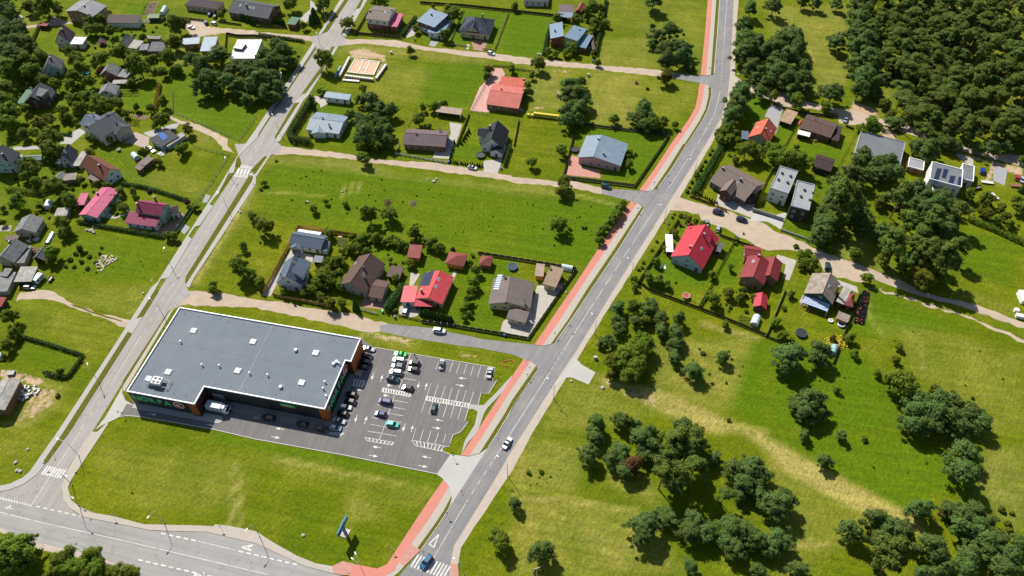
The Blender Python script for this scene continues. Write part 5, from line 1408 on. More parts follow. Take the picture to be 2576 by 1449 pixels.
RECTS = []
class Vol:
    def __init__(s, pts, he, typ='g', ax=0, hr=2.0, wall='white', roof='grey', ov=.45, ro=.5, win=1, z0=0.0, th=.2, w2=None, door=False, open=False):
        P = Q(pts) if isinstance(pts, str) else pts
        hC = he + hr if typ == 's' and ax == 0 else he
        hB = he + hr if typ == 's' and ax == 1 else he
        if typ == 's' and ax == 1: hC = he + hr
        a, b, c = G(*P[0], he), G(*P[1], hB), G(*P[2], hC)
        a.z = b.z = c.z = 0
        s.a = a
        s.ux = (b - a).normalized()
        s.uy = Vector((-s.ux.y, s.ux.x, 0))
        s.W = (b - a).length
        s.D = abs((c - b).dot(s.uy))
        RECTS.append((s.a, s.ux, s.uy, s.W, s.D))
        s.he, s.typ, s.ax, s.hr, s.wall, s.roof, s.ov, s.ro, s.win, s.z0, s.th, s.w2, s.door, s.open = he, typ, ax, hr, wall, roof, min(ov, s.W * .12, s.D * .12), ro, win, z0, th, w2, door, open
    def w(s, x, y, z): 
        p = s.a + s.ux * x + s.uy * y
        return Vector((p.x, p.y, z))
    def zr(s, x, y):
        W_, D_, he, hr = s.W, s.D, s.he, s.hr
        if s.typ == 'f': return he
        if s.typ == 's': return he + hr * (y / D_ if s.ax == 0 else x / W_)
        if s.typ == 'g':
            q, T_ = (y, D_) if s.ax == 0 else (x, W_)
            r = s.ro * T_
            return he + hr * (q / r if q <= r else (T_ - q) / (T_ - r))
        if s.typ == 'h':
            k = hr / (min(W_, D_) / 2)
            return he + min(hr, k * min(x, W_ - x, y, D_ - y))
        return he + hr * min(x / (W_ / 2), (W_ - x) / (W_ / 2), y / (D_ / 2), (D_ - y) / (D_ / 2))
    def loc(s, p):
        d = Vector((p.x, p.y, 0)) - s.a
        return d.dot(s.ux), d.dot(s.uy)
    def hit(s, px):
        z = s.he
        for _ in range(40):
            p = G(px[0], px[1], z)
            x, y = s.loc(p)
            zz = s.zr(min(max(x, 0), s.W), min(max(y, 0), s.D))
            z = z * .5 + zz * .5
        return Vector((p.x, p.y, z)), x, y
    def normal(s, x, y):
        e = .05
        dx = (s.zr(x + e, y) - s.zr(x - e, y)) / (2 * e)
        dy = (s.zr(x, y + e) - s.zr(x, y - e)) / (2 * e)
        return (s.ux * -dx + s.uy * -dy + Vector((0, 0, 1))).normalized()
    def roof_faces(s):
        W_, D_ = s.W, s.D
        z = s.he
        if s.typ == 'g':
            if s.ax == 0:
                r = s.ro * D_
                return [[(0, 0), (W_, 0), (W_, r), (0, r)], [(W_, D_), (0, D_), (0, r), (W_, r)]]
            r = s.ro * W_
            return [[(0, D_), (0, 0), (r, 0), (r, D_)], [(W_, 0), (W_, D_), (r, D_), (r, 0)]]
        if s.typ in 'sf': return [[(0, 0), (W_, 0), (W_, D_), (0, D_)]] if s.ax == 0 else [[(0, D_), (0, 0), (W_, 0), (W_, D_)]]
        m = min(W_, D_) / 2
        if s.typ == 'p' or abs(W_ - D_) < .3: 
            c = (W_ / 2, D_ / 2)
            return [[(0, 0), (W_, 0), c], [(W_, 0), (W_, D_), c], [(W_, D_), (0, D_), c], [(0, D_), (0, 0), c]]
        if W_ > D_: p, q = (m, m), (W_ - m, m)
        else: p, q = (m, m), (m, D_ - m)
        if W_ > D_: return [[(0, 0), (W_, 0), q, p], [(W_, 0), (W_, D_), q], [(W_, D_), (0, D_), p, q], [(0, D_), (0, 0), p]]
        return [[(0, 0), (W_, 0), p], [(W_, 0), (W_, D_), q, p], [(W_, D_), (0, D_), q], [(0, D_), (0, 0), p, q]]
    def build(s, root):
        RMt, WMt = RM[s.roof], WM[s.wall]
        off = OFF[root.name]
        # --- roof slabs, one part per slope pair
        mb = MB()
        if s.typ == 'f':
            ii = .3
            mb.prism([s.w(ii, ii, 0), s.w(s.W - ii, ii, 0), s.w(s.W - ii, s.D - ii, 0), s.w(ii, s.D - ii, 0)], s.he - .3, s.he - .12)
            ro = mb.build('roof', RMt, root)
            for (x0, y0, x1, y1) in ((0, 0, s.W, ii), (0, s.D - ii, s.W, s.D), (0, ii, ii, s.D - ii), (s.W - ii, ii, s.W, s.D - ii)):
                MB().prism([s.w(x0, y0, 0), s.w(x1, y0, 0), s.w(x1, y1, 0), s.w(x0, y1, 0)], s.he - .35, s.he + .18).build('parapet', s.trim, root)
        else:
            for f in s.roof_faces():
                top = [s.w(x, y, s.zr(x, y)) for x, y in f]
                o_, e0 = top[0], (top[1] - top[0]).normalized()
                nn = (top[1] - top[0]).cross(top[-1] - top[0]).normalized()
                e1 = nn.cross(e0)
                uvs = [((p - o_).dot(e0), (p - o_).dot(e1)) for p in top]
                n = len(top)
                low = [p - Vector((0, 0, s.th)) for p in top]
                mb.add(top + low, [tuple(range(n)), tuple(range(n, 2 * n))[::-1]] + [(i, n + i, n + (i + 1) % n, (i + 1) % n) for i in range(n)],
                       [uvs, uvs[::-1]] + [[(0, 0)] * 4] * n)
            ro = mb.build('roof', RMt, root, uv=True)
        s.roof_obj = ro
        if s.typ == 'g':                        # ridge cap
            if s.ax == 0: p, q = s.w(0, s.ro * s.D, s.he + s.hr), s.w(s.W, s.ro * s.D, s.he + s.hr)
            else: p, q = s.w(s.ro * s.W, 0, s.he + s.hr), s.w(s.ro * s.W, s.D, s.he + s.hr)
            MB().tube(p, q, .11, n=6).build('ridge_cap', RMt, ro)
        # --- walls
        i = s.ov if s.typ != 'f' else .06
        x0, x1, y0, y1 = i, s.W - i, i, s.D - i
        sides = [((x0, y0), (x1, y0)), ((x1, y0), (x1, y1)), ((x1, y1), (x0, y1)), ((x0, y1), (x0, y0))]
        wb = MB()
        lift = .12 if s.typ != 'f' else .36
        for k, (p, q) in enumerate(sides):
            if s.open and k == 0: continue
            pts = [p, q]
            if s.typ == 'g':
                if s.ax == 0 and k in (1, 3): pts = [p, (p[0], s.ro * s.D), q]
                if s.ax == 1 and k in (0, 2): pts = [p, (s.ro * s.W, p[1]), q]
            topz = [s.zr(*a) - lift for a in pts]
            V = [s.w(*p, s.z0), s.w(*q, s.z0)] + [s.w(*a, z) for a, z in zip(pts[::-1], topz[::-1])]
            wb.add(V, [tuple(range(len(V)))])
        wb.build('wall', WMt, root)
        if s.open:                                # posts of an open front
            for x in (x0 + .1, x1 - .1):
                MB().box(s.w(x, y0, 0), (.16, .16, s.zr(x, y0) - .2 - s.z0), 0, s.z0).build('post', WMt, root)
        elif s.w2:
            z1 = s.w2[1]
            for k, (p, q) in enumerate(sides[:2] + sides[3:]):
                A, B = s.w(*p, 0), s.w(*q, 0)
                d = (B - A).normalized()
                nn = Vector((d.y, -d.x, 0)) * .03
                MB().prism([A, B, B + nn, A + nn], s.z0, z1).build('lower_wall', WM[s.w2[0]], root)
        # --- windows and doors on the sides the street sees
        if s.win:
            first = True
            for k, (p, q) in enumerate(sides):
                A, B = s.w(*p, 0), s.w(*q, 0)
                L = (B - A).length
                d = (B - A).normalized()
                nn = Vector((d.y, -d.x, 0))
                if nn.y > .35: continue
                fl = max(1, int((s.he + .3) / 2.8))
                n = max(1, int(L / 3.1))
                for f in range(fl):
                    for m_ in range(n):
                        c = A + d * (L * (m_ + .5) / n)
                        z = s.z0 + .95 + 2.8 * f
                        if z + 1.25 > s.he: continue
                        if f == 0 and first and m_ == n - 1 and s.win != 3:
                            MB().box(c + nn * .05, (1.1, .1, 2.15), math.atan2(d.y, d.x), s.z0).build('door', DOORM, root)
                            first = False
                            continue
                        s.window(root, c + nn * .05, d, z, 1.15, 1.25)
                if s.typ == 'g' and s.hr > 2.2 and k == (0 if s.ax == 1 else 1):
                    c = s.w(s.ro * s.W, y0, 0) if s.ax == 1 else s.w(x1, s.ro * s.D, 0)
                    s.window(root, c + nn * .05, d, s.he + .25, 1.1, 1.2)
    trim = None
    def window(s, root, c, d, z, w, h):
        rz = math.atan2(d.y, d.x)
        o = MB().box(c, (w, .12, h), rz, z).build('window', FRAME, root)
        nn = Vector((d.y, -d.x, 0))
        for q in (-1, 1):
            MB().box(c + nn * .035 + d * (q * w * .235), (w * .40, .08, h - .2), rz, z + .1).build('pane', PANE, o)
Vol.trim = WHITE

def on_roof(v, px, w, h, name, mat, root, thick=.08, lift=.02, rot=0):
    p, x, y = v.hit(px)
    n = v.normal(x, y)
    e0 = (v.ux - n * v.ux.dot(n)).normalized()
    e1 = n.cross(e0)
    V = []
    for k in (-.06, thick):
        for a, b in ((-w, -h), (w, -h), (w, h), (-w, h)):
            V.append(p + e0 * (a / 2) + e1 * (b / 2) + n * (k + lift))
    return MB().add(V, [(3, 2, 1, 0), (4, 5, 6, 7), (0, 1, 5, 4), (1, 2, 6, 5), (2, 3, 7, 6), (3, 0, 4, 7)]).build(name, mat, root)

def house(name, label, vols, chim='', sky='', cat='house', group=None, cm='dark', pv=None):
    vs = []
    for v in vols:
        pts, he, typ, ax, hr, wall, roof = v[:7]
        vs.append(Vol(pts, he, typ, ax, hr, wall, roof, **(v[7] if len(v) > 7 else {})))
    c = vs[0].w(vs[0].W / 2, vs[0].D / 2, 0)
    root = thing(name, label, cat, c, group)
    for v in vs: v.build(root)
    for px in (Q(chim) if chim else []):
        v = vs[0]
        top = v.he + (v.hr if v.typ != 'f' else 0) + .55
        p = G(px[0], px[1], top)
        x, y = v.loc(p)
        if not (0 < x < v.W and 0 < y < v.D):
            for u_ in vs[1:]:
                q = G(px[0], px[1], u_.he + u_.hr + .5)
                xx, yy = u_.loc(q)
                if 0 < xx < u_.W and 0 < yy < u_.D: v, p, x, y, top = u_, q, xx, yy, u_.he + u_.hr + .5
        x, y = min(max(x, .4), v.W - .4), min(max(y, .4), v.D - .4)
        p = v.w(x, y, 0)
        zb = v.zr(x, y) - .4
        ch = MB().box(p, (.62, .62, max(.9, top - zb)), math.atan2(v.ux.y, v.ux.x), zb).build('chimney', CHIM[cm], root)
        MB().box(p, (.78, .78, .1), math.atan2(v.ux.y, v.ux.x), zb + max(.9, top - zb) + .002).build('chimney_cap', CHIM['grey' if cm != 'white' else 'dark'], ch)
    for px in (Q(sky) if sky else []):
        v = min(vs, key=lambda u: abs(u.hit(px)[1] - u.W / 2) / u.W + abs(u.hit(px)[2] - u.D / 2) / u.D)
        f = on_roof(v, px, .95, 1.3, 'roof_window', FRAME if v.roof != 'navy' else FRAMED, root)
        on_roof(v, px, .72, 1.05, 'pane', M('roof_pane', (.10, .17, .24), .08, .05, spec=.9), f, .1)
    return root, vs

def grid_on_roof(root, v, s, nu, nv, name, mat, gap=.06):
    """panels filling a quad traced on the roof (corners in order)"""
    C = []
    for px in Q(s):
        C.append(v.hit(px)[1:])
    for i in range(nu):
        for j in range(nv):
            def at(a, b):
                x = (C[0][0] * (1 - a) + C[1][0] * a) * (1 - b) + (C[3][0] * (1 - a) + C[2][0] * a) * b
                y = (C[0][1] * (1 - a) + C[1][1] * a) * (1 - b) + (C[3][1] * (1 - a) + C[2][1] * a) * b
                return v.w(x, y, v.zr(x, y))
            a0, a1, b0, b1 = (i + gap) / nu, (i + 1 - gap) / nu, (j + gap / 2) / nv, (j + 1 - gap / 2) / nv
            q = [at(a0, b0), at(a1, b0), at(a1, b1), at(a0, b1)]
            n = Vector((0, 0, 1))
            V = [p + n * .03 for p in q] + [p + n * .14 for p in q]
            MB().add(V, [(3, 2, 1, 0), (4, 5, 6, 7), (0, 1, 5, 4), (1, 2, 6, 5), (2, 3, 7, 6), (3, 0, 4, 7)]).build(name, mat, root)

SH = {'cat': 'shed'}
# ---------------- north-west gardens
house('brick_house', 'large brown brick house with grey gabled roof at the northern edge', [('00 655,112 935,168 1005,45', 6, 'g', 1, 2.0, 'brickbrown', 'grey')], '00 845,50', cm='ochre' if False else 'brick')
house('barn', 'long low barn with dark brown roof beside the vegetable rows', [('00 1060,228 1390,234 1390,150', 3, 's', 0, 1.2, 'white', 'darkbrown', {'win': 0})], cat='barn')
house('garden_shed', 'shed with pale green roof behind the long dark barn', [('00 1480,182 1600,180 1602,140', 2.4, 'g', 0, .8, 'darkgreen', 'palegreen', {'win': 0})], **SH)
house('cottage', 'white cottage with steep plum roof and flat white annex', [('00 550,432 705,427 782,332', 3, 'g', 1, 5, 'white', 'plum'), ('00 703,441 828,444 853,372', 3.1, 's', 0, .3, 'white', 'white')], '00 620,290')
house('garden_shed', 'tiny tent-shaped shed with plum roof on a lawn', [('00 1000,472 1080,452 1062,402', .35, 'g', 1, 2.2, 'darkwood', 'plum', {'win': 0, 'ov': .1})], **SH)
house('cottage', 'grey slate cottage with patched sheet-roofed annex among orchard trees', [('00 1180,466 1280,480 1335,395', 2.6, 'g', 1, 3, 'white', 'old'), ('00 1283,478 1378,492 1403,405', 2.5, 's', 0, .6, 'white', 'oldpale')])
house('garden_shed', 'upper shed of the cluster with weathered grey roof', [('00 1468,389 1612,391 1608,360', 2.3, 's', 0, .4, 'oldboard', 'weathered', {'win': 0})], **SH)
house('garden_shed', 'long shed with mossy dark sheet roof between orchard trees', [('00 1485,516 1643,516 1645,420', 2.4, 's', 0, .7, 'oldboard', 'olddark', {'win': 0}), ('00 1398,506 1483,502 1478,440', 2.2, 's', 0, .5, 'oldboard', 'old', {'win': 0})], **SH)
house('house', 'modern ochre brick house with blue metal roofs', [('00 1830,450 2004,438 2014,374', 3.3, 's', 0, .5, 'ochre', 'blue'), ('00 2010,516 2150,512 2172,368', 4.4, 's', 0, .8, 'ochre', 'blue')])
wh, wv = house('house', 'flat-roofed house with bright white roof behind pines', [('00 2310,590 2562,590 2672,398', 3.6, 'f', 0, 0, 'white', 'memw'), ('00 2347,482 2432,492 2457,432', 4.9, 'f', 0, 0, 'black', 'memw', {'win': 0, 'z0': 3.3})])
house('bungalow', 'cream bungalow with dark hipped roof at the north sandy yard', [('00 1850,48 2190,95 2240,20', 3.2, 'h', 0, 2.6, 'cream', 'mauve')])
house('house', 'brown house with dark slate roof beside tall thujas', [('00 2290,122 2700,190 2745,42', 3.4, 'g', 0, 3, 'wood', 'slate')], '00 2475,40', '00 2420,55 2515,75 2550,80')
house('cottage', 'white-walled slate cottage with steep roof under the old pines', [('00 420,728 620,703 690,602', 3, 'g', 1, 4.5, 'greyblue', 'olddark'), ('00 390,718 432,722 470,618', 2.6, 's', 0, .4, 'white', 'olddark', {'win': 0})], '00 500,575')
house('cottage', 'small brown cottage with grey sheet roof beside the round pool', [('00 1000,760 1170,763 1232,682', 2.6, 'g', 1, 3, 'brickred', 'old'), ('00 1172,766 1272,783 1291,702', 2.3, 's', 0, .4, 'oldboard', 'old', {'win': 0})])
house('shelter', 'long narrow shelter with weathered roof above the small cottage', [('00 1125,842 1342,838 1345,800', 2.1, 's', 0, .2, 'oldboard', 'oldpale', {'win': 0, 'open': True})], **SH)
house('house', 'dark wooden house with green-edged charcoal roof and wide dormer', [('00 230,1048 480,1048 550,907', 3, 'g', 1, 4.5, 'darkwood', 'slate'), ('00 160,1043 226,1046 305,900', 2.7, 's', 0, .4, 'darkwood', 'green', {'win': 0}), ('00 300,945 418,972 442,892', 6.6, 's', 0, .4, 'oldboard', 'olddark', {'win': 0, 'z0': 4.2})], '00 308,880', cm='white')
house('cottage', 'small white cottage with grey sheet roof above the vegetable plot', [('00 980,956 1165,952 1185,868', 2.6, 'g', 1, 2.5, 'white', 'old')])
house('house', 'large slate-roofed house of two crossing wings with white walls', [('Zb 390,380 760,627 1240,312', 5.0, 'g', 1, 3.1, 'white', 'slate'), ('Zb 305,347 522,455 815,230', 5.2, 'g', 0, 2.3, 'white', 'slateblue'), ('Zb 880,470 1050,577 1342,385', 4.5, 'g', 0, 2.2, 'stone', 'slate')], 'Zb 550,120 840,155 880,140 1010,240', 'Zb 490,372', cm='white')
house('barn', 'shed with black roof, blue middle strip and pale lean-to', [('Zb 1710,655 1950,820 2250,560', 3.1, 's', 1, -.5, 'greyblue', 'black', {'win': 1}), ('Zb 1995,745 2085,805 2425,545', 2.4, 's', 1, -.3, 'greyblue', 'oldpale', {'win': 0})], cat='shed')
# ---------------- western sheds and pink-roofed houses
house('house', 'tall blue-white house with dark slate roof at the western edge', [('Zc -250,500 255,505 362,282', 5.5, 'g', 1, 4.5, 'greyblue', 'slate')], 'Zc 40,300')
house('canopy', 'pale grey canopy joined to the tall western house', [('Zc 285,430 400,432 455,322', 2.6, 's', 0, .1, 'oldboard', 'oldpale', {'win': 0, 'open': True})], cat='canopy')
house('canopy', 'small olive canopy below the pale grey one', [('Zc 232,553 345,555 388,458', 2.5, 's', 0, .1, 'oldboard', 'olive', {'win': 0, 'open': True})], cat='canopy')
house('garden_shed', 'long low shed with mossy grey-green roof', [('Zc 440,440 830,430 836,332', 2.4, 'g', 0, .8, 'oldboard', 'teal', {'win': 0})], **SH)
house('cottage', 'steep slate cottage with sheet-roofed pergola on its right side', [('Zc 1190,482 1450,478 1590,245', 3.2, 'g', 1, 4, 'greyblue', 'slate'), ('Zc 1455,545 1590,550 1675,250', 2.6, 's', 0, .2, 'oldboard', 'oldpale', {'win': 0, 'open': True}), ('Zc 1112,500 1205,500 1225,390', 2.5, 's', 0, .2, 'oldboard', 'olddark', {'win': 0})], 'Zc 1290,235', cm='white')
house('garden_shed', 'L-shaped shed of patched grey sheets behind the bright bush', [('Zc 1060,800 1240,850 1285,700', 2.5, 'g', 1, 1.2, 'oldboard', 'old', {'win': 0}), ('Zc 1250,848 1530,815 1562,680', 2.5, 's', 0, .5, 'oldboard', 'weathered', {'win': 0})], **SH)
house('house', 'white house with large chestnut-brown roof set askew', [('Zc 1655,572 2112,855 2440,640', 3.4, 'g', 0, 4, 'white', 'rust'), ('Zc 1745,790 1950,885 2010,808', 2.3, 's', 0, .3, 'oldboard', 'greybrown', {'win': 0, 'open': True})], 'Zc 1985,520')
house('garden_shed', 'brown felt-roofed shed beside the white greenhouse', [('Zb 1490,1130 1620,1195 1815,1040', 2.6, 's', 0, .3, 'wood', 'greybrown', {'win': 0, 'open': True}), ('Zb 1410,1220 1520,1285 1615,1210', 2.3, 's', 0, .2, 'wood', 'greybrown', {'win': 0})], **SH)
house('house', 'long bright pink-roofed house', [('01 790,713 975,743 1116,453', 3.4, 'g', 1, 1.1, 'mint', 'pink')], '01 975,490', cm='brick')
house('house', 'mint-walled house with magenta metal roofs and tall dark chimney', [('01 1360,685 1625,724 1745,605', 5.2, 'g', 0, 2.6, 'mint', 'magenta'), ('01 1250,793 1565,833 1602,715', 3, 's', 0, 1.2, 'white', 'magenta'), ('01 1715,705 1790,692 1806,612', 3.4, 'p', 0, 1.5, 'white', 'plum')], '01 1375,595 1575,495', cm='brick')
house('canopy', 'small pink and white canopy beside the long pink roof', [('01 760,615 845,612 873,492', 2.3, 's', 0, .2, 'oldboard', 'pink', {'win': 0, 'open': True})], cat='canopy')
house('garden_shed', 'small shed with pale striped sheet roof by the round bush', [('01 540,722 668,720 690,640', 2.3, 's', 0, .2, 'oldboard', 'oldpale', {'win': 0})], **SH)
house('barn', 'barn with old grey sheet roof alone on the western lawn', [('Za 225,240 622,248 720,-10', 3, 'g', 1, 2.2, 'stone', 'old')], cat='barn')
house('canopy', 'mauve flat canopy between two old barns', [('Za 80,378 305,370 330,290', 2.6, 's', 0, .1, 'wood', 'mauve', {'win': 0, 'open': True})], cat='canopy')
house('barn', 'big old barn with grey sheet roof and lower right wing', [('Za -80,722 250,772 400,452', 3.4, 'g', 1, 3, 'stone', 'old'), ('Za 256,776 425,776 545,470', 3, 's', 1, -.4, 'stone', 'old', {'win': 0})], 'Za 155,395', cat='barn')
house('garden_shed', 'narrow dark-roofed shed beside the big old barn', [('Za 560,705 778,738 800,510', 2.6, 'g', 1, 1.8, 'oldboard', 'olddark', {'win': 0, 'open': True})], **SH)
house('shelter', 'open shelter with pale corrugated sheets beside the caravan', [('Za 238,1106 545,1102 645,836', 2.7, 's', 0, .5, 'oldboard', 'oldpale', {'win': 0, 'open': True})], **SH)
house('barn', 'low barn with grey sheet roof left of the open shelter', [('Za -160,1278 122,1276 265,936', 3, 's', 1, -.4, 'stone', 'old', {'win': 0}), ('Za 0,1003 126,1016 192,872', 3.3, 's', 0, .3, 'stone', 'old', {'win': 0})], cat='barn')
house('barn', 'boarded barn with pale sheet roof beside the rubble heap', [('02 -150,1226 48,1230 168,922', 4.2, 'g', 1, 1.0, 'wood', 'oldpale', {'win': 0})], cat='barn')
house('garden_shed', 'dark red-roofed hut at the western two-wheel track', [('02 -80,180 15,185 48,92', 2.4, 's', 0, .3, 'darkwood', 'winered', {'win': 0})], **SH)
house('garden_shed', 'dark red lean-to roof at the end of the western lane', [('00 380,255 470,262 482,230', 2.3, 's', 0, .2, 'darkwood', 'winered', {'win': 0})], **SH)
# ---------------- northern track
house('house', 'two-storey house, white above brick, with greybrown roof and red annex', [('10 1100,186 1330,216 1375,76', 6, 'g', 0, 1.3, 'white', 'greybrown', {'w2': ('brickred', 3.1)}), ('10 1335,263 1420,271 1485,136', 3.8, 's', 0, .4, 'brickred', 'pink')], '10 1145,100 1365,88', '10 1300,122', cm='brick')
house('house', 'white house with steep single-pitch blue metal roofs', [('10 1615,210 1795,276 1868,124', 5.4, 's', 0, 1.2, 'wood', 'blue', {'w2': ('white', 2.6)}), ('10 1722,322 1880,346 1968,152', 3.4, 's', 0, .6, 'white', 'blue')], '10 1765,135', '10 1868,195')
dh, dv = house('house', 'cream house with dark hipped roof, front gable and balcony', [('10 2040,312 2345,346 2376,192', 3.7, 'h', 0, 4.6, 'cream', 'navy'), ('10 2125,318 2245,332 2262,240', 3.9, 'g', 1, 3.2, 'yellowish', 'navy')], '10 2278,140', '10 2195,200 2107,280 2257,295', cm='brick')
house('garden_shed', 'red shed with flat green roof beside the pale garden path', [('10 305,240 395,250 436,176', 2.9, 's', 0, .1, 'brickred', 'green', {'win': 0})], **SH)
house('garage', 'white garage with pale blue single-pitch roof by the street', [('10 680,976 935,1006 962,950', 3.0, 's', 0, .4, 'white', 'blue')], cat='garage')
house('bungalow', 'white bungalow with light grey roof wrapped by a dark hedge', [('10 500,1302 835,1348 900,1164', 3.2, 'g', 0, 1.6, 'white', 'paleblue'), ('10 555,1345 700,1345 705,1262', 3.0, 'g', 1, .9, 'white', 'paleblue', {'win': 0})], '10 670,1185 735,1248', cm='white')
house('carport', 'open carport with beige-pink roof behind the long bungalow', [('10 1806,1123 2060,1156 2086,1096', 2.8, 's', 0, .3, 'white', 'tanlight', {'win': 0, 'open': True})], cat='carport')
house('bungalow', 'long brown wooden bungalow with mauve tiled roof', [('10 1478,1452 1905,1480 1968,1322', 3.2, 'g', 0, 2.0, 'wood', 'mauve')], '10 1610,1335 1850,1285', cm='white')
house('house', 'white house with steep black roof and gabled garage', [('10 2255,1470 2490,1500 2527,1312', 3.2, 'g', 1, 5, 'white', 'black'), ('10 2228,1362 2330,1368 2345,1294', 4.6, 'g', 0, 1.4, 'white', 'black'), ('11 2345,78 2485,106 2502,22', 2.7, 'g', 1, 1.8, 'white', 'black')], '10 2355,1262')
house('bungalow', 'white bungalow with dark roof at the northern picture edge of the lawns', [('20 110,12 370,22 392,-90', 3, 'h', 0, 2.5, 'white', 'slate')])
house('outbuilding', 'mauve-roofed outbuilding behind the green-walled house', [('20 470,116 620,126 636,52', 3, 's', 0, .3, 'brickred', 'mauve', {'win': 0}), ('20 632,113 700,126 715,46', 2.6, 'g', 1, 1.4, 'brickred', 'brick', {'win': 0})], cat='shed')
house('garage', 'low garage with pale blue roof behind the green-walled house', [('20 448,161 600,183 618,126', 2.8, 's', 0, .2, 'wood', 'paleblue', {'win': 0, 'open': True})], cat='garage')
house('house', 'green-walled two-storey house with blue single-pitch roofs', [('20 525,370 660,413 694,277', 5.9, 's', 1, -.4, 'greenpale', 'blue'), ('20 385,388 520,361 559,218', 4.9, 's', 1, 1.5, 'rust', 'blue'), ('20 662,469 745,486 773,347', 3.2, 's', 0, .4, 'rust', 'blue')], '20 432,290 682,292')
house('garden_shed', 'long narrow brown shed along the thin dark hedge', [('20 806,500 836,500 868,335', 2.3, 's', 0, .2, 'darkwood', 'brown', {'win': 0})], **SH)
house('house', 'low salmon-roofed house on a pink paved yard', [('D 1222,262 1304.7,273.2 1317.6,219', 3.2, 'g', 0, 2.0, 'wood', 'salmon'), ('D 1256.5,213.5 1316.4,219.5 1319.4,197', 3.4, 's', 0, .7, 'wood', 'orange')], '10 2470,885 2690,790')
house('house', 'pinkish house with wide blue-grey metal roof and brick carport', [('21 660,134 1095,223 1132,-8', 3.6, 'g', 1, 2.2, 'pinkish', 'paleblue', {'ro': .36})], '21 925,85 870,-60')
# ---------------- behind the supermarket
house('garage', 'long garage with blue-grey tiled roof inside the yellow fence', [('Zh 335,386 820,470 950,272', 3, 'g', 0, 2.2, 'white', 'steel'), ('Zh 822,472 905,492 962,340', 2.8, 's', 1, -.5, 'white', 'steel', {'win': 0}), ('Zh 345,440 520,470 540,400', 2.7, 'g', 1, 1.0, 'white', 'steel', {'win': 0, 'open': True})], cat='garage')
house('house', 'white house with steep blue-grey metal roof inside the yellow fence', [('Zh 140,972 525,1003 700,690', 4.4, 'g', 1, 4.4, 'white', 'steel'), ('Zh 500,960 580,975 690,780', 4.0, 's', 1, -.6, 'white', 'steel'), ('Zh 372,797 545,882 690,667', 8.9, 's', 1, -2.0, 'white', 'steel', {'z0': 4.6, 'win': 0})], 'Zh 405,635 205,850', cm='white')
house('garden_shed', 'small shelter with blue-grey roof beside the firewood', [('Zh 692,650 825,665 850,565', 2.3, 's', 0, .2, 'wood', 'steel', {'win': 0, 'open': True})], **SH)
house('house', 'house with large dark brown roof and red-edged ridge behind the supermarket', [('Zh 1085,998 1495,1130 1705,660', 3.3, 'g', 1, 3.9, 'stone', 'brown'), ('Zh 1530,1172 1745,1212 1848,948', 2.9, 'g', 0, 1.3, 'stone', 'brown')], 'Zh 1450,705 1460,820', 'Zh 1338,675', cm='white')
house('shelter', 'patio shelter with flat dark brown roof between the gardens', [('Zh 1805,868 2000,906 2060,736', 2.5, 's', 0, .15, 'wood', 'brown', {'win': 0, 'open': True})], **SH)
house('garden_shed', 'orange wooden shed with maroon roof beside the round clipped shrub', [('Zh 2112,583 2310,598 2382,402', 3, 's', 0, .3, 'orangewood', 'brick', {'win': 0})], **SH)
house('gazebo', 'wooden gazebo with maroon pyramid roof on the lawn', [('11 1900,1199 2090,1233 2132,1111', 2.6, 'p', 0, 1.6, 'orangewood', 'brick', {'win': 0, 'ov': .6})], cat='gazebo')
house('gazebo', 'smaller gazebo with maroon pyramid roof by the dark fence', [('11 2238,1211 2360,1231 2382,1136', 2.5, 'p', 0, 1.3, 'wood', 'brick', {'win': 0, 'ov': .4})], cat='gazebo')
rh, rv = house('house', 'cream house with bright red roof and solar panels behind the supermarket', [('12 1600,106 1875,166 1975,-114', 3.2, 'g', 1, 2.1, 'yellowish', 'red'), ('12 1452,139 1596,143 1660,-20', 3, 's', 1, .3, 'white', 'red'), ('12 1590,182 1775,189 1787,122', 2.8, 's', 0, .5, 'brickbrown', 'crimson', {'win': 0, 'open': True})], '12 1665,12', '11 1838,1362 1810,1435', cm='brick')
grid_on_roof(rh, rv[0], '11 1678,1300 1798,1264 1744,1424 1638,1424', 5, 2, 'solar_panel', PVM)
bh, bv = house('house', 'yellowish house with taupe roof and rows of solar tubes', [('12 2338,161 2764,206 Zd 632,730', 3.3, 'g', 1, 2.3, 'yellowish', 'taupe', {'ro': .42}), ('22 -60,302 135,353 163,238', 2.9, 's', 0, .6, 'yellowish', 'taupe', {'win': 3})], '22 130,125 Zd 280,645', cm='white')
for k in range(8):
    y = 640 + 22 * k
    grid_on_roof(bh, bv[0], 'Zd %d,%d %d,%d %d,%d %d,%d' % (198 - 7 * k, y, 262 - 6 * k, y + 2, 258 - 6 * k, y + 12, 194 - 7 * k, y + 10), 1, 1, 'solar_tube', M('solar_tube', (.45, .55, .72), .25, .05, spec=.7))
house('garage', 'tan-roofed garage with orange front on the paved yard', [('Zd 712,739 865,783 968,573', 3.2, 's', 0, .6, 'yellowish', 'tan', {'win': 3}), ('Zd 622,649 722,658 776,520', 2.8, 's', 0, .3, 'orangewood', 'tanlight', {'win': 0})], 'Zd 768,550', cat='garage', cm='white')
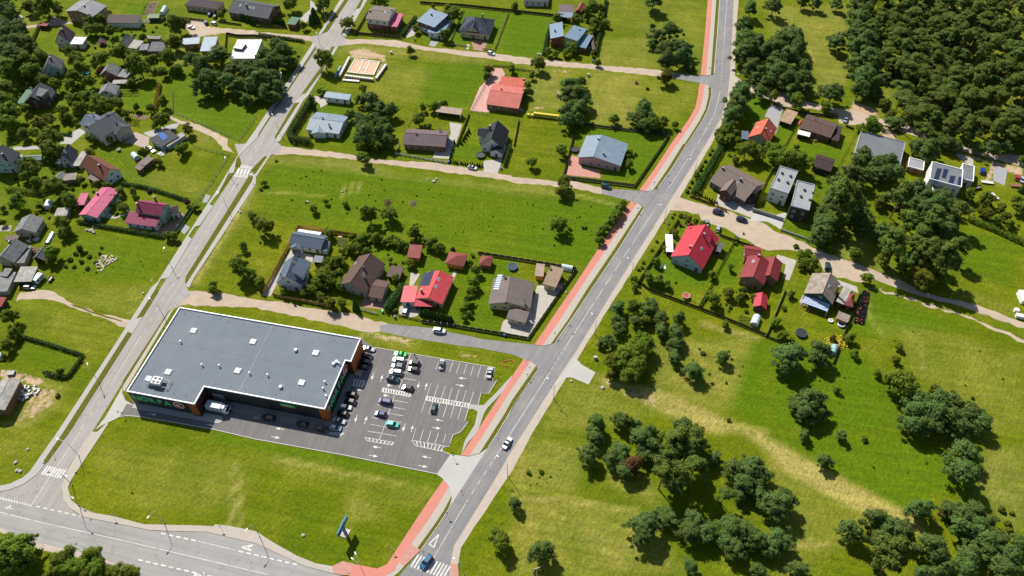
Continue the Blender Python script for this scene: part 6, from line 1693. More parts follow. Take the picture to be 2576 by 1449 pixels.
# ---------------- east of the street
house('house', 'light grey house with steep orange-red roof by the curved street', [('Zf 495,323 685,383 763,245', 3.6, 'g', 1, 3.8, 'grey', 'orange'), ('Zf 433,338 500,347 512,272', 2.6, 's', 0, .2, 'wood', 'steel', {'win': 0, 'open': True})], 'Zf 656,243', 'Zf 578,234 702,272', cm='brick')
house('carport', 'carport with bare plank roof on the gravel yard', [('Zf 775,172 880,208 936,95', 2.5, 's', 0, .2, 'wood', 'wood', {'win': 0, 'open': True})], cat='carport')
house('house', 'wide wooden house with dark brown roof and white awning', [('Zf 960,238 1240,331 1302,203', 3.2, 'g', 0, 1.6, 'wood', 'brown'), ('Zf 1245,346 1312,363 1371,235', 2.8, 's', 0, .4, 'wood', 'darkbrown'), ('Zf 938,293 1050,321 1066,285', 2.6, 's', 0, .2, 'wood', 'white', {'win': 0, 'open': True})], 'Zf 1105,155 1290,235', cm='white')
house('cabin', 'dark cabin with near-black brown roof behind a low hedge', [('Zf 1070,582 1240,636 1286,525', 2.8, 'g', 0, 1.4, 'darkwood', 'darkbrown')], cat='cabin')
house('house', 'brown house with gabled dormer, glass porch and dark brown roof', [('21 1985,373 2340,578 2500,375', 3.2, 'g', 0, 3.6, 'darkstone', 'greybrown'), ('21 2090,470 2205,520 2260,400', 4.6, 'g', 1, 1.8, 'darkwood', 'greybrown'), ('21 2370,562 2462,556 2502,442', 3, 's', 0, .3, 'darkwood', 'darkbrown', {'win': 0})], '21 2125,235 2305,345', '21 2258,397')
VT = Vol.trim
Vol.trim = M('parapet_grey', (.28, .31, .35), .7)
m1, v1 = house('house', 'white-panelled modern cube house with grey flat roof', [('31 20,441 205,501 320,281', 7, 'f', 0, 0, 'white', 'meml')])
m2, v2 = house('house', 'dark-walled modern cube house with grey flat roof', [('31 230,621 415,669 537,426', 7, 'f', 0, 0, 'black', 'meml')])
for r_, s_ in ((m1, '31 145,290 230,320 108,355 200,385'), (m2, '31 370,460 455,490 335,525 425,560')):
    for px in Q(s_):
        p = G(*px, 7.4)
        b_ = MB().box(p, (.9, .9, .75), .3, 6.85).build('roof_vent', CHIM['dark'], r_)
house('house', 'large grey flat-roofed house by the forest track', [('31 870,88 1330,216 1415,-8', 4, 'f', 0, 0, 'grey', 'memd')])
Vol.trim = VT
vh, vv = house('villa', 'white flat-roofed villa with dark solar panels among pines', [('Zg 500,352 825,437 882,268', 7, 'f', 0, 0, 'white', 'memd'), ('Zg 525,507 700,548 738,416', 4.2, 'f', 0, 0, 'white', 'memd'), ('Zg 820,348 945,380 987,233', 3.6, 'f', 0, 0, 'white', 'memd'), ('Zg 282,226 440,266 470,178', 3, 'f', 0, 0, 'wood', 'meml')])
for s_ in ('Zg 580,240 625,246 578,400 530,392', 'Zg 648,246 692,256 664,345 626,336', 'Zg 715,316 765,322 736,405 690,398', 'Zg 798,326 840,332 822,415 782,408'):
    C = [G(*px, 7.1) for px in Q(s_)]
    for k in range(3):
        a, b, c, d = C[0].lerp(C[3], (k + .04) / 3), C[1].lerp(C[2], (k + .04) / 3), C[1].lerp(C[2], (k + .96) / 3), C[0].lerp(C[3], (k + .96) / 3)
        MB().prism([a, b, c, d], 6.87, 7.05).build('solar_panel', PVM, vh)
ch_, cv = house('house', 'white house with tall crimson roof and outside stair', [('21 1595,1133 1922,1259 2100,950', 3.4, 'g', 1, 4.4, 'greyblue', 'crimson', {'win': 1}), ('21 1880,985 1990,1010 2095,930', 4.6, 'g', 0, 2.4, 'greyblue', 'crimson', {'win': 0})], '21 1935,900 1797,1022', '21 1912,1052', cm='brick')
house('awning', 'white corrugated awning left of the crimson roof', [('21 1550,1082 1625,1087 1706,916', 2.6, 's', 0, .2, 'oldboard', 'white', {'win': 0, 'open': True})], cat='awning')
house('awning', 'dark awning right of the crimson roof', [('21 2040,1072 2098,1092 2136,1000', 2.5, 's', 0, .2, 'oldboard', 'olddark', {'win': 0, 'open': True})], cat='awning')
house('house', 'brick house with crossing dark red roofs beside the crimson one', [('21 2290,1340 2535,1422 2676,1222', 4.2, 'g', 1, 2.6, 'brickbrown', 'winered'), ('21 2335,1142 2500,1168 2542,1047', 4.0, 'g', 0, 1.6, 'brickbrown', 'winered'), ('31 -90,1330 95,1386 178,1206', 3.4, 'g', 1, 2.2, 'brickbrown', 'winered')], '21 2485,1112', '21 2430,1180', cm='brick')
house('house', 'dark green house with weathered half roof and blue striped awning', [('Ze 305,546 550,641 612,462', 3.6, 'g', 1, 3.5, 'darkgreen', 'weathered', {'ro': .55}), ('Ze 580,613 648,643 708,508', 3, 's', 0, .9, 'darkwood', 'oldpale'), ('Ze 655,646 728,666 776,555', 2.8, 'p', 0, 1.6, 'darkwood', 'brick')], 'Ze 628,495', 'Ze 525,490', cm='brick')
aw = thing('awning', 'blue and white striped awning below the weathered roof', 'awning', (0, 0, 0))
A_, B_, C_ = [G(*p, 2.6) for p in Q('Ze 290,623 505,703 530,643')]
aw.location = A_.lerp(B_, .5); aw.location.z = 0
OFF[aw.name] = Vector(aw.location)
E_ = A_ + (C_ - B_)
BLUEW, WHW = M('awning_blue', (.03, .12, .34), .6), M('awning_white', (.7, .72, .75), .6)
for k in range(13):
    q = [A_.lerp(E_, k / 13), B_.lerp(C_, k / 13), B_.lerp(C_, (k + .94) / 13), A_.lerp(E_, (k + .94) / 13)]
    zz = [2.5 + .5 * t for t in (k / 13, k / 13, (k + 1) / 13, (k + 1) / 13)]
    MB().add([Vector((p.x, p.y, z)) for p, z in zip(q, zz)] + [Vector((p.x, p.y, z + .06)) for p, z in zip(q, zz)], [(3, 2, 1, 0), (4, 5, 6, 7), (0, 1, 5, 4), (1, 2, 6, 5), (2, 3, 7, 6), (3, 0, 4, 7)]).build('awning_strip', BLUEW if k % 2 == 0 else WHW, aw)
for p in (A_, B_): MB().box(p, (.12, .12, 2.5), 0, 0).build('post', WHW, aw)
house('garden_shed', 'small weathered shed between the awning house and the plant beds', [('Ze 580,756 680,796 706,736', 2.3, 's', 0, .3, 'orangewood', 'weathered', {'win': 0})], **SH)
house('garden_shed', 'small shed with bright red gable roof in the fenced garden', [('22 2425,187 2560,218 2590,88', 2.5, 'g', 1, 1.7, 'darkwood', 'crimson', {'win': 0})], **SH)
house('garden_shed', 'small shed with blue sheet roof at the western gardens', [('01 1530,45 1600,60 1660,-10', 2.0, 's', 0, .1, 'oldboard', 'cobalt', {'win': 0})], **SH) if False else None
# strip of blue sheets on the black shed roof
bs = [o for o in bpy.data.objects if o.get('label') == 'shed with black roof, blue middle strip and pale lean-to'][0]
vb = Vol('Zb 1710,655 1950,820 2250,560', 3.1, 's', 1, -.5, 'greyblue', 'black')
grid_on_roof(bs, vb, 'Zb 1880,568 1975,505 2100,625 2005,690', 1, 1, 'blue_roof_strip', RM['cobalt'], 0)
# ================================================================ YARDS AND BEDS
GRAVEL = M('grey_gravel', (.30, .30, .31), .95, .15, 1, .4)
PINKP = M('pink_paving', (.50, .27, .235), .9, .14, .8, .2, fine=9, stain=(.52, .36, .31))
YARD = M('yard_concrete', (.40, .37, .33), .9, .12, .6, .2, fine=8)
DUST = M('dusty_yard', (.37, .31, .25), .95, .14, .5, .3)
for k, (s, m_, nm) in enumerate([
    ('10 2390,685 2475,690 2508,745 2470,800 2440,840 2700,1120 2370,1115 2330,1130 2150,1115 2250,880 2330,800', PINKP, 'paved_yard'), ('10 1945,1230 2075,1250 2010,1449 11 1990,60 1960,150 1780,140 1800,50 1900,0 10 1960,1350', YARD, 'paved_yard'),
    ('21 580,110 690,140 700,230 890,262 890,345 540,310', REDP, 'paved_yard'), ('22 250,-20 330,-60 510,-40 470,60 165,500 0,470 12 2460,430 2490,330 22 0,290 130,360 170,235 190,205', YARD, 'paved_yard'),
    ('12 1440,180 1650,190 1650,270 1560,300 1440,260', YARD, 'driveway'), ('12 1085,100 1315,100 1300,222 1055,192', BRICKP, 'driveway'), ('Zh 440,470 700,560 690,660 490,560 330,640 60,1170 -70,1150 380,440', YARD, 'driveway'),
    ('21 2070,500 2440,600 2440,640 2400,740 2270,690 2050,610', YARD, 'driveway'), ('21 2410,690 2576,735 31 165,690 190,700 130,862 0,782 21 2400,772', CONC, 'driveway'), ('Zf 700,28 812,60 780,170 745,300 690,150 640,140', GRAVEL, 'paved_yard'),
    ('10 1555,250 1612,270 1600,350 1525,382 1505,372', YARD, 'driveway'), ('10 2160,400 2330,420 2290,515 2190,500', BRICKP, 'driveway'), ('10 545,0 640,80 500,230 440,190 545,90', PAVE, 'garden_path'), ('10 570,962 690,985 720,1045 650,1085 640,1050 590,1010', YARD, 'driveway'),
    ('00 600,1400 800,1290 862,1330 720,1449 600,1449', PAVE, 'driveway'), ('Zb 1430,510 1720,610 1700,800 1640,850 1330,730 1200,740 1380,560', DUST, 'paved_yard'), ('Zb 1590,530 1900,440 2180,350 2330,330 2260,440 2000,560 1740,610', PAVE, 'driveway'),
    ('01 130,30 420,15 430,50 140,62', PAVE, 'garden_path'), ('01 1060,660 1150,735 1270,700 1320,650 1300,705 1160,752 1040,742', PAVE, 'garden_path'), ('01 1535,890 1750,770 1830,690 1862,722 1715,905 1640,917', BRICKP, 'paved_yard'),
    ('01 1800,862 1850,800 1912,840 1856,912', GRAVEL, 'driveway'), ('01 2036,590 2070,505 2122,520 2080,592', GRAVEL, 'driveway'), ('00 1320,1150 1520,1170 1450,1207 1330,1170', SOIL, 'soil_bed'), ('Zh 1070,300 1240,310 1200,440 1058,420', SOIL, 'soil_bed'),
    ('00 1500,20 1600,20 1540,150 1440,150', SOIL, 'soil_bed'), ('31 1900,90 2070,160 2060,230 1890,120', YARD, 'paved_yard'), ('Zg 1150,220 1290,260 1260,420 1140,370', GRAVEL, 'paved_yard'), ('Ze 265,620 300,560 320,570 290,640', YARD, 'garden_path'),
    ('Ze 590,430 760,490 770,545 600,470', YARD, 'paved_yard'), ('Ze 80,215 245,265 180,440 130,420 150,300 60,260', YARD, 'paved_yard'), ('11 1560,1290 1650,1310 1570,1449 1540,1420', YARD, 'garden_path'), ('11 1985,1280 2022,1285 1970,1420 1950,1410', YARD, 'garden_path'),
    ('11 2290,170 2480,150 2430,300 2290,290', YARD, 'driveway'), ('01 0,820 120,820 100,880 0,880', DUST, 'bare_patch'), ('00 520,160 640,200 560,250 480,250', DUST, 'paved_yard'), ('00 200,270 480,235 640,210 760,235 480,265 220,290', DUST, 'garden_path'), ('10 2120,445 2150,445 2140,500 2115,495', PAVE_B, 'garden_path'), ('10 1760,410 1840,420 1800,470 1740,460', GRAVEL, 'driveway')]):
    sheet(nm, QG(s), .012 + .0011 * k, m_, jitter=.08, step=2)
# planted rows in the beds
def bed_rows(s, n, kind, label):
    a, b, c, d = QG(s)
    rng = np.random.default_rng(n * 7)
    o = thing('vegetable_bed', label, 'vegetable bed', a)
    for k in range(n):
        p, q = a.lerp(d, (k + .5) / n), b.lerp(c, (k + .5) / n)
        m = int((q - p).length * 14)
        t = rng.random(m)
        pos = np.stack([p.x + (q.x - p.x) * t, p.y + (q.y - p.y) * t, rng.uniform(.05, .35, m)], 1) + np.concatenate([rng.normal(0, .16, (m, 2)), np.zeros((m, 1))], 1) - np.array([a.x, a.y, 0])
        V, Fc = leaves(pos, rng.normal(size=(m, 3)) * .5 + np.array([0, 0, 1]), .3, rng)
        link('plant_row', mesh_of('plant_row', V.tolist(), Fc.tolist(), LEAF[kind]), o)
bed_rows('00 1250,1180 1420,1210 1400,1290 1260,1250', 4, 'y', 'leafy vegetable rows below the bare soil bed')
bed_rows('00 1470,30 1580,30 1530,150 1420,150', 6, 'd', 'long green vegetable rows behind the long barn')
bed_rows('Zh 1075,305 1235,315 1195,435 1062,418', 6, 'd', 'vegetable rows on dark soil beside the garage with blue-grey roof')
bed_rows('00 1200,880 1410,870 1400,980 1180,980', 4, 'y', 'pale leafy vegetable rows right of the small white cottage')
bed_rows('01 380,570 470,570 420,690 340,690', 4, 'y', 'vegetable rows beside the round-roofed greenhouse')
bed_rows('01 10,620 60,640 40,730 0,720', 3, 'y', 'flower rows at the western edge')
bed_rows('22 2290,270 2400,300 2380,380 2280,350', 4, 'd', 'planted raised bed beside the arched greenhouse')
# ================================================================ FENCES
FM = {'wood': M('fence_ochre', (.42, .23, .05), .8, .2, 1), 'dark': M('fence_dark', (.05, .036, .03), .8, .2, 1), 'metal': M('fence_metal', (.03, .034, .038), .6), 'white': M('fence_white', (.6, .6, .58), .7), 'green': M('fence_green', (.02, .13, .10), .6), 'brick': CHIM['brick'], 'wire': M('fence_wire', (.16, .18, .15), .6, metal=.3), 'stone': M('wall_stone_grey', (.30, .31, .32), .9, .15), 'grey': M('fence_grey', (.27, .26, .24), .8)}
FPM = {}
def panel_mesh(kind, mat):
    k = (kind, mat)
    if k in FPM: return FPM[k]
    b = MB()
    if kind == 'board':
        for q in range(6): b.box(((q + .5) / 6, (.012 if q % 2 else -.012), .53), (1 / 6 - .006, .035, .94))
        b.box((.5, .05, .2), (1, .05, .07)); b.box((.5, .05, .85), (1, .05, .07))
    elif kind == 'slat':
        for q in range(6): b.box((.5, 0, .12 + q * .155), (1, .035, .13))
    elif kind == 'picket':
        for q in range(9): b.box(((q + .5) / 9, 0, .5), (.055, .025, .98))
        b.box((.5, .03, .25), (1, .04, .06)); b.box((.5, .03, .8), (1, .04, .06))
    elif kind == 'mesh':
        for q in range(12): b.box(((q + .5) / 12, 0, .5), (.008, .012, .96))
        for z in (.05, .35, .65, .96): b.box((.5, .006, z), (1, .014, .014))
    else:
        b.box((.5, 0, .5), (1, .22, 1))
    FPM[k] = mesh_of('panel', b.V, b.F, FM[mat])
    return FPM[k]
def fence(s, h, label, kind='board', mat='wood', post=None, span=2.5, top=True, cat='fence', pw=.12, group=None):
    P = QG(s, h if top else 0)
    o = thing('garden_fence' if cat == 'fence' else 'garden_wall', label, cat, (P[0].x, P[0].y, 0), group)
    pk = ('post', post or mat, pw)
    if pk not in FPM:
        b = MB().box((0, 0, .5), (pw, pw, 1.0))
        FPM[pk] = mesh_of('post', b.V, b.F, FM[post or mat])
    pm = panel_mesh(kind, mat)
    c = P[0]
    first = True
    for a, b in zip(P[:-1], P[1:]):
        d = b - a
        d.z = 0
        L = d.length
        n = max(1, round(L / span))
        rz = math.atan2(d.y, d.x)
        for k in range(n):
            q = link('panel', pm, o)
            p = a + d * (k / n)
            q.location = (p.x - c.x, p.y - c.y, .02)
            q.rotation_euler = (0, 0, rz)
            q.scale = (L / n - pw * .5, 1, h - .06)
        for k in range(n + 1 if True else n):
            if k == 0 and not first: continue
            p = a + d * (k / n)
            q = link('post', FPM[pk], o)
            q.location = (p.x - c.x, p.y - c.y, 0)
            q.rotation_euler = (0, 0, rz)
            q.scale = (1, 1, h + .06)
        first = False
    return o
fence('Zh -60,1085 470,92 1352,222', 2.0, 'long ochre board fence round the blue-roofed house')
fence('Zh 88,1120 265,1165 860,1275', 1.6, 'ochre board fence with grey posts along the sandy lane', post='grey', pw=.3)
fence('11 2232,1078 2576,1132 21 0,1132 650,1238 22 470,40 160,490 0,462 12 2445,440 1990,362 1660,318', 1.5, 'long dark panel fence with pale posts round two gardens', 'board', 'dark', 'white', 2.6, pw=.16)
fence('21 552,318 1235,402 1540,-40 20 1580,1340', 1.7, 'black metal fence of the blue-roofed house by the cycle path', 'slat', 'metal', None, 2.5)
fence('20 1560,1350 1240,1300 800,1245 690,1232', 1.5, 'dark grey fence between the pale plot and the lawn', 'slat', 'metal')
fence('21 518,300 600,-20 20 640,1240', 1.7, 'dark fence along the red terrace', 'board', 'dark')
fence('10 1128,105 1000,318 1460,362', 1.5, 'brown fence with brick posts round the white and brick house', 'board', 'dark', 'brick', 2.6, pw=.3)
fence('10 1650,10 2100,40 2576,92 20 0,92 430,140', 1.6, 'long dark wooden fence behind the northern gardens', 'board', 'dark')
fence('10 2090,85 1960,395', 1.3, 'stake fence left of the dark hipped house', 'picket', 'grey')
fence('10 2540,120 2405,480', 1.3, 'stake fence right of the dark hipped house', 'picket', 'grey')
fence('10 1960,432 2130,455', 1.1, 'low fence before the dark hipped house, left of the drive', 'picket', 'grey')
fence('10 2280,480 2405,492', 1.1, 'low fence before the dark hipped house, right of the drive', 'picket', 'grey')
fence('10 1620,1060 1530,1250', 1.4, 'pale wire fence left of the long bungalow', 'mesh', 'wire')
fence('10 1440,1449 11 1405,85 1778,150 1930,175', 1.1, 'low pale fence with blue-grey posts before the long bungalow', 'picket', 'white', 'stone', 2.2, pw=.3)
fence('00 1735,905 1730,1110 2030,1230 2400,1392 2570,1160', 1.4, 'wire fence round the triangular western meadow', 'mesh', 'wire', 'grey', 3.0)
fence('01 1945,5 2290,98 2130,350 1965,580', 1.4, 'wire fence with wooden posts beside the western street', 'mesh', 'wire', 'grey', 3.2)
fence('01 1942,590 1820,770 1735,890', 2.0, 'teal green sheet fence before the magenta-roofed house', 'board', 'green')
fence('21 1682,735 1480,1050 1275,1368 22 1380,0 1870,180 2130,280 2555,455', 1.5, 'long dark wooden fence round the red-roofed gardens', 'board', 'dark', None, 2.2)
fence('21 2240,965 2100,1220 1985,1449 22 1890,170', 1.3, 'dark picket fence between the crimson and the brick house', 'picket', 'dark')
fence('21 2092,900 2245,958 2480,1035', 1.4, 'dark fence along the eastern track beside the crimson house', 'board', 'dark')
fence('32 180,0 0,440 -20,470', 1.3, 'wooden fence left of the trampoline garden', 'board', 'grey')
fence('32 -20,470 200,560 400,640', 1.2, 'low dark fence below the trampoline garden', 'board', 'dark')
fence('32 935,30 850,250 760,480 665,735', 1.4, 'dark fence between the trampoline garden and the meadow', 'board', 'dark')
fence('31 130,852 380,940', .9, 'low grey stone wall before the dark cube house', 'wall', 'stone', None, 3, cat='wall')
fence('21 2420,640 2576,690 31 165,745', 1.6, 'grey-blue wall at the concrete gateway', 'wall', 'stone', None, 3, cat='wall')
fence('12 1045,200 1215,245', 1.2, 'pale metal gate before the brown block driveway', 'picket', 'white', 'stone', 2.4)
fence('12 1430,262 1660,315', 1.1, 'low dark fence before the red-roofed house with solar panels', 'picket', 'metal', 'white')
fence('10 2390,650 2576,665 20 0,680 225,708', 1.0, 'low fence with brick posts before the salmon-roofed house', 'picket', 'metal', 'brick', 2.6, pw=.3)
fence('00 2262,470 2275,322 2385,345 10 0,345 100,370', 1.8, 'dark screen fence round the white flat-roofed house', 'board', 'dark')
fence('00 1812,165 1985,188 2060,195', 1.2, 'dark low fence before the cream bungalow, left part', 'board', 'dark', 'white')
fence('00 2190,205 2425,238', 1.2, 'dark low fence before the slate house', 'board', 'dark', 'white')
fence('10 0,255 305,270', 1.2, 'dark low fence left of the red shed with green roof', 'board', 'dark')
fence('30 150,1070 380,1125 700,1160', 1.5, 'dark fence along the forest track', 'board', 'dark')
fence('30 790,1255 870,1290', 1.3, 'short dark fence by the sandy forest track', 'board', 'dark')
fence('30 330,1180 180,1445', 1.2, 'dark picket fence between the orange-red roof and the wooden house', 'picket', 'dark')
fence('30 905,1300 830,1445 31 740,160 660,330', 1.3, 'dark wire fence left of the large grey flat house', 'mesh', 'wire', 'dark')
fence('31 70,220 0,330 21 2440,640', 1.3, 'dark fence between the brown house and the cube houses', 'board', 'dark')
fence('21 1800,515 2040,600', 1.2, 'brown fence with brick posts before the brown house with dormer', 'board', 'dark', 'brick', 2.4, pw=.3)
fence('21 2070,620 2165,655', 1.5, 'brown board gate beside the paved drive of the brown house', 'board', 'wood', 'brick', 2.2, pw=.3)
fence('10 2390,690 2160,1105 2330,1140', 1.2, 'wire fence round the pink paved yard', 'mesh', 'wire', 'metal', 3)
fence('10 2145,1130 2020,1449', 1.4, 'dark fence between the paved yard and the black-roofed house', 'board', 'dark')
fence('20 70,1190 20,1449', 1.3, 'dark fence on the lawn right of the salmon-roofed house', 'board', 'dark')
fence('00 270,0 170,240', 1.2, 'old fence in the north-west corner gardens', 'picket', 'grey') if False else None
# ================================================================ STREET LAMPS
POLE = M('galvanised_pole', (.40, .43, .45), .5, .1, metal=.5)
HEAD = M('lamp_head', (.70, .74, .78), .4)
LAMPM = {}
def lamp(b, hd, label, h=8.8, group='street lamps', second=None):
    p = QG(b)[0]
    o = thing('street_lamp', label, 'street lamp', p, group)
    up = Vector((0, 0, 1))
    MB().tube(p, p + up * h * .96, .11, .055, 8).build('pole', POLE, o)
    MB().tube(p, p + up * .5, .16, .16, 8).build('pole_base', POLE, o)
    for s_ in [hd] + ([second] if second else []):
        e = QG(s_, h)[0]
        v = e - p; v.z = 0
        if v.length > 3.5: v = v.normalized() * 2.6
        if v.length < 1: v = v.normalized() * 1.4
        t = p + v + up * h
        a = MB()
        a.tube(p + up * h * .95, p + v * .35 + up * (h - .1), .055, .05, 6)
        a.tube(p + v * .35 + up * (h - .1), t, .05, .04, 6)
        arm = a.build('arm', POLE, o)
        d = v.normalized()
        MB().box(t + d * .35, (.85, .34, .14), math.atan2(d.y, d.x)).build('lamp_head', HEAD, arm)
LW = ['beside the western street near the %s' % x for x in ('service road apron', 'sandy lane mouth', 'two-wheel track', 'zebra crossing with squares', 'teal fence', 'northern bend', 'dense pine stand', 'pale blue garage', 'give-way markings', 'red paving')]
for b, hd, w in [('02 995,942', '02 880,770', LW[0]), ('02 1655,297', '02 1508,105', LW[2]), ('01 1725,1232', '01 1648,1052', LW[1]), ('01 2305,685', '01 2195,490', LW[4]), ('01 2320,330', '01 2262,140', LW[3]), ('10 235,1342', '10 148,1132', LW[7]), ('10 290,935', '10 252,735', LW[6]), ('10 716,268', '10 692,85', LW[5]), ('03 795,237', '03 588,72', LW[9]), ('10 645,455', '10 612,412', 'beside the western street at the northern track crossing')]:
    lamp(b, hd, 'grey street lamp with curved arm ' + w)
for b, hd, w in [('03 800,737', '03 770,690', 'at the rounded pavement corner of the main road'), ('03 1655,915', '03 1500,845', 'on the main road pavement opposite the bus bay'), ('13 35,1045', '03 2490,970', 'on the main road pavement beside the field sign'), ('03 727,532', '03 690,455', 'beside the red paving at the zebra crossing')]:
    lamp(b, hd, 'grey street lamp ' + w)
lamp('13 1095,1449', '13 918,1232', 'double-headed street lamp standing on the red cycle path corner', second='13 1003,1230')
for b, hd, w in [('13 2530,440', '13 2440,248', 'opposite the car park apron'), ('13 2095,1440', '13 1918,1224', 'beside the zebra crossing with the blue SUV'), ('22 832,467', '22 795,246', 'opposite the taupe-roofed house'), ('22 417,1112', '22 365,915', 'south of the concrete side pad'), ('21 1527,792', '21 1502,615', 'at the mouth of the eastern track'), ('21 1197,1347', '21 1152,1138', 'opposite the meadow fence corner'), ('21 1832,302', '21 1800,150', 'beside the tall clipped hedge'), ('20 2118,1260', '20 2068,1182', 'by the trees of the curved street'), ('20 2266,872', '20 2226,782', 'at the forest track mouth'), ('20 2285,470', '20 2252,396', 'beside the pines of the upper street')]:
    lamp(b, hd, 'grey street lamp on the eastern shoulder ' + w)
# ================================================================ ROAD SIGNS
SIGNB, SIGNW, SIGNG = M('sign_blue', (.02, .10, .42), .5), M('sign_back', (.42, .44, .46), .5), M('sign_teal', (.05, .30, .33), .5)
def sign(b, label, shape='disc', mat=SIGNB, h=2.6, face=-1.57, sz=.35):
    p = QG(b)[0]
    o = thing('road_sign', label, 'road sign', p, 'road signs')
    MB().tube(p, p + UP * h, .035, n=6).build('post', POLE, o)
    d = Vector((math.cos(face), math.sin(face), 0))
    c = p + UP * (h - .3) + d * .05
    if shape == 'disc':
        pl = MB().tube(c, c + d * .03, sz, n=16).build('sign_plate', mat, o)
        MB().tube(c + d * .031, c + d * .036, sz * .55, n=12).build('sign_symbol', WHITE, pl)
    elif shape == 'tri':
        r = Vector((-d.y, d.x, 0))
        V = [c + r * sz - UP * sz * .6, c - r * sz - UP * sz * .6, c + UP * sz * 1.1]
        MB().add(V + [v + d * .03 for v in V], [(0, 1, 2), (5, 4, 3), (0, 3, 4, 1), (1, 4, 5, 2), (2, 5, 3, 0)]).build('sign_plate', mat, o)
    else:
        MB().box(c, (sz * 2.4, .04, sz * 1.5), face + 1.57).build('sign_plate', mat, o)
for b, l, sh, m_ in [
    ('20 1982,725', 'round blue sign on the cycle path above the upper junction', 'disc', SIGNB), ('20 2050,660', 'sign on the kerb of the upper street', 'disc', SIGNW), ('20 1970,930', 'round blue sign on the cycle path below the upper junction', 'disc', SIGNB),
    ('21 1425,425', 'round blue sign on the footpath before the middle junction', 'disc', SIGNB), ('21 1560,362', 'square blue sign on the kerb before the middle junction', 'sq', SIGNB), ('21 1260,685', 'round sign below the middle junction on the cycle path', 'disc', SIGNW), ('21 1208,572', 'grey sign at the corner of the middle track', 'tri', SIGNW),
    ('22 580,420', 'square blue sign on the kerb beside the taupe-roofed house', 'sq', SIGNB), ('22 430,490', 'round blue sign on the footpath beside the dark fence corner', 'disc', SIGNB), ('22 145,762', 'grey sign at the corner of the asphalt lane', 'tri', SIGNW), ('22 155,905', 'round blue sign on the cycle path below the asphalt lane', 'disc', SIGNB),
    ('13 1925,845', 'square blue sign on the kerb below the car park apron', 'sq', SIGNB), ('13 1690,1235', 'blue crossing sign at the zebra crossing with the SUV', 'sq', SIGNB), ('13 945,1445', 'round sign on the red paving at the main road', 'disc', SIGNB), ('13 1990,268', 'teal sign at the car park apron', 'sq', SIGNG), ('13 1945,155', 'small blue sign at the end of the car park', 'disc', SIGNB), ('13 1375,1200', 'thin sign on the grass by the cycle path', 'sq', SIGNW),
    ('03 1155,860', 'pale blue board sign on the field edge by the main road', 'sq', SIGNG), ('03 2232,975', 'square teal sign at the widened pavement', 'sq', SIGNG), ('03 545,225', 'sign before the zebra crossing of the western street', 'tri', SIGNW), ('03 475,350', 'blue crossing sign at the western zebra crossing', 'sq', SIGNB), ('03 1312,558', 'small yellow marker post on the field', 'sq', M('sign_yellow', (.6, .5, .05), .5)),
    ('02 1250,1290', 'pair-like dark sign at the service road entrance', 'sq', SIGNW), ('01 1400,1145', 'dark panel on a post in the western meadow', 'sq', M('panel_dark', (.02, .03, .05), .4)), ('13 2440,100', 'sign on the kerb above the car park apron', 'disc', SIGNB), ('01 2365,190', 'blue crossing sign before the zebra with squares', 'sq', SIGNB), ('01 2540,380', 'round sign behind the zebra with squares', 'disc', SIGNW)]:
    sign(b, l.replace('pair-like dark', 'dark square'), sh, m_)
# ================================================================ BILLBOARD IN THE FIELD
bp_ = QG('13 915,1000')[0]
bb = thing('billboard', 'blue roadside billboard on a single post in the mown field', 'billboard', bp_)
BBM, BBC = M('billboard_blue', (.02, .17, .36), .5, .1), M('billboard_cyan', (.03, .38, .42), .5)
t0, t1 = G(*Q('13 907,838')[0], 6.4), G(*Q('13 817,1025')[0], 6.4)
dd = (t1 - t0); dd.z = 0
L_ = dd.length; dd.normalize()
rz_ = math.atan2(dd.y, dd.x)
mid = (t0 + t1) / 2
pole_p = Vector((bp_.x, bp_.y, 0))
cc_ = Vector((mid.x, mid.y, 0))
MB().box(cc_, (.9, .5, 6.0), rz_, .2).build('post', BBM, bb)
pl = MB().box(Vector((cc_.x, cc_.y, 0)), (L_, .35, 2.6), rz_, 3.9).build('panel', BBM, bb)
nb = Vector((-dd.y, dd.x, 0))
for sg in (-1, 1):
    MB().box(cc_ + nb * (.19 * sg) + dd * (L_ * .05), (L_ * .35, .04, 1.1), rz_, 4.6).build('printed_patch', BBC, pl)
    MB().box(cc_ + nb * (.19 * sg) - dd * (L_ * .32), (L_ * .22, .045, .6), rz_, 5.4).build('printed_patch', WHITE, pl)
MB().box(cc_, (2.6, 2.2, .25), rz_, 0).build('footing', M('footing_concrete', (.5, .42, .36), .9), bb)
# ================================================================ BUILDING SITE
CONB = M('foundation_white', (.72, .71, .68), .8, .06)
fx = [G(*p, .55) for p in Q('10 922,722 1090,742 1095,735 1185,748 1243,620 997,590')]
fd = thing('house_foundation', 'new house foundation of white walls filled with sand', 'foundation', (fx[0].x, fx[0].y, 0))
sheet('sand_fill', [fx[0], fx[1], fx[3], fx[4], fx[5]], .42, M('clean_sand', (.56, .38, .25), .95, .06), fd, base=0)
fx_ = [G(*p, .6) for p in Q('10 922,722 1090,742 1184,748 1243,620 1150,608 1085,600 997,590 1022,733 1105,690 1045,688')]
for a, b in ((0, 1), (1, 2), (2, 3), (3, 4), (4, 5), (5, 6), (6, 0), (7, 5), (1, 4), (9, 8)):
    p, q = fx_[a], fx_[b]
    c = (p + q) / 2
    d = q - p
    MB().box(c, (d.length + .3, .4, .62 + .004 * a), math.atan2(d.y, d.x), 0).build('foundation_wall', CONB, fd)
PALW, PALB, PALY, PALS = M('wrapped_white', (.72, .68, .66), .6, .06), M('wrapped_blue', (.18, .30, .40), .6, .1), M('wrapped_yellow', (.62, .50, .05), .6, .1), M('block_side', (.36, .27, .23), .8, .15)
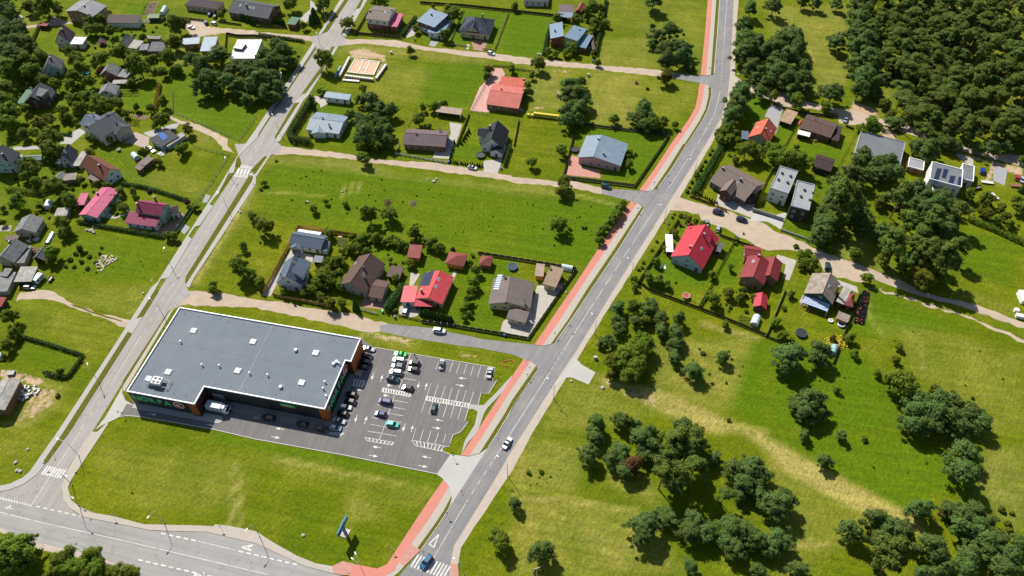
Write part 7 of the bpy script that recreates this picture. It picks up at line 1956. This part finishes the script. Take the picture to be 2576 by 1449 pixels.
def pallets(s, n, hgt, topm, label, group, side=PALS, sz=(1.05, 1.0)):
    a, b = QG(s, hgt)
    d = b - a
    rz = math.atan2(d.y, d.x)
    for k in range(n):
        p = a.lerp(b, k / max(1, n - 1)); p.z = 0
        o = thing('block_pallet', label, 'pallet', p, group, 0)
        MB().box(p, (sz[0], sz[1], .12), rz, 0).build('pallet_base', WM['wood'], o)
        h2 = hgt - .12
        for q in range(2):
            MB().box(p, (sz[0] * .97, sz[1] * .97, h2 / 2 - .03), rz, .12 + q * h2 / 2).build('block_layer', side if q == 0 else topm, o)
pallets('10 1212,775 1303,648', 10, 1.5, PALW, 'pallet of white-wrapped blocks in the right row by the foundation', 'right row of pallets')
pallets('10 905,755 1168,788', 11, 1.5, PALW, 'pallet of white-wrapped blocks in the front row by the foundation', 'front row of pallets')
pallets('10 935,575 842,752', 11, 1.5, PALW, 'pallet of pinkish blocks in the long left row by the foundation', 'left row of pallets')
pallets('10 845,668 800,752', 6, 1.5, PALB, 'pallet of blue-wrapped blocks in the short row under the big tree', 'blue pallets', PALB)
pallets('10 885,800 1025,812', 6, .8, PALW, 'low pallet of pale blocks in front of the foundation rows', 'low pallets', PALS, (1.4, 1.2))
pallets('20 232,1132 462,1160', 11, 2.0, PALY, 'tall pallet of yellow-wrapped blocks beside the dark trees', 'tall yellow pallets', PALY, (1.2, 1.2))
pallets('20 165,1145 205,1150', 2, 1.4, PALY, 'lower pallet of yellow-wrapped blocks at the row end', 'low yellow pallets', PALY, (1.2, 1.2))
# ================================================================ GREENHOUSES, POOLS, TRAMPOLINES
POLY = M('polycarbonate', (.55, .66, .66), .25, .08, spec=.6)
RIBM = M('greenhouse_rib', (.62, .66, .66), .5)
def greenhouse(s, w, h, label, mat=POLY):
    a, b = QG(s)
    d = (b - a); L = d.length; d.normalize()
    n = Vector((-d.y, d.x, 0))
    o = thing('greenhouse', label, 'greenhouse', (a + b) / 2)
    arc = [(math.cos(math.pi * k / 8) * w / 2, math.sin(math.pi * k / 8) ** .8 * h) for k in range(9)]
    m = max(2, int(L / 1.2))
    for k in range(m):
        p, q = a + d * (L * (k + .02) / m), a + d * (L * (k + .98) / m)
        V = [p + n * x + UP * z for x, z in arc] + [q + n * x + UP * z for x, z in arc]
        MB().add(V, [(i, 9 + i, 10 + i, i + 1) for i in range(8)]).build('cover_sheet', mat, o)
    for e in (a, b):
        V = [e + n * (x * .99) + UP * (z * .99) for x, z in arc]
        MB().add(V, [tuple(range(9))]).build('end_wall', mat, o)
    for k in range(m + 1):
        p = a + d * (L * k / m)
        r = MB()
        for i in range(8): r.tube(p + n * arc[i][0] + UP * arc[i][1], p + n * arc[i + 1][0] + UP * arc[i + 1][1], .04, n=5)
        r.build('rib', RIBM, o)
greenhouse('00 1635,155 1672,90', 2.8, 2.3, 'pale cyan arched greenhouse behind the green-roofed shed')
greenhouse('Zb 1410,990 1490,1070', 3.0, 2.2, 'white arched greenhouse beside the felt-roofed shed')
greenhouse('Zc 965,1420 1010,1300', 3.0, 2.2, 'silver arched greenhouse by the western vegetable rows')
greenhouse('22 2430,385 2462,300', 3.0, 2.2, 'clear arched greenhouse in the fenced garden with red shed')
greenhouse('32 640,670 665,600', 2.6, 2.0, 'teal arched greenhouse at the corner of the trampoline garden', M('poly_teal', (.25, .42, .42), .3))
greenhouse('Zd 930,560 1050,585', 2.4, 2.0, 'small glazed greenhouse behind the tan garage')
greenhouse('Zh 490,225 830,275', 3.0, 2.0, 'long white plastic greenhouse behind the blue-grey garage', M('poly_white', (.72, .76, .80), .4))
greenhouse('Za 830,440 930,260', 2.2, .9, 'low glazed cold frame beside the round bush', M('cold_frame_glass', (.18, .26, .28), .2, spec=.8))
greenhouse('02 -30,715 40,690', 2.6, 2.0, 'arched greenhouse at the western edge of the vegetable plot')
def disc_thing(name, label, cat, s, r, h, mats, legs=0, net=False):
    p = QG(s)[0]
    o = thing(name, label, cat, p)
    ring = MB()
    n = 20
    for k in range(n):
        a0, a1 = 2 * math.pi * k / n, 2 * math.pi * (k + 1) / n
        ring.tube(p + Vector((math.cos(a0) * r, math.sin(a0) * r, h)), p + Vector((math.cos(a1) * r, math.sin(a1) * r, h)), .16 if net else .2, n=6)
    ring.build('rim', mats[0], o)
    MB().tube(p + UP * (h - .04), p + UP * h, r * .96, n=20).build('mat' if net else 'water', mats[1], o)
    if not net:
        MB().tube(p, p + UP * (h - .05), r * 1.0, n=20).build('pool_wall', mats[0], o)
    for k in range(legs):
        a = 2 * math.pi * k / legs
        q = p + Vector((math.cos(a) * r, math.sin(a) * r, 0))
        MB().tube(q, q + UP * (h + (1.7 if net else 0)), .04, n=5).build('leg', POLE, o)
BLK, BLU = M('trampoline_mat', (.02, .025, .03), .6), M('trampoline_pad', (.01, .13, .36), .5)
disc_thing('trampoline', 'blue-rimmed trampoline on the lawn by the dark panel fence', 'trampoline', 'Zd 372,562', 1.7, .8, (BLU, BLK), 6, True)
disc_thing('trampoline', 'dark netted trampoline in the garden below the striped awning', 'trampoline', '32 330,465', 1.9, .8, (M('pad_dark', (.02, .05, .07), .6), BLK), 6, True)
disc_thing('trampoline', 'dark trampoline beside the gabled garage', 'trampoline', '11 2262,125', 1.9, .8, (M('pad_green', (.02, .06, .05), .6), BLK), 6, True)
disc_thing('trampoline', 'black netted trampoline beside the red terrace', 'trampoline', '21 632,68', 1.8, .8, (M('pad_black', (.02, .02, .025), .6), BLK), 6, True)
WAT = M('pool_water', (.10, .42, .48), .05, .05, spec=.8)
disc_thing('paddling_pool', 'round turquoise paddling pool on the western lawn', 'pool', '00 870,740', 1.75, .7, (M('pool_turquoise', (.10, .42, .42), .4), WAT))
disc_thing('paddling_pool', 'small round pool with white rim near the weathered shed', 'pool', '32 735,372', 1.3, .7, (WHITE, M('pool_dark', (.03, .10, .22), .1, spec=.8)))
disc_thing('paddling_pool', 'tiny white tub left of the small round pool', 'pool', '32 627,335', .75, .5, (WHITE, M('tub_grey', (.35, .37, .38), .3)))
disc_thing('well', 'stone well ring with red lid inside the dark fence', 'well', '22 1750,95', 1.25, 1.1, (WM['stone'], M('red_lid', (.40, .05, .04), .7)))
# red inflatable toy : rounded lobes
ip = QG('00 1020,722')[0]
inf = thing('inflatable_toy', 'bright red inflatable toy beside the turquoise pool', 'inflatable', ip)
REDI = M('inflatable_red', (.62, .02, .07), .35)
bm = bmesh.new()
for dx, dy, sx, sy, sz in ((-1.3, -.2, 1.0, .7, .7), (0, .2, 1.2, .8, 1.0), (1.2, .5, .9, .7, .8), (.3, .9, .5, .4, .9)):
    bmesh.ops.create_uvsphere(bm, u_segments=12, v_segments=8, radius=1, matrix=Matrix.Translation((dx, dy, sz * .8)) @ Matrix.Diagonal((sx, sy, sz, 1)))
me = bpy.data.meshes.new('tube_body'); bm.to_mesh(me); bm.free(); me.materials.append(REDI)
link('tube_body', me, inf)
# ================================================================ CARAVAN AND TRAILERS
cvp = QG('Za 700,1085')[0]
cvn = thing('caravan', 'white and green caravan beside the open shelter', 'caravan', cvp, rz=math.radians(72))
V = []
for y in (-1.05, 1.05):
    V += [(-2.1, y, .45), (2.0, y, .45), (2.15, y, 1.3), (1.85, y, 2.35), (-1.9, y, 2.4), (-2.2, y, 1.5)]
b = MB().add(V, [(0, 1, 2, 3, 4, 5), (11, 10, 9, 8, 7, 6)] + [(i, 6 + i, 6 + (i + 1) % 6, (i + 1) % 6) for i in range(6)])
link('body', mesh_of('body', b.V, b.F, M('caravan_body', (.60, .66, .62), .5)), cvn)
b = MB().box((-.05, 0, 2.43), (3.7, 1.98, .08)); link('roof_panel', mesh_of('roof_panel', b.V, b.F, WHITE), cvn)
for x in (-1.1, .6):
    b = MB().box((x, -1.07, 1.5), (1.0, .05, .6)); link('window', mesh_of('window', b.V, b.F, CGL), cvn)
b = MB().box((-2.2, 0, 1.6), (.06, 1.2, .55)); link('window', mesh_of('window', b.V, b.F, CGL), cvn)
b = MB().tube((2.0, 0, .5), (3.2, 0, .45), .06); link('drawbar', mesh_of('drawbar', b.V, b.F, POLE), cvn)
for y in (-.95, .95):
    q = link('wheel', wheel_mesh(.33, .22)[0], cvn); q.location = (-.2, y, .33)
def trailer(s, ang, label, L=2.4, wd=1.3, bed=None, rails=True):
    p = QG(s)[0]
    o = thing('flat_trailer', label, 'trailer', p, rz=math.radians(ang))
    b = MB().box((0, 0, .62), (L, wd, .12)); link('bed', mesh_of('bed', b.V, b.F, bed or WM['oldboard']), o)
    if rails:
        for x, y, sx, sy in ((0, -wd / 2, L, .06), (0, wd / 2, L, .06), (-L / 2, 0, .06, wd), (L / 2, 0, .06, wd)):
            b = MB().box((x, y, .84), (sx, sy, .35)); link('side_board', mesh_of('side_board', b.V, b.F, BLK), o)
    b = MB().tube((L / 2, 0, .5), (L / 2 + 1.1, 0, .45), .05); link('drawbar', mesh_of('drawbar', b.V, b.F, POLE), o)
    for y in (-wd / 2 - .1, wd / 2 + .1):
        q = link('wheel', wheel_mesh(.33, .22)[0], o); q.location = (0, y, .33)
trailer('Za 900,1070', -100, 'small black trailer with pale bed on the western lawn', bed=M('bed_pale', (.55, .48, .45), .8))
trailer('Zg 985,450', 20, 'small trailer with plank bed beside the white villa', 3.0, 1.4)
trailer('Zg 1078,395', -12, 'pale frame trailer beside the blue van', 4.8, 1.6, M('frame_pale', (.55, .56, .55), .6), False)
trailer('31 2490,425', -5, 'long flat trailer with wooden bed before the red car', 4.8, 2.0, WM['wood'], False)
trailer('Zg 1155,535', -70, 'pale stacked boards on a low trailer in the eastern garden', 3.8, 1.3, PALW, False)
# ================================================================ SMALL THINGS
STONE = M('field_stone', (.40, .37, .34), .9, .15)
def boulder(s, r, label, group='boulders on the grass'):
    p = QG(s)[0]
    rng = random.Random(int(p.x * 10))
    bm = bmesh.new()
    bmesh.ops.create_icosphere(bm, subdivisions=2, radius=r)
    for v in bm.verts:
        v.co *= 1 + rng.uniform(-.14, .14)
        v.co.z *= .65
    me = bpy.data.meshes.new('boulder'); bm.to_mesh(me); bm.free(); me.materials.append(STONE)
    o = link('boulder', me); o.location = (p.x, p.y, r * .35)
    tag(o, label, 'boulder', group)
for s, r in (('03 282,178', .45), ('03 160,310', .6), ('03 175,390', .6), ('03 207,397', .6)): boulder(s, r, 'grey boulder on the lawn by the western zebra crossing', 'boulders by the western crossing')
for s, r in (('11 1792,380', .75), ('11 1817,352', .55), ('11 1728,360', .4), ('11 870,482', .5), ('11 520,585', .6)): boulder(s, r, 'pale boulder on the central meadow below the track', 'boulders of the central meadow')
for s, r in (('20 270,545', .7), ('20 292,550', .6)): boulder(s, r, 'pale boulder beside the track near the green-walled house', 'boulders of the northern track')
for s, r in (('01 2405,675', .6), ('01 2420,690', .6)): boulder(s, r, 'round pale stone ring beside the western street', 'stone rings by the western street')
for s, r in (('22 597,938', .45), ('22 910,1005', .7), ('22 545,45', .4), ('13 478,1042', .55), ('02 1443,55', .5)): boulder(s, r, 'lone grey stone on the grass near a street', 'lone stones')
def heap(name, label, cat, s, n, spread, sizes, mat, flat=.5, stuff=False):
    """loose heap of separate pieces; each piece a part"""
    p = QG(s)[0]
    rng = random.Random(int(abs(p.x) * 7 + n))
    o = thing(name, label, cat, p)
    for k in range(n):
        r, a = spread * math.sqrt(rng.random()), rng.uniform(0, 6.28)
        sx, sy, sz = [rng.uniform(*q) for q in sizes]
        z = .05 + max(0, (1 - r / spread)) * flat * rng.uniform(.3, 1)
        MB().box(p + Vector((r * math.cos(a), r * math.sin(a) * .8, z + sz / 2)), (sx, sy, sz), rng.uniform(0, 3.1)).build('piece', mat, o)
heap('plank_heap', 'scattered pale planks and rubble in the weedy meadow', 'rubble heap', '01 1085,1165', 26, 3.2, ((.5, 2.0), (.2, .6), (.1, .3)), M('plank_pale', (.45, .38, .31), .9))
heap('plank_heap', 'smaller scatter of pale stones below the plank heap', 'rubble heap', '01 980,1240', 14, 3.0, ((.4, 1.2), (.3, .7), (.1, .3)), M('plank_pale', (.45, .38, .31), .9))
heap('sack_heap', 'long heap of pale sacks and stones beside the boarded barn', 'rubble heap', '02 275,1055', 46, 3.8, ((.5, 1.1), (.4, .8), (.3, .6)), M('sack_pale', (.55, .56, .57), .8), 1.4)
heap('scrap_heap', 'heap of white scrap at the northwest lane', 'rubble heap', '00 175,192', 26, 3.2, ((.6, 1.8), (.4, .9), (.2, .6)), M('sack_pale', (.55, .56, .57), .8), 1.0)
heap('scrap_heap', 'scrap and rubbish between the two old barns', 'rubble heap', 'Za 570,570', 24, 2.2, ((.4, 1.6), (.3, .8), (.2, .6)), M('scrap_brown', (.22, .13, .10), .8), .9)
heap('scrap_heap', 'white bags and boards on the lawn by the mauve canopy', 'rubble heap', 'Za 590,390', 14, 2.2, ((.4, 1.2), (.3, .8), (.2, .4)), M('sack_pale', (.55, .56, .57), .8), .5)
heap('scrap_heap', 'pallet stack and scrap along the low clipped hedge', 'rubble heap', '01 940,860', 14, 2.6, ((.6, 1.4), (.5, 1.0), (.2, .5)), M('scrap_grey', (.36, .34, .32), .8), .6)
heap('scrap_heap', 'building rubbish beside the white estate car', 'rubble heap', 'Zb 1960,960', 16, 2.0, ((.4, 1.4), (.3, .8), (.2, .5)), M('sack_pale', (.55, .56, .57), .8), .5)
heap('scrap_heap', 'household clutter beside the dark barn and pale greenhouse', 'rubble heap', '00 1490,215', 18, 3.0, ((.4, 1.2), (.3, .8), (.2, .6)), M('scrap_grey', (.36, .34, .32), .8), .7)
def brush(s, label, r=1.8, mat=None):
    p = QG(s)[0]
    rng = random.Random(int(p.x * 3))
    o = thing('brush_pile', label, 'brush pile', p)
    b = MB()
    for k in range(150):
        a, e = rng.uniform(0, 6.28), rng.uniform(.05, .6)
        c = p + Vector((rng.gauss(0, r * .4), rng.gauss(0, r * .7), rng.uniform(.1, .7)))
        d = Vector((math.cos(a) * math.cos(e), math.sin(a) * math.cos(e), math.sin(e))) * rng.uniform(.5, 1.2)
        b.tube(c - d * .5, c + d * .5, .05, .02, 4)
    q = b.build('branches', mat or M('dry_branches', (.15, .085, .055), .9), o); q['kind'] = 'stuff'
brush('11 1325,598', 'dark brown brush pile on the central meadow')
brush('11 1580,598', 'greyish brush pile right of the brown one', 1.5, M('grey_branches', (.26, .19, .15), .9))
brush('20 1252,838', 'small brush pile on the pale mown plot', .9)
def box_thing(name, label, cat, s, sz, mat, rz=0.0, lid=None, group=None, n=1):
    p = QG(s)[0]
    o = thing(name, label, cat, p, group)
    MB().box(p, sz, rz, 0).build('body', mat, o)
    MB().box(p, (sz[0] * 1.06, sz[1] * 1.06, .08), rz, sz[2] + .001).build('lid', lid or mat, o)
    if name == 'wheelie_bin':
        for y in (-.2, .2): MB().tube(p + Vector((y, -.3, .1)), p + Vector((y + .06, -.3, .1)), .1, n=8).build('wheel', TYRE, o)
CABM = M('cabinet_grey', (.55, .56, .55), .6)
box_thing('utility_cabinet', 'pale utility cabinet on the grass by the foundation track', 'cabinet', '10 1362,540', (1.1, .6, 1.3), CABM)
box_thing('utility_cabinet', 'pale utility cabinet by the track above the mown square', 'cabinet', '20 768,765', (1.1, .6, 1.3), CABM)
box_thing('utility_cabinet', 'pale utility cabinet beside the concrete side pad', 'cabinet', '22 838,712', (1.1, .6, 1.3), CABM)
for s, l, m_ in (('20 808,625', 'blue wheelie bin by the thin dark hedge', SIGNB), ('11 2465,255', 'blue wheelie bin before the gabled garage drive', SIGNB), ('12 1275,245', 'green wheelie bin beside the pale metal gate', GREEN), ('12 1400,302', 'blue wheelie bin before the red-roofed house fence', SIGNB), ('21 620,350', 'blue wheelie bin at the metal fence gate', SIGNB), ('21 2250,945', 'blue wheelie bin beside the eastern track fence', SIGNB), ('12 2500,485', 'blue wheelie bin at the dark panel fence corner', SIGNB), ('31 395,975', 'dark green wheelie bin at the end of the stone wall', M('bin_green', (.02, .10, .07), .5)), ('10 1455,385', 'green wheelie bin at the brick-post fence', GREEN), ('11 1940,190', 'blue wheelie bin beside the low pale fence', SIGNB), ('10 1600,410', 'dark wheelie bin by the gravel drive', M('bin_green', (.02, .10, .07), .5))):
    box_thing('wheelie_bin', l, 'bin', s, (.6, .7, 1.0), m_, TRNG.uniform(0, 1))
box_thing('dog_kennel', 'small kennel with blue roof on the lawn', 'kennel', '01 1200,72', (1.3, 1.1, .9), WM['wood'], .3, M('kennel_blue', (.04, .10, .22), .6))
box_thing('garden_table', 'table under a small grey roof at the western sandy patch', 'table', '02 120,865', (2.2, 1.6, .8), WM['oldboard'], .1, M('lid_grey', (.4, .4, .39), .8))
box_thing('sandbox', 'square wooden sandbox beside the vegetable rows', 'sandbox', 'Zh 1115,272', (1.6, 1.5, .3), M('sandbox_wood', (.5, .30, .2), .8), -.2)
box_thing('container', 'white container stack at the far eastern plot', 'container', '32 2545,110', (2.0, 5.0, 2.0), WHITE, -.1)
box_thing('container', 'row of grey bins at the eastern track edge', 'container', '32 2545,300', (4.0, 1.6, 1.3), CABM, -.3)
box_thing('container', 'white water tank beside the grey bins at the track edge', 'container', '32 2490,235', (1.4, 1.2, 1.2), WHITE, -.3)
for s in ('21 1495,1248', '21 1537,1250'):
    p = QG(s)[0]
    o = thing('sun_lounger', 'white sun lounger on the lawn below the crimson roof', 'sun lounger', p, 'white sun loungers', 1.4)
    b = MB().box((0, 0, .32), (1.4, .65, .07)); link('bed', mesh_of('bed', b.V, b.F, WHITE), o)
    b = MB().add([(.68, -.32, .36), (1.1, -.32, .85), (1.1, .32, .85), (.68, .32, .36), (.72, -.32, .30), (1.16, -.32, .82), (1.16, .32, .82), (.72, .32, .30)], [(0, 1, 2, 3), (7, 6, 5, 4), (0, 4, 5, 1), (2, 6, 7, 3), (1, 5, 6, 2)]); link('backrest', mesh_of('backrest', b.V, b.F, WHITE), o)
    for x in (-.6, .6):
        for y in (-.27, .27):
            b = MB().box((x, y, .15), (.05, .05, .3)); link('leg', mesh_of('leg', b.V, b.F, WHITE), o)
for s, l in (('Ze 345,690', 'wooden garden bench table below the striped awning'), ('Ze 300,650', 'second wooden garden bench at the awning corner'), ('Zf 1098,360', 'red wooden garden set before the wide wooden house')):
    p = QG(s)[0]
    o = thing('picnic_table', l, 'picnic table', p)
    MB().box(p, (1.7, .75, .06), .3, .72).build('table_top', WM['wood'], o)
    for q in (-.7, .7):
        v = Vector((-math.sin(.3), math.cos(.3), 0)) * q
        MB().box(p + v, (1.7, .28, .05), .3, .42).build('bench', WM['wood'], o)
    for q in (-.6, .6):
        v = Vector((math.cos(.3), math.sin(.3), 0)) * q
        MB().box(p + v, (.08, 1.4, .42), .3, 0).build('leg', WM['wood'], o)
# upturned boat beside the wooden house
p = QG('30 318,1235')[0]
bm = bmesh.new()
bmesh.ops.create_uvsphere(bm, u_segments=14, v_segments=8, radius=1, matrix=Matrix.Translation((0, 0, .05)) @ Matrix.Diagonal((2.3, .8, .75, 1)))
for v in bm.verts: v.co.z = max(.02, v.co.z)
me = bpy.data.meshes.new('rowing_boat'); bm.to_mesh(me); bm.free(); me.materials.append(M('boat_orange', (.55, .12, .06), .5))
o = link('rowing_boat', me); o.location = p; o.rotation_euler = (0, 0, math.radians(62))
tag(o, 'orange upturned boat beside the wide wooden house', 'boat')
# flag pole
p = QG('21 1735,905')[0]
fl = thing('flagpole', 'pale flagpole with red and white flag before the crimson roof', 'flagpole', p)
MB().tube(p, p + UP * 6.5, .05, .035).build('pole', HEAD, fl)
for k, m_ in enumerate((REDS, WHITE, REDS)):
    a = p + UP * (5.0 + .4 * k)
    MB().add([a, a + Vector((.5, -.15, .02)), a + Vector((1.3, .05, -.05)), a + Vector((1.3, .05, .33)), a + Vector((.5, -.15, .4)), a + UP * .38], [(0, 1, 4, 5), (1, 2, 3, 4)]).build('flag_band', m_, fl)
# wooden power pole at the southern meadow, a second one by the forest track
for s, l in (('23 245,1475', 'grey power pole with cross arm beside the lone meadow tree'), ('30 1520,1449', 'thin power pole beside the forest track'), ('12 2,930', 'thin mast on the supermarket roof side') if False else ('21 1560,840', 'thin grey junction post beside the eastern track mouth')):
    p = QG(s)[0]
    o = thing('power_pole', l, 'power pole', p)
    MB().tube(p, p + UP * 8.5, .14, .10, 8).build('pole', CABM, o)
    MB().box(p, (1.8, .1, .1), .4, 8.2).build('cross_arm', CABM, o)
    for q in (-.8, .8):
        c = p + Vector((math.cos(.4), math.sin(.4), 0)) * q
        MB().tube(c + UP * 8.3, c + UP * 8.55, .06, n=6).build('insulator', WHITE, o)
# orange hose ring on the grass
p = QG('12 2545,760')[0]
b = MB()
pts = [p + Vector((math.cos(t * .4) * (2.2 + .3 * math.sin(t)), math.sin(t * .4) * (1.3 + .2 * math.cos(2 * t)), .12)) for t in range(13)]
for q, r in zip(pts, pts[1:]): b.tube(q, r, .13, n=6)
o = b.build('orange_hose', M('hose_orange', (.60, .14, .06), .6), None, at=p)
tag(o, 'coiled orange-red hose on the grass beside the cycle path', 'hose')
# sand heap
p = QG('30 1185,1318')[0]
bm = bmesh.new()
rng = random.Random(3)
bmesh.ops.create_cone(bm, segments=18, radius1=3.0, radius2=.5, depth=1.6, cap_ends=True)
bmesh.ops.subdivide_edges(bm, edges=bm.edges[:], cuts=2, use_grid_fill=True)
for v in bm.verts: v.co += Vector((rng.uniform(-.2, .2), rng.uniform(-.2, .2), rng.uniform(-.12, .12)))
me = bpy.data.meshes.new('sand_heap'); bm.to_mesh(me); bm.free(); me.materials.append(SAND)
o = link('sand_heap', me); o.location = (p.x, p.y, .7)
tag(o, 'brown sand heap behind the large grey flat house', 'sand heap')
# potted nursery plants in rows beside the weathered house
a, b_, c, d = QG('32 950,30 1020,40 960,370 860,350')
rng = np.random.default_rng(4)
n = 420
u, v = rng.random(n), rng.random(n)
pp = [(a * (1 - x) + b_ * x) * (1 - y) + (d * (1 - x) + c * x) * y for x, y in zip(u, v)]
np_root = thing('plant_stock', 'dense rows of small potted plants behind the trampoline garden fence', 'potted plants', a)
np_root['kind'] = 'stuff'
pos = np.array([[q.x - a.x, q.y - a.y, 0] for q in pp])
mb = MB()
for q in pos: mb.box((q[0], q[1]), (.38, .38, .3), rng.uniform(0, 1.5), 0.0)
link('pots', mesh_of('pots', mb.V, mb.F, M('pot_dark', (.02, .02, .03), .6)), np_root)
lp = np.repeat(pos, 9, 0) + rng.normal(0, .16, (9 * n, 3)) + np.array([0, 0, .42])
V, Fc = leaves(lp, rng.normal(size=(9 * n, 3)) + np.array([0, 0, .8]), .28, rng)
link('pot_leaves', mesh_of('pot_leaves', V.tolist(), Fc.tolist(), leaf_mat('leaves_nursery', (.02, .03, .03), (.05, .06, .05))), np_root)
fl_ = rng.random(n) < .08
V, Fc = leaves(pos[fl_] + np.array([0, 0, .6]), np.tile([0, 0, 1.0], (int(fl_.sum()), 1)), .5, rng)
link('blossoms', mesh_of('blossoms', V.tolist(), Fc.tolist(), M('blossom_red', (.5, .06, .05), .7)), np_root)
# yellow flowering patch
p = QG('32 680,555')[0]
rng = np.random.default_rng(8)
pos = rng.normal(0, 1.4, (900, 3)) * np.array([1.1, .9, .2]) + np.array([0, 0, .5])
V, Fc = leaves(pos, rng.normal(size=(900, 3)) * .5 + np.array([0, 0, 1]), .3, rng)
o = thing('flower_patch', 'bright yellow flowering patch beside the teal greenhouse', 'flowers', p)
link('blossoms', mesh_of('blossoms', V.tolist(), Fc.tolist(), M('blossom_yellow', (.62, .48, .03), .7)), o)['kind'] = 'stuff'
# ================================================================ PERSON IN THE CAR PARK
p = QG('12 1601,688')[0]
per = thing('person', 'person in dark clothes and teal cap standing by the north kerb of the car park', 'person', (p.x, p.y, .036))
J = {'pelvis': (0, 0, .95), 'chest': (0, 0, 1.3), 'neck': (0, 0, 1.47), 'head': (0, .02, 1.62), 'crown': (0, .02, 1.72), 'sl': (-.19, 0, 1.40), 'el': (-.25, .02, 1.12), 'hl': (-.24, .12, .88), 'sr': (.19, 0, 1.40), 'er': (.25, .02, 1.12), 'hr': (.24, .12, .88), 'kl': (-.10, .02, .50), 'al': (-.11, -.02, .08), 'tl': (-.12, .14, .04), 'kr': (.10, .05, .50), 'ar': (.12, .03, .08), 'tr': (.13, .19, .04)}
RD = {'pelvis': .16, 'chest': .17, 'neck': .06, 'head': .10, 'crown': .085, 'sl': .075, 'el': .05, 'hl': .04, 'sr': .075, 'er': .05, 'hr': .04, 'kl': .075, 'al': .05, 'tl': .04, 'kr': .075, 'ar': .05, 'tr': .04}
ks = list(J)
ED = [('pelvis', 'chest'), ('chest', 'neck'), ('neck', 'head'), ('head', 'crown'), ('chest', 'sl'), ('sl', 'el'), ('el', 'hl'), ('chest', 'sr'), ('sr', 'er'), ('er', 'hr'), ('pelvis', 'kl'), ('kl', 'al'), ('al', 'tl'), ('pelvis', 'kr'), ('kr', 'ar'), ('ar', 'tr')]
me = bpy.data.meshes.new('body')
me.from_pydata([J[k] for k in ks], [(ks.index(x), ks.index(y)) for x, y in ED], [])
o = link('body', me, per)
md = o.modifiers.new('skin', 'SKIN')
for k, sv in zip(ks, me.skin_vertices[0].data):
    sv.radius = (RD[k], RD[k])
    sv.use_root = k == 'pelvis'
o.modifiers.new('sub', 'SUBSURF').levels = 1
me.materials.append(M('clothes_dark', (.05, .035, .045), .9))
MB().tube(Vector((p.x, p.y + .02, 1.70)), Vector((p.x, p.y + .02, 1.82)), .13, .09, 12).build('cap', SIGNG, per)
MB().box(Vector((p.x, p.y + .13, 0)), (.16, .14, .02), 0, 1.715).build('cap_brim', SIGNG, per)
# ================================================================ GARDEN SHRUBS AND WEEDS
def scatter(polys, n, rr, kinds, name, label, cat, group, seed, gap=1.2):
    rng = random.Random(seed)
    got = 0
    P_ = [[(q.x, q.y) for q in QG(s_)] for s_ in polys]
    ar = [abs(sum(q[i][0] * q[(i + 1) % len(q)][1] - q[(i + 1) % len(q)][0] * q[i][1] for i in range(len(q)))) for q in P_]
    for _ in range(n * 30):
        if got >= n: break
        pts = rng.choices(P_, ar)[0]
        x, y = rng.uniform(min(p[0] for p in pts), max(p[0] for p in pts)), rng.uniform(min(p[1] for p in pts), max(p[1] for p in pts))
        if not inside(x, y, pts): continue
        r = rng.uniform(*rr)
        if any((x - a) ** 2 + (y - b) ** 2 < (r + c * .6 + .2) ** 2 for a, b, c in PLACED): continue
        bad = False
        for a, ux, uy, w_, d_ in RECTS:
            v = Vector((x, y, 0)) - a
            if -gap < v.dot(ux) < w_ + gap and -gap < v.dot(uy) < d_ + gap: bad = True; break
        if bad: continue
        PLACED.append((x, y, r)); got += 1
        k = rng.choice(kinds)
        plant(name, label % {'d': 'green', 'y': 'yellow-green', 't': 'dark green', 'p': 'blue-green'}[k], cat, group, Vector((x, y, 0)), (r, r * rng.uniform(.8, 1.2), r * rng.uniform(.7, 1.2)), shrub_meshes(k, rng.randrange(3)), ('foliage', 'stem'))
scatter(['00 200,560 860,540 1160,520 1640,540 1640,700 1280,860 1200,880 560,1000 640,1140 1250,1140 800,1230 560,1449 60,1449 60,1050 200,900', '00 860,280 1660,280 1180,500 860,480', '01 0,100 560,220 830,330 820,440 700,640 520,900 440,980 380,780 100,640', '01 850,400 1220,470 1330,640 1200,720 1060,640'], 130, (.5, 1.25), 'dddyt', 'garden_shrub', 'low %s garden shrub between the old western houses', 'shrub', 'low shrubs of the western gardens', 5)
scatter(['11 1000,900 1520,960 1640,990 1480,1400 1300,1290 1130,1100 880,1080', '21 1640,800 1850,870 1700,900 1480,1150 1330,1360 1900,1420 1560,1449 1290,1380', '22 1950,0 2400,20 2400,240 2150,260 1920,160', '31 2080,560 2560,700 2500,900 2050,760', '11 560,1180 900,1120 860,1449 560,1449', '20 700,40 900,60 860,320 720,240'], 70, (.45, 1.0), 'ddyt', 'garden_shrub', 'low %s garden shrub inside the fenced plots', 'shrub', 'low shrubs of the fenced plots', 6)
scatter(['11 250,220 1000,300 1700,420 2500,560 2400,1050 1700,920 450,760 150,650', '32 200,900 700,800 1000,500 1500,300 2400,700 2400,1100 1300,800 1000,1300 700,1449', '22 1500,600 2300,560 2400,1200 1500,950', '33 300,100 1700,300 1500,700 700,400', '21 100,560 800,600 800,1000 200,1050', '01 650,1000 1500,1020 1420,1380 600,1260', '23 100,100 650,150 600,560 100,560'], 90, (.25, .55), 'yyd', 'weed_clump', 'small %s weed clump on the open meadows', 'weeds', 'weed clumps of the meadows', 7)
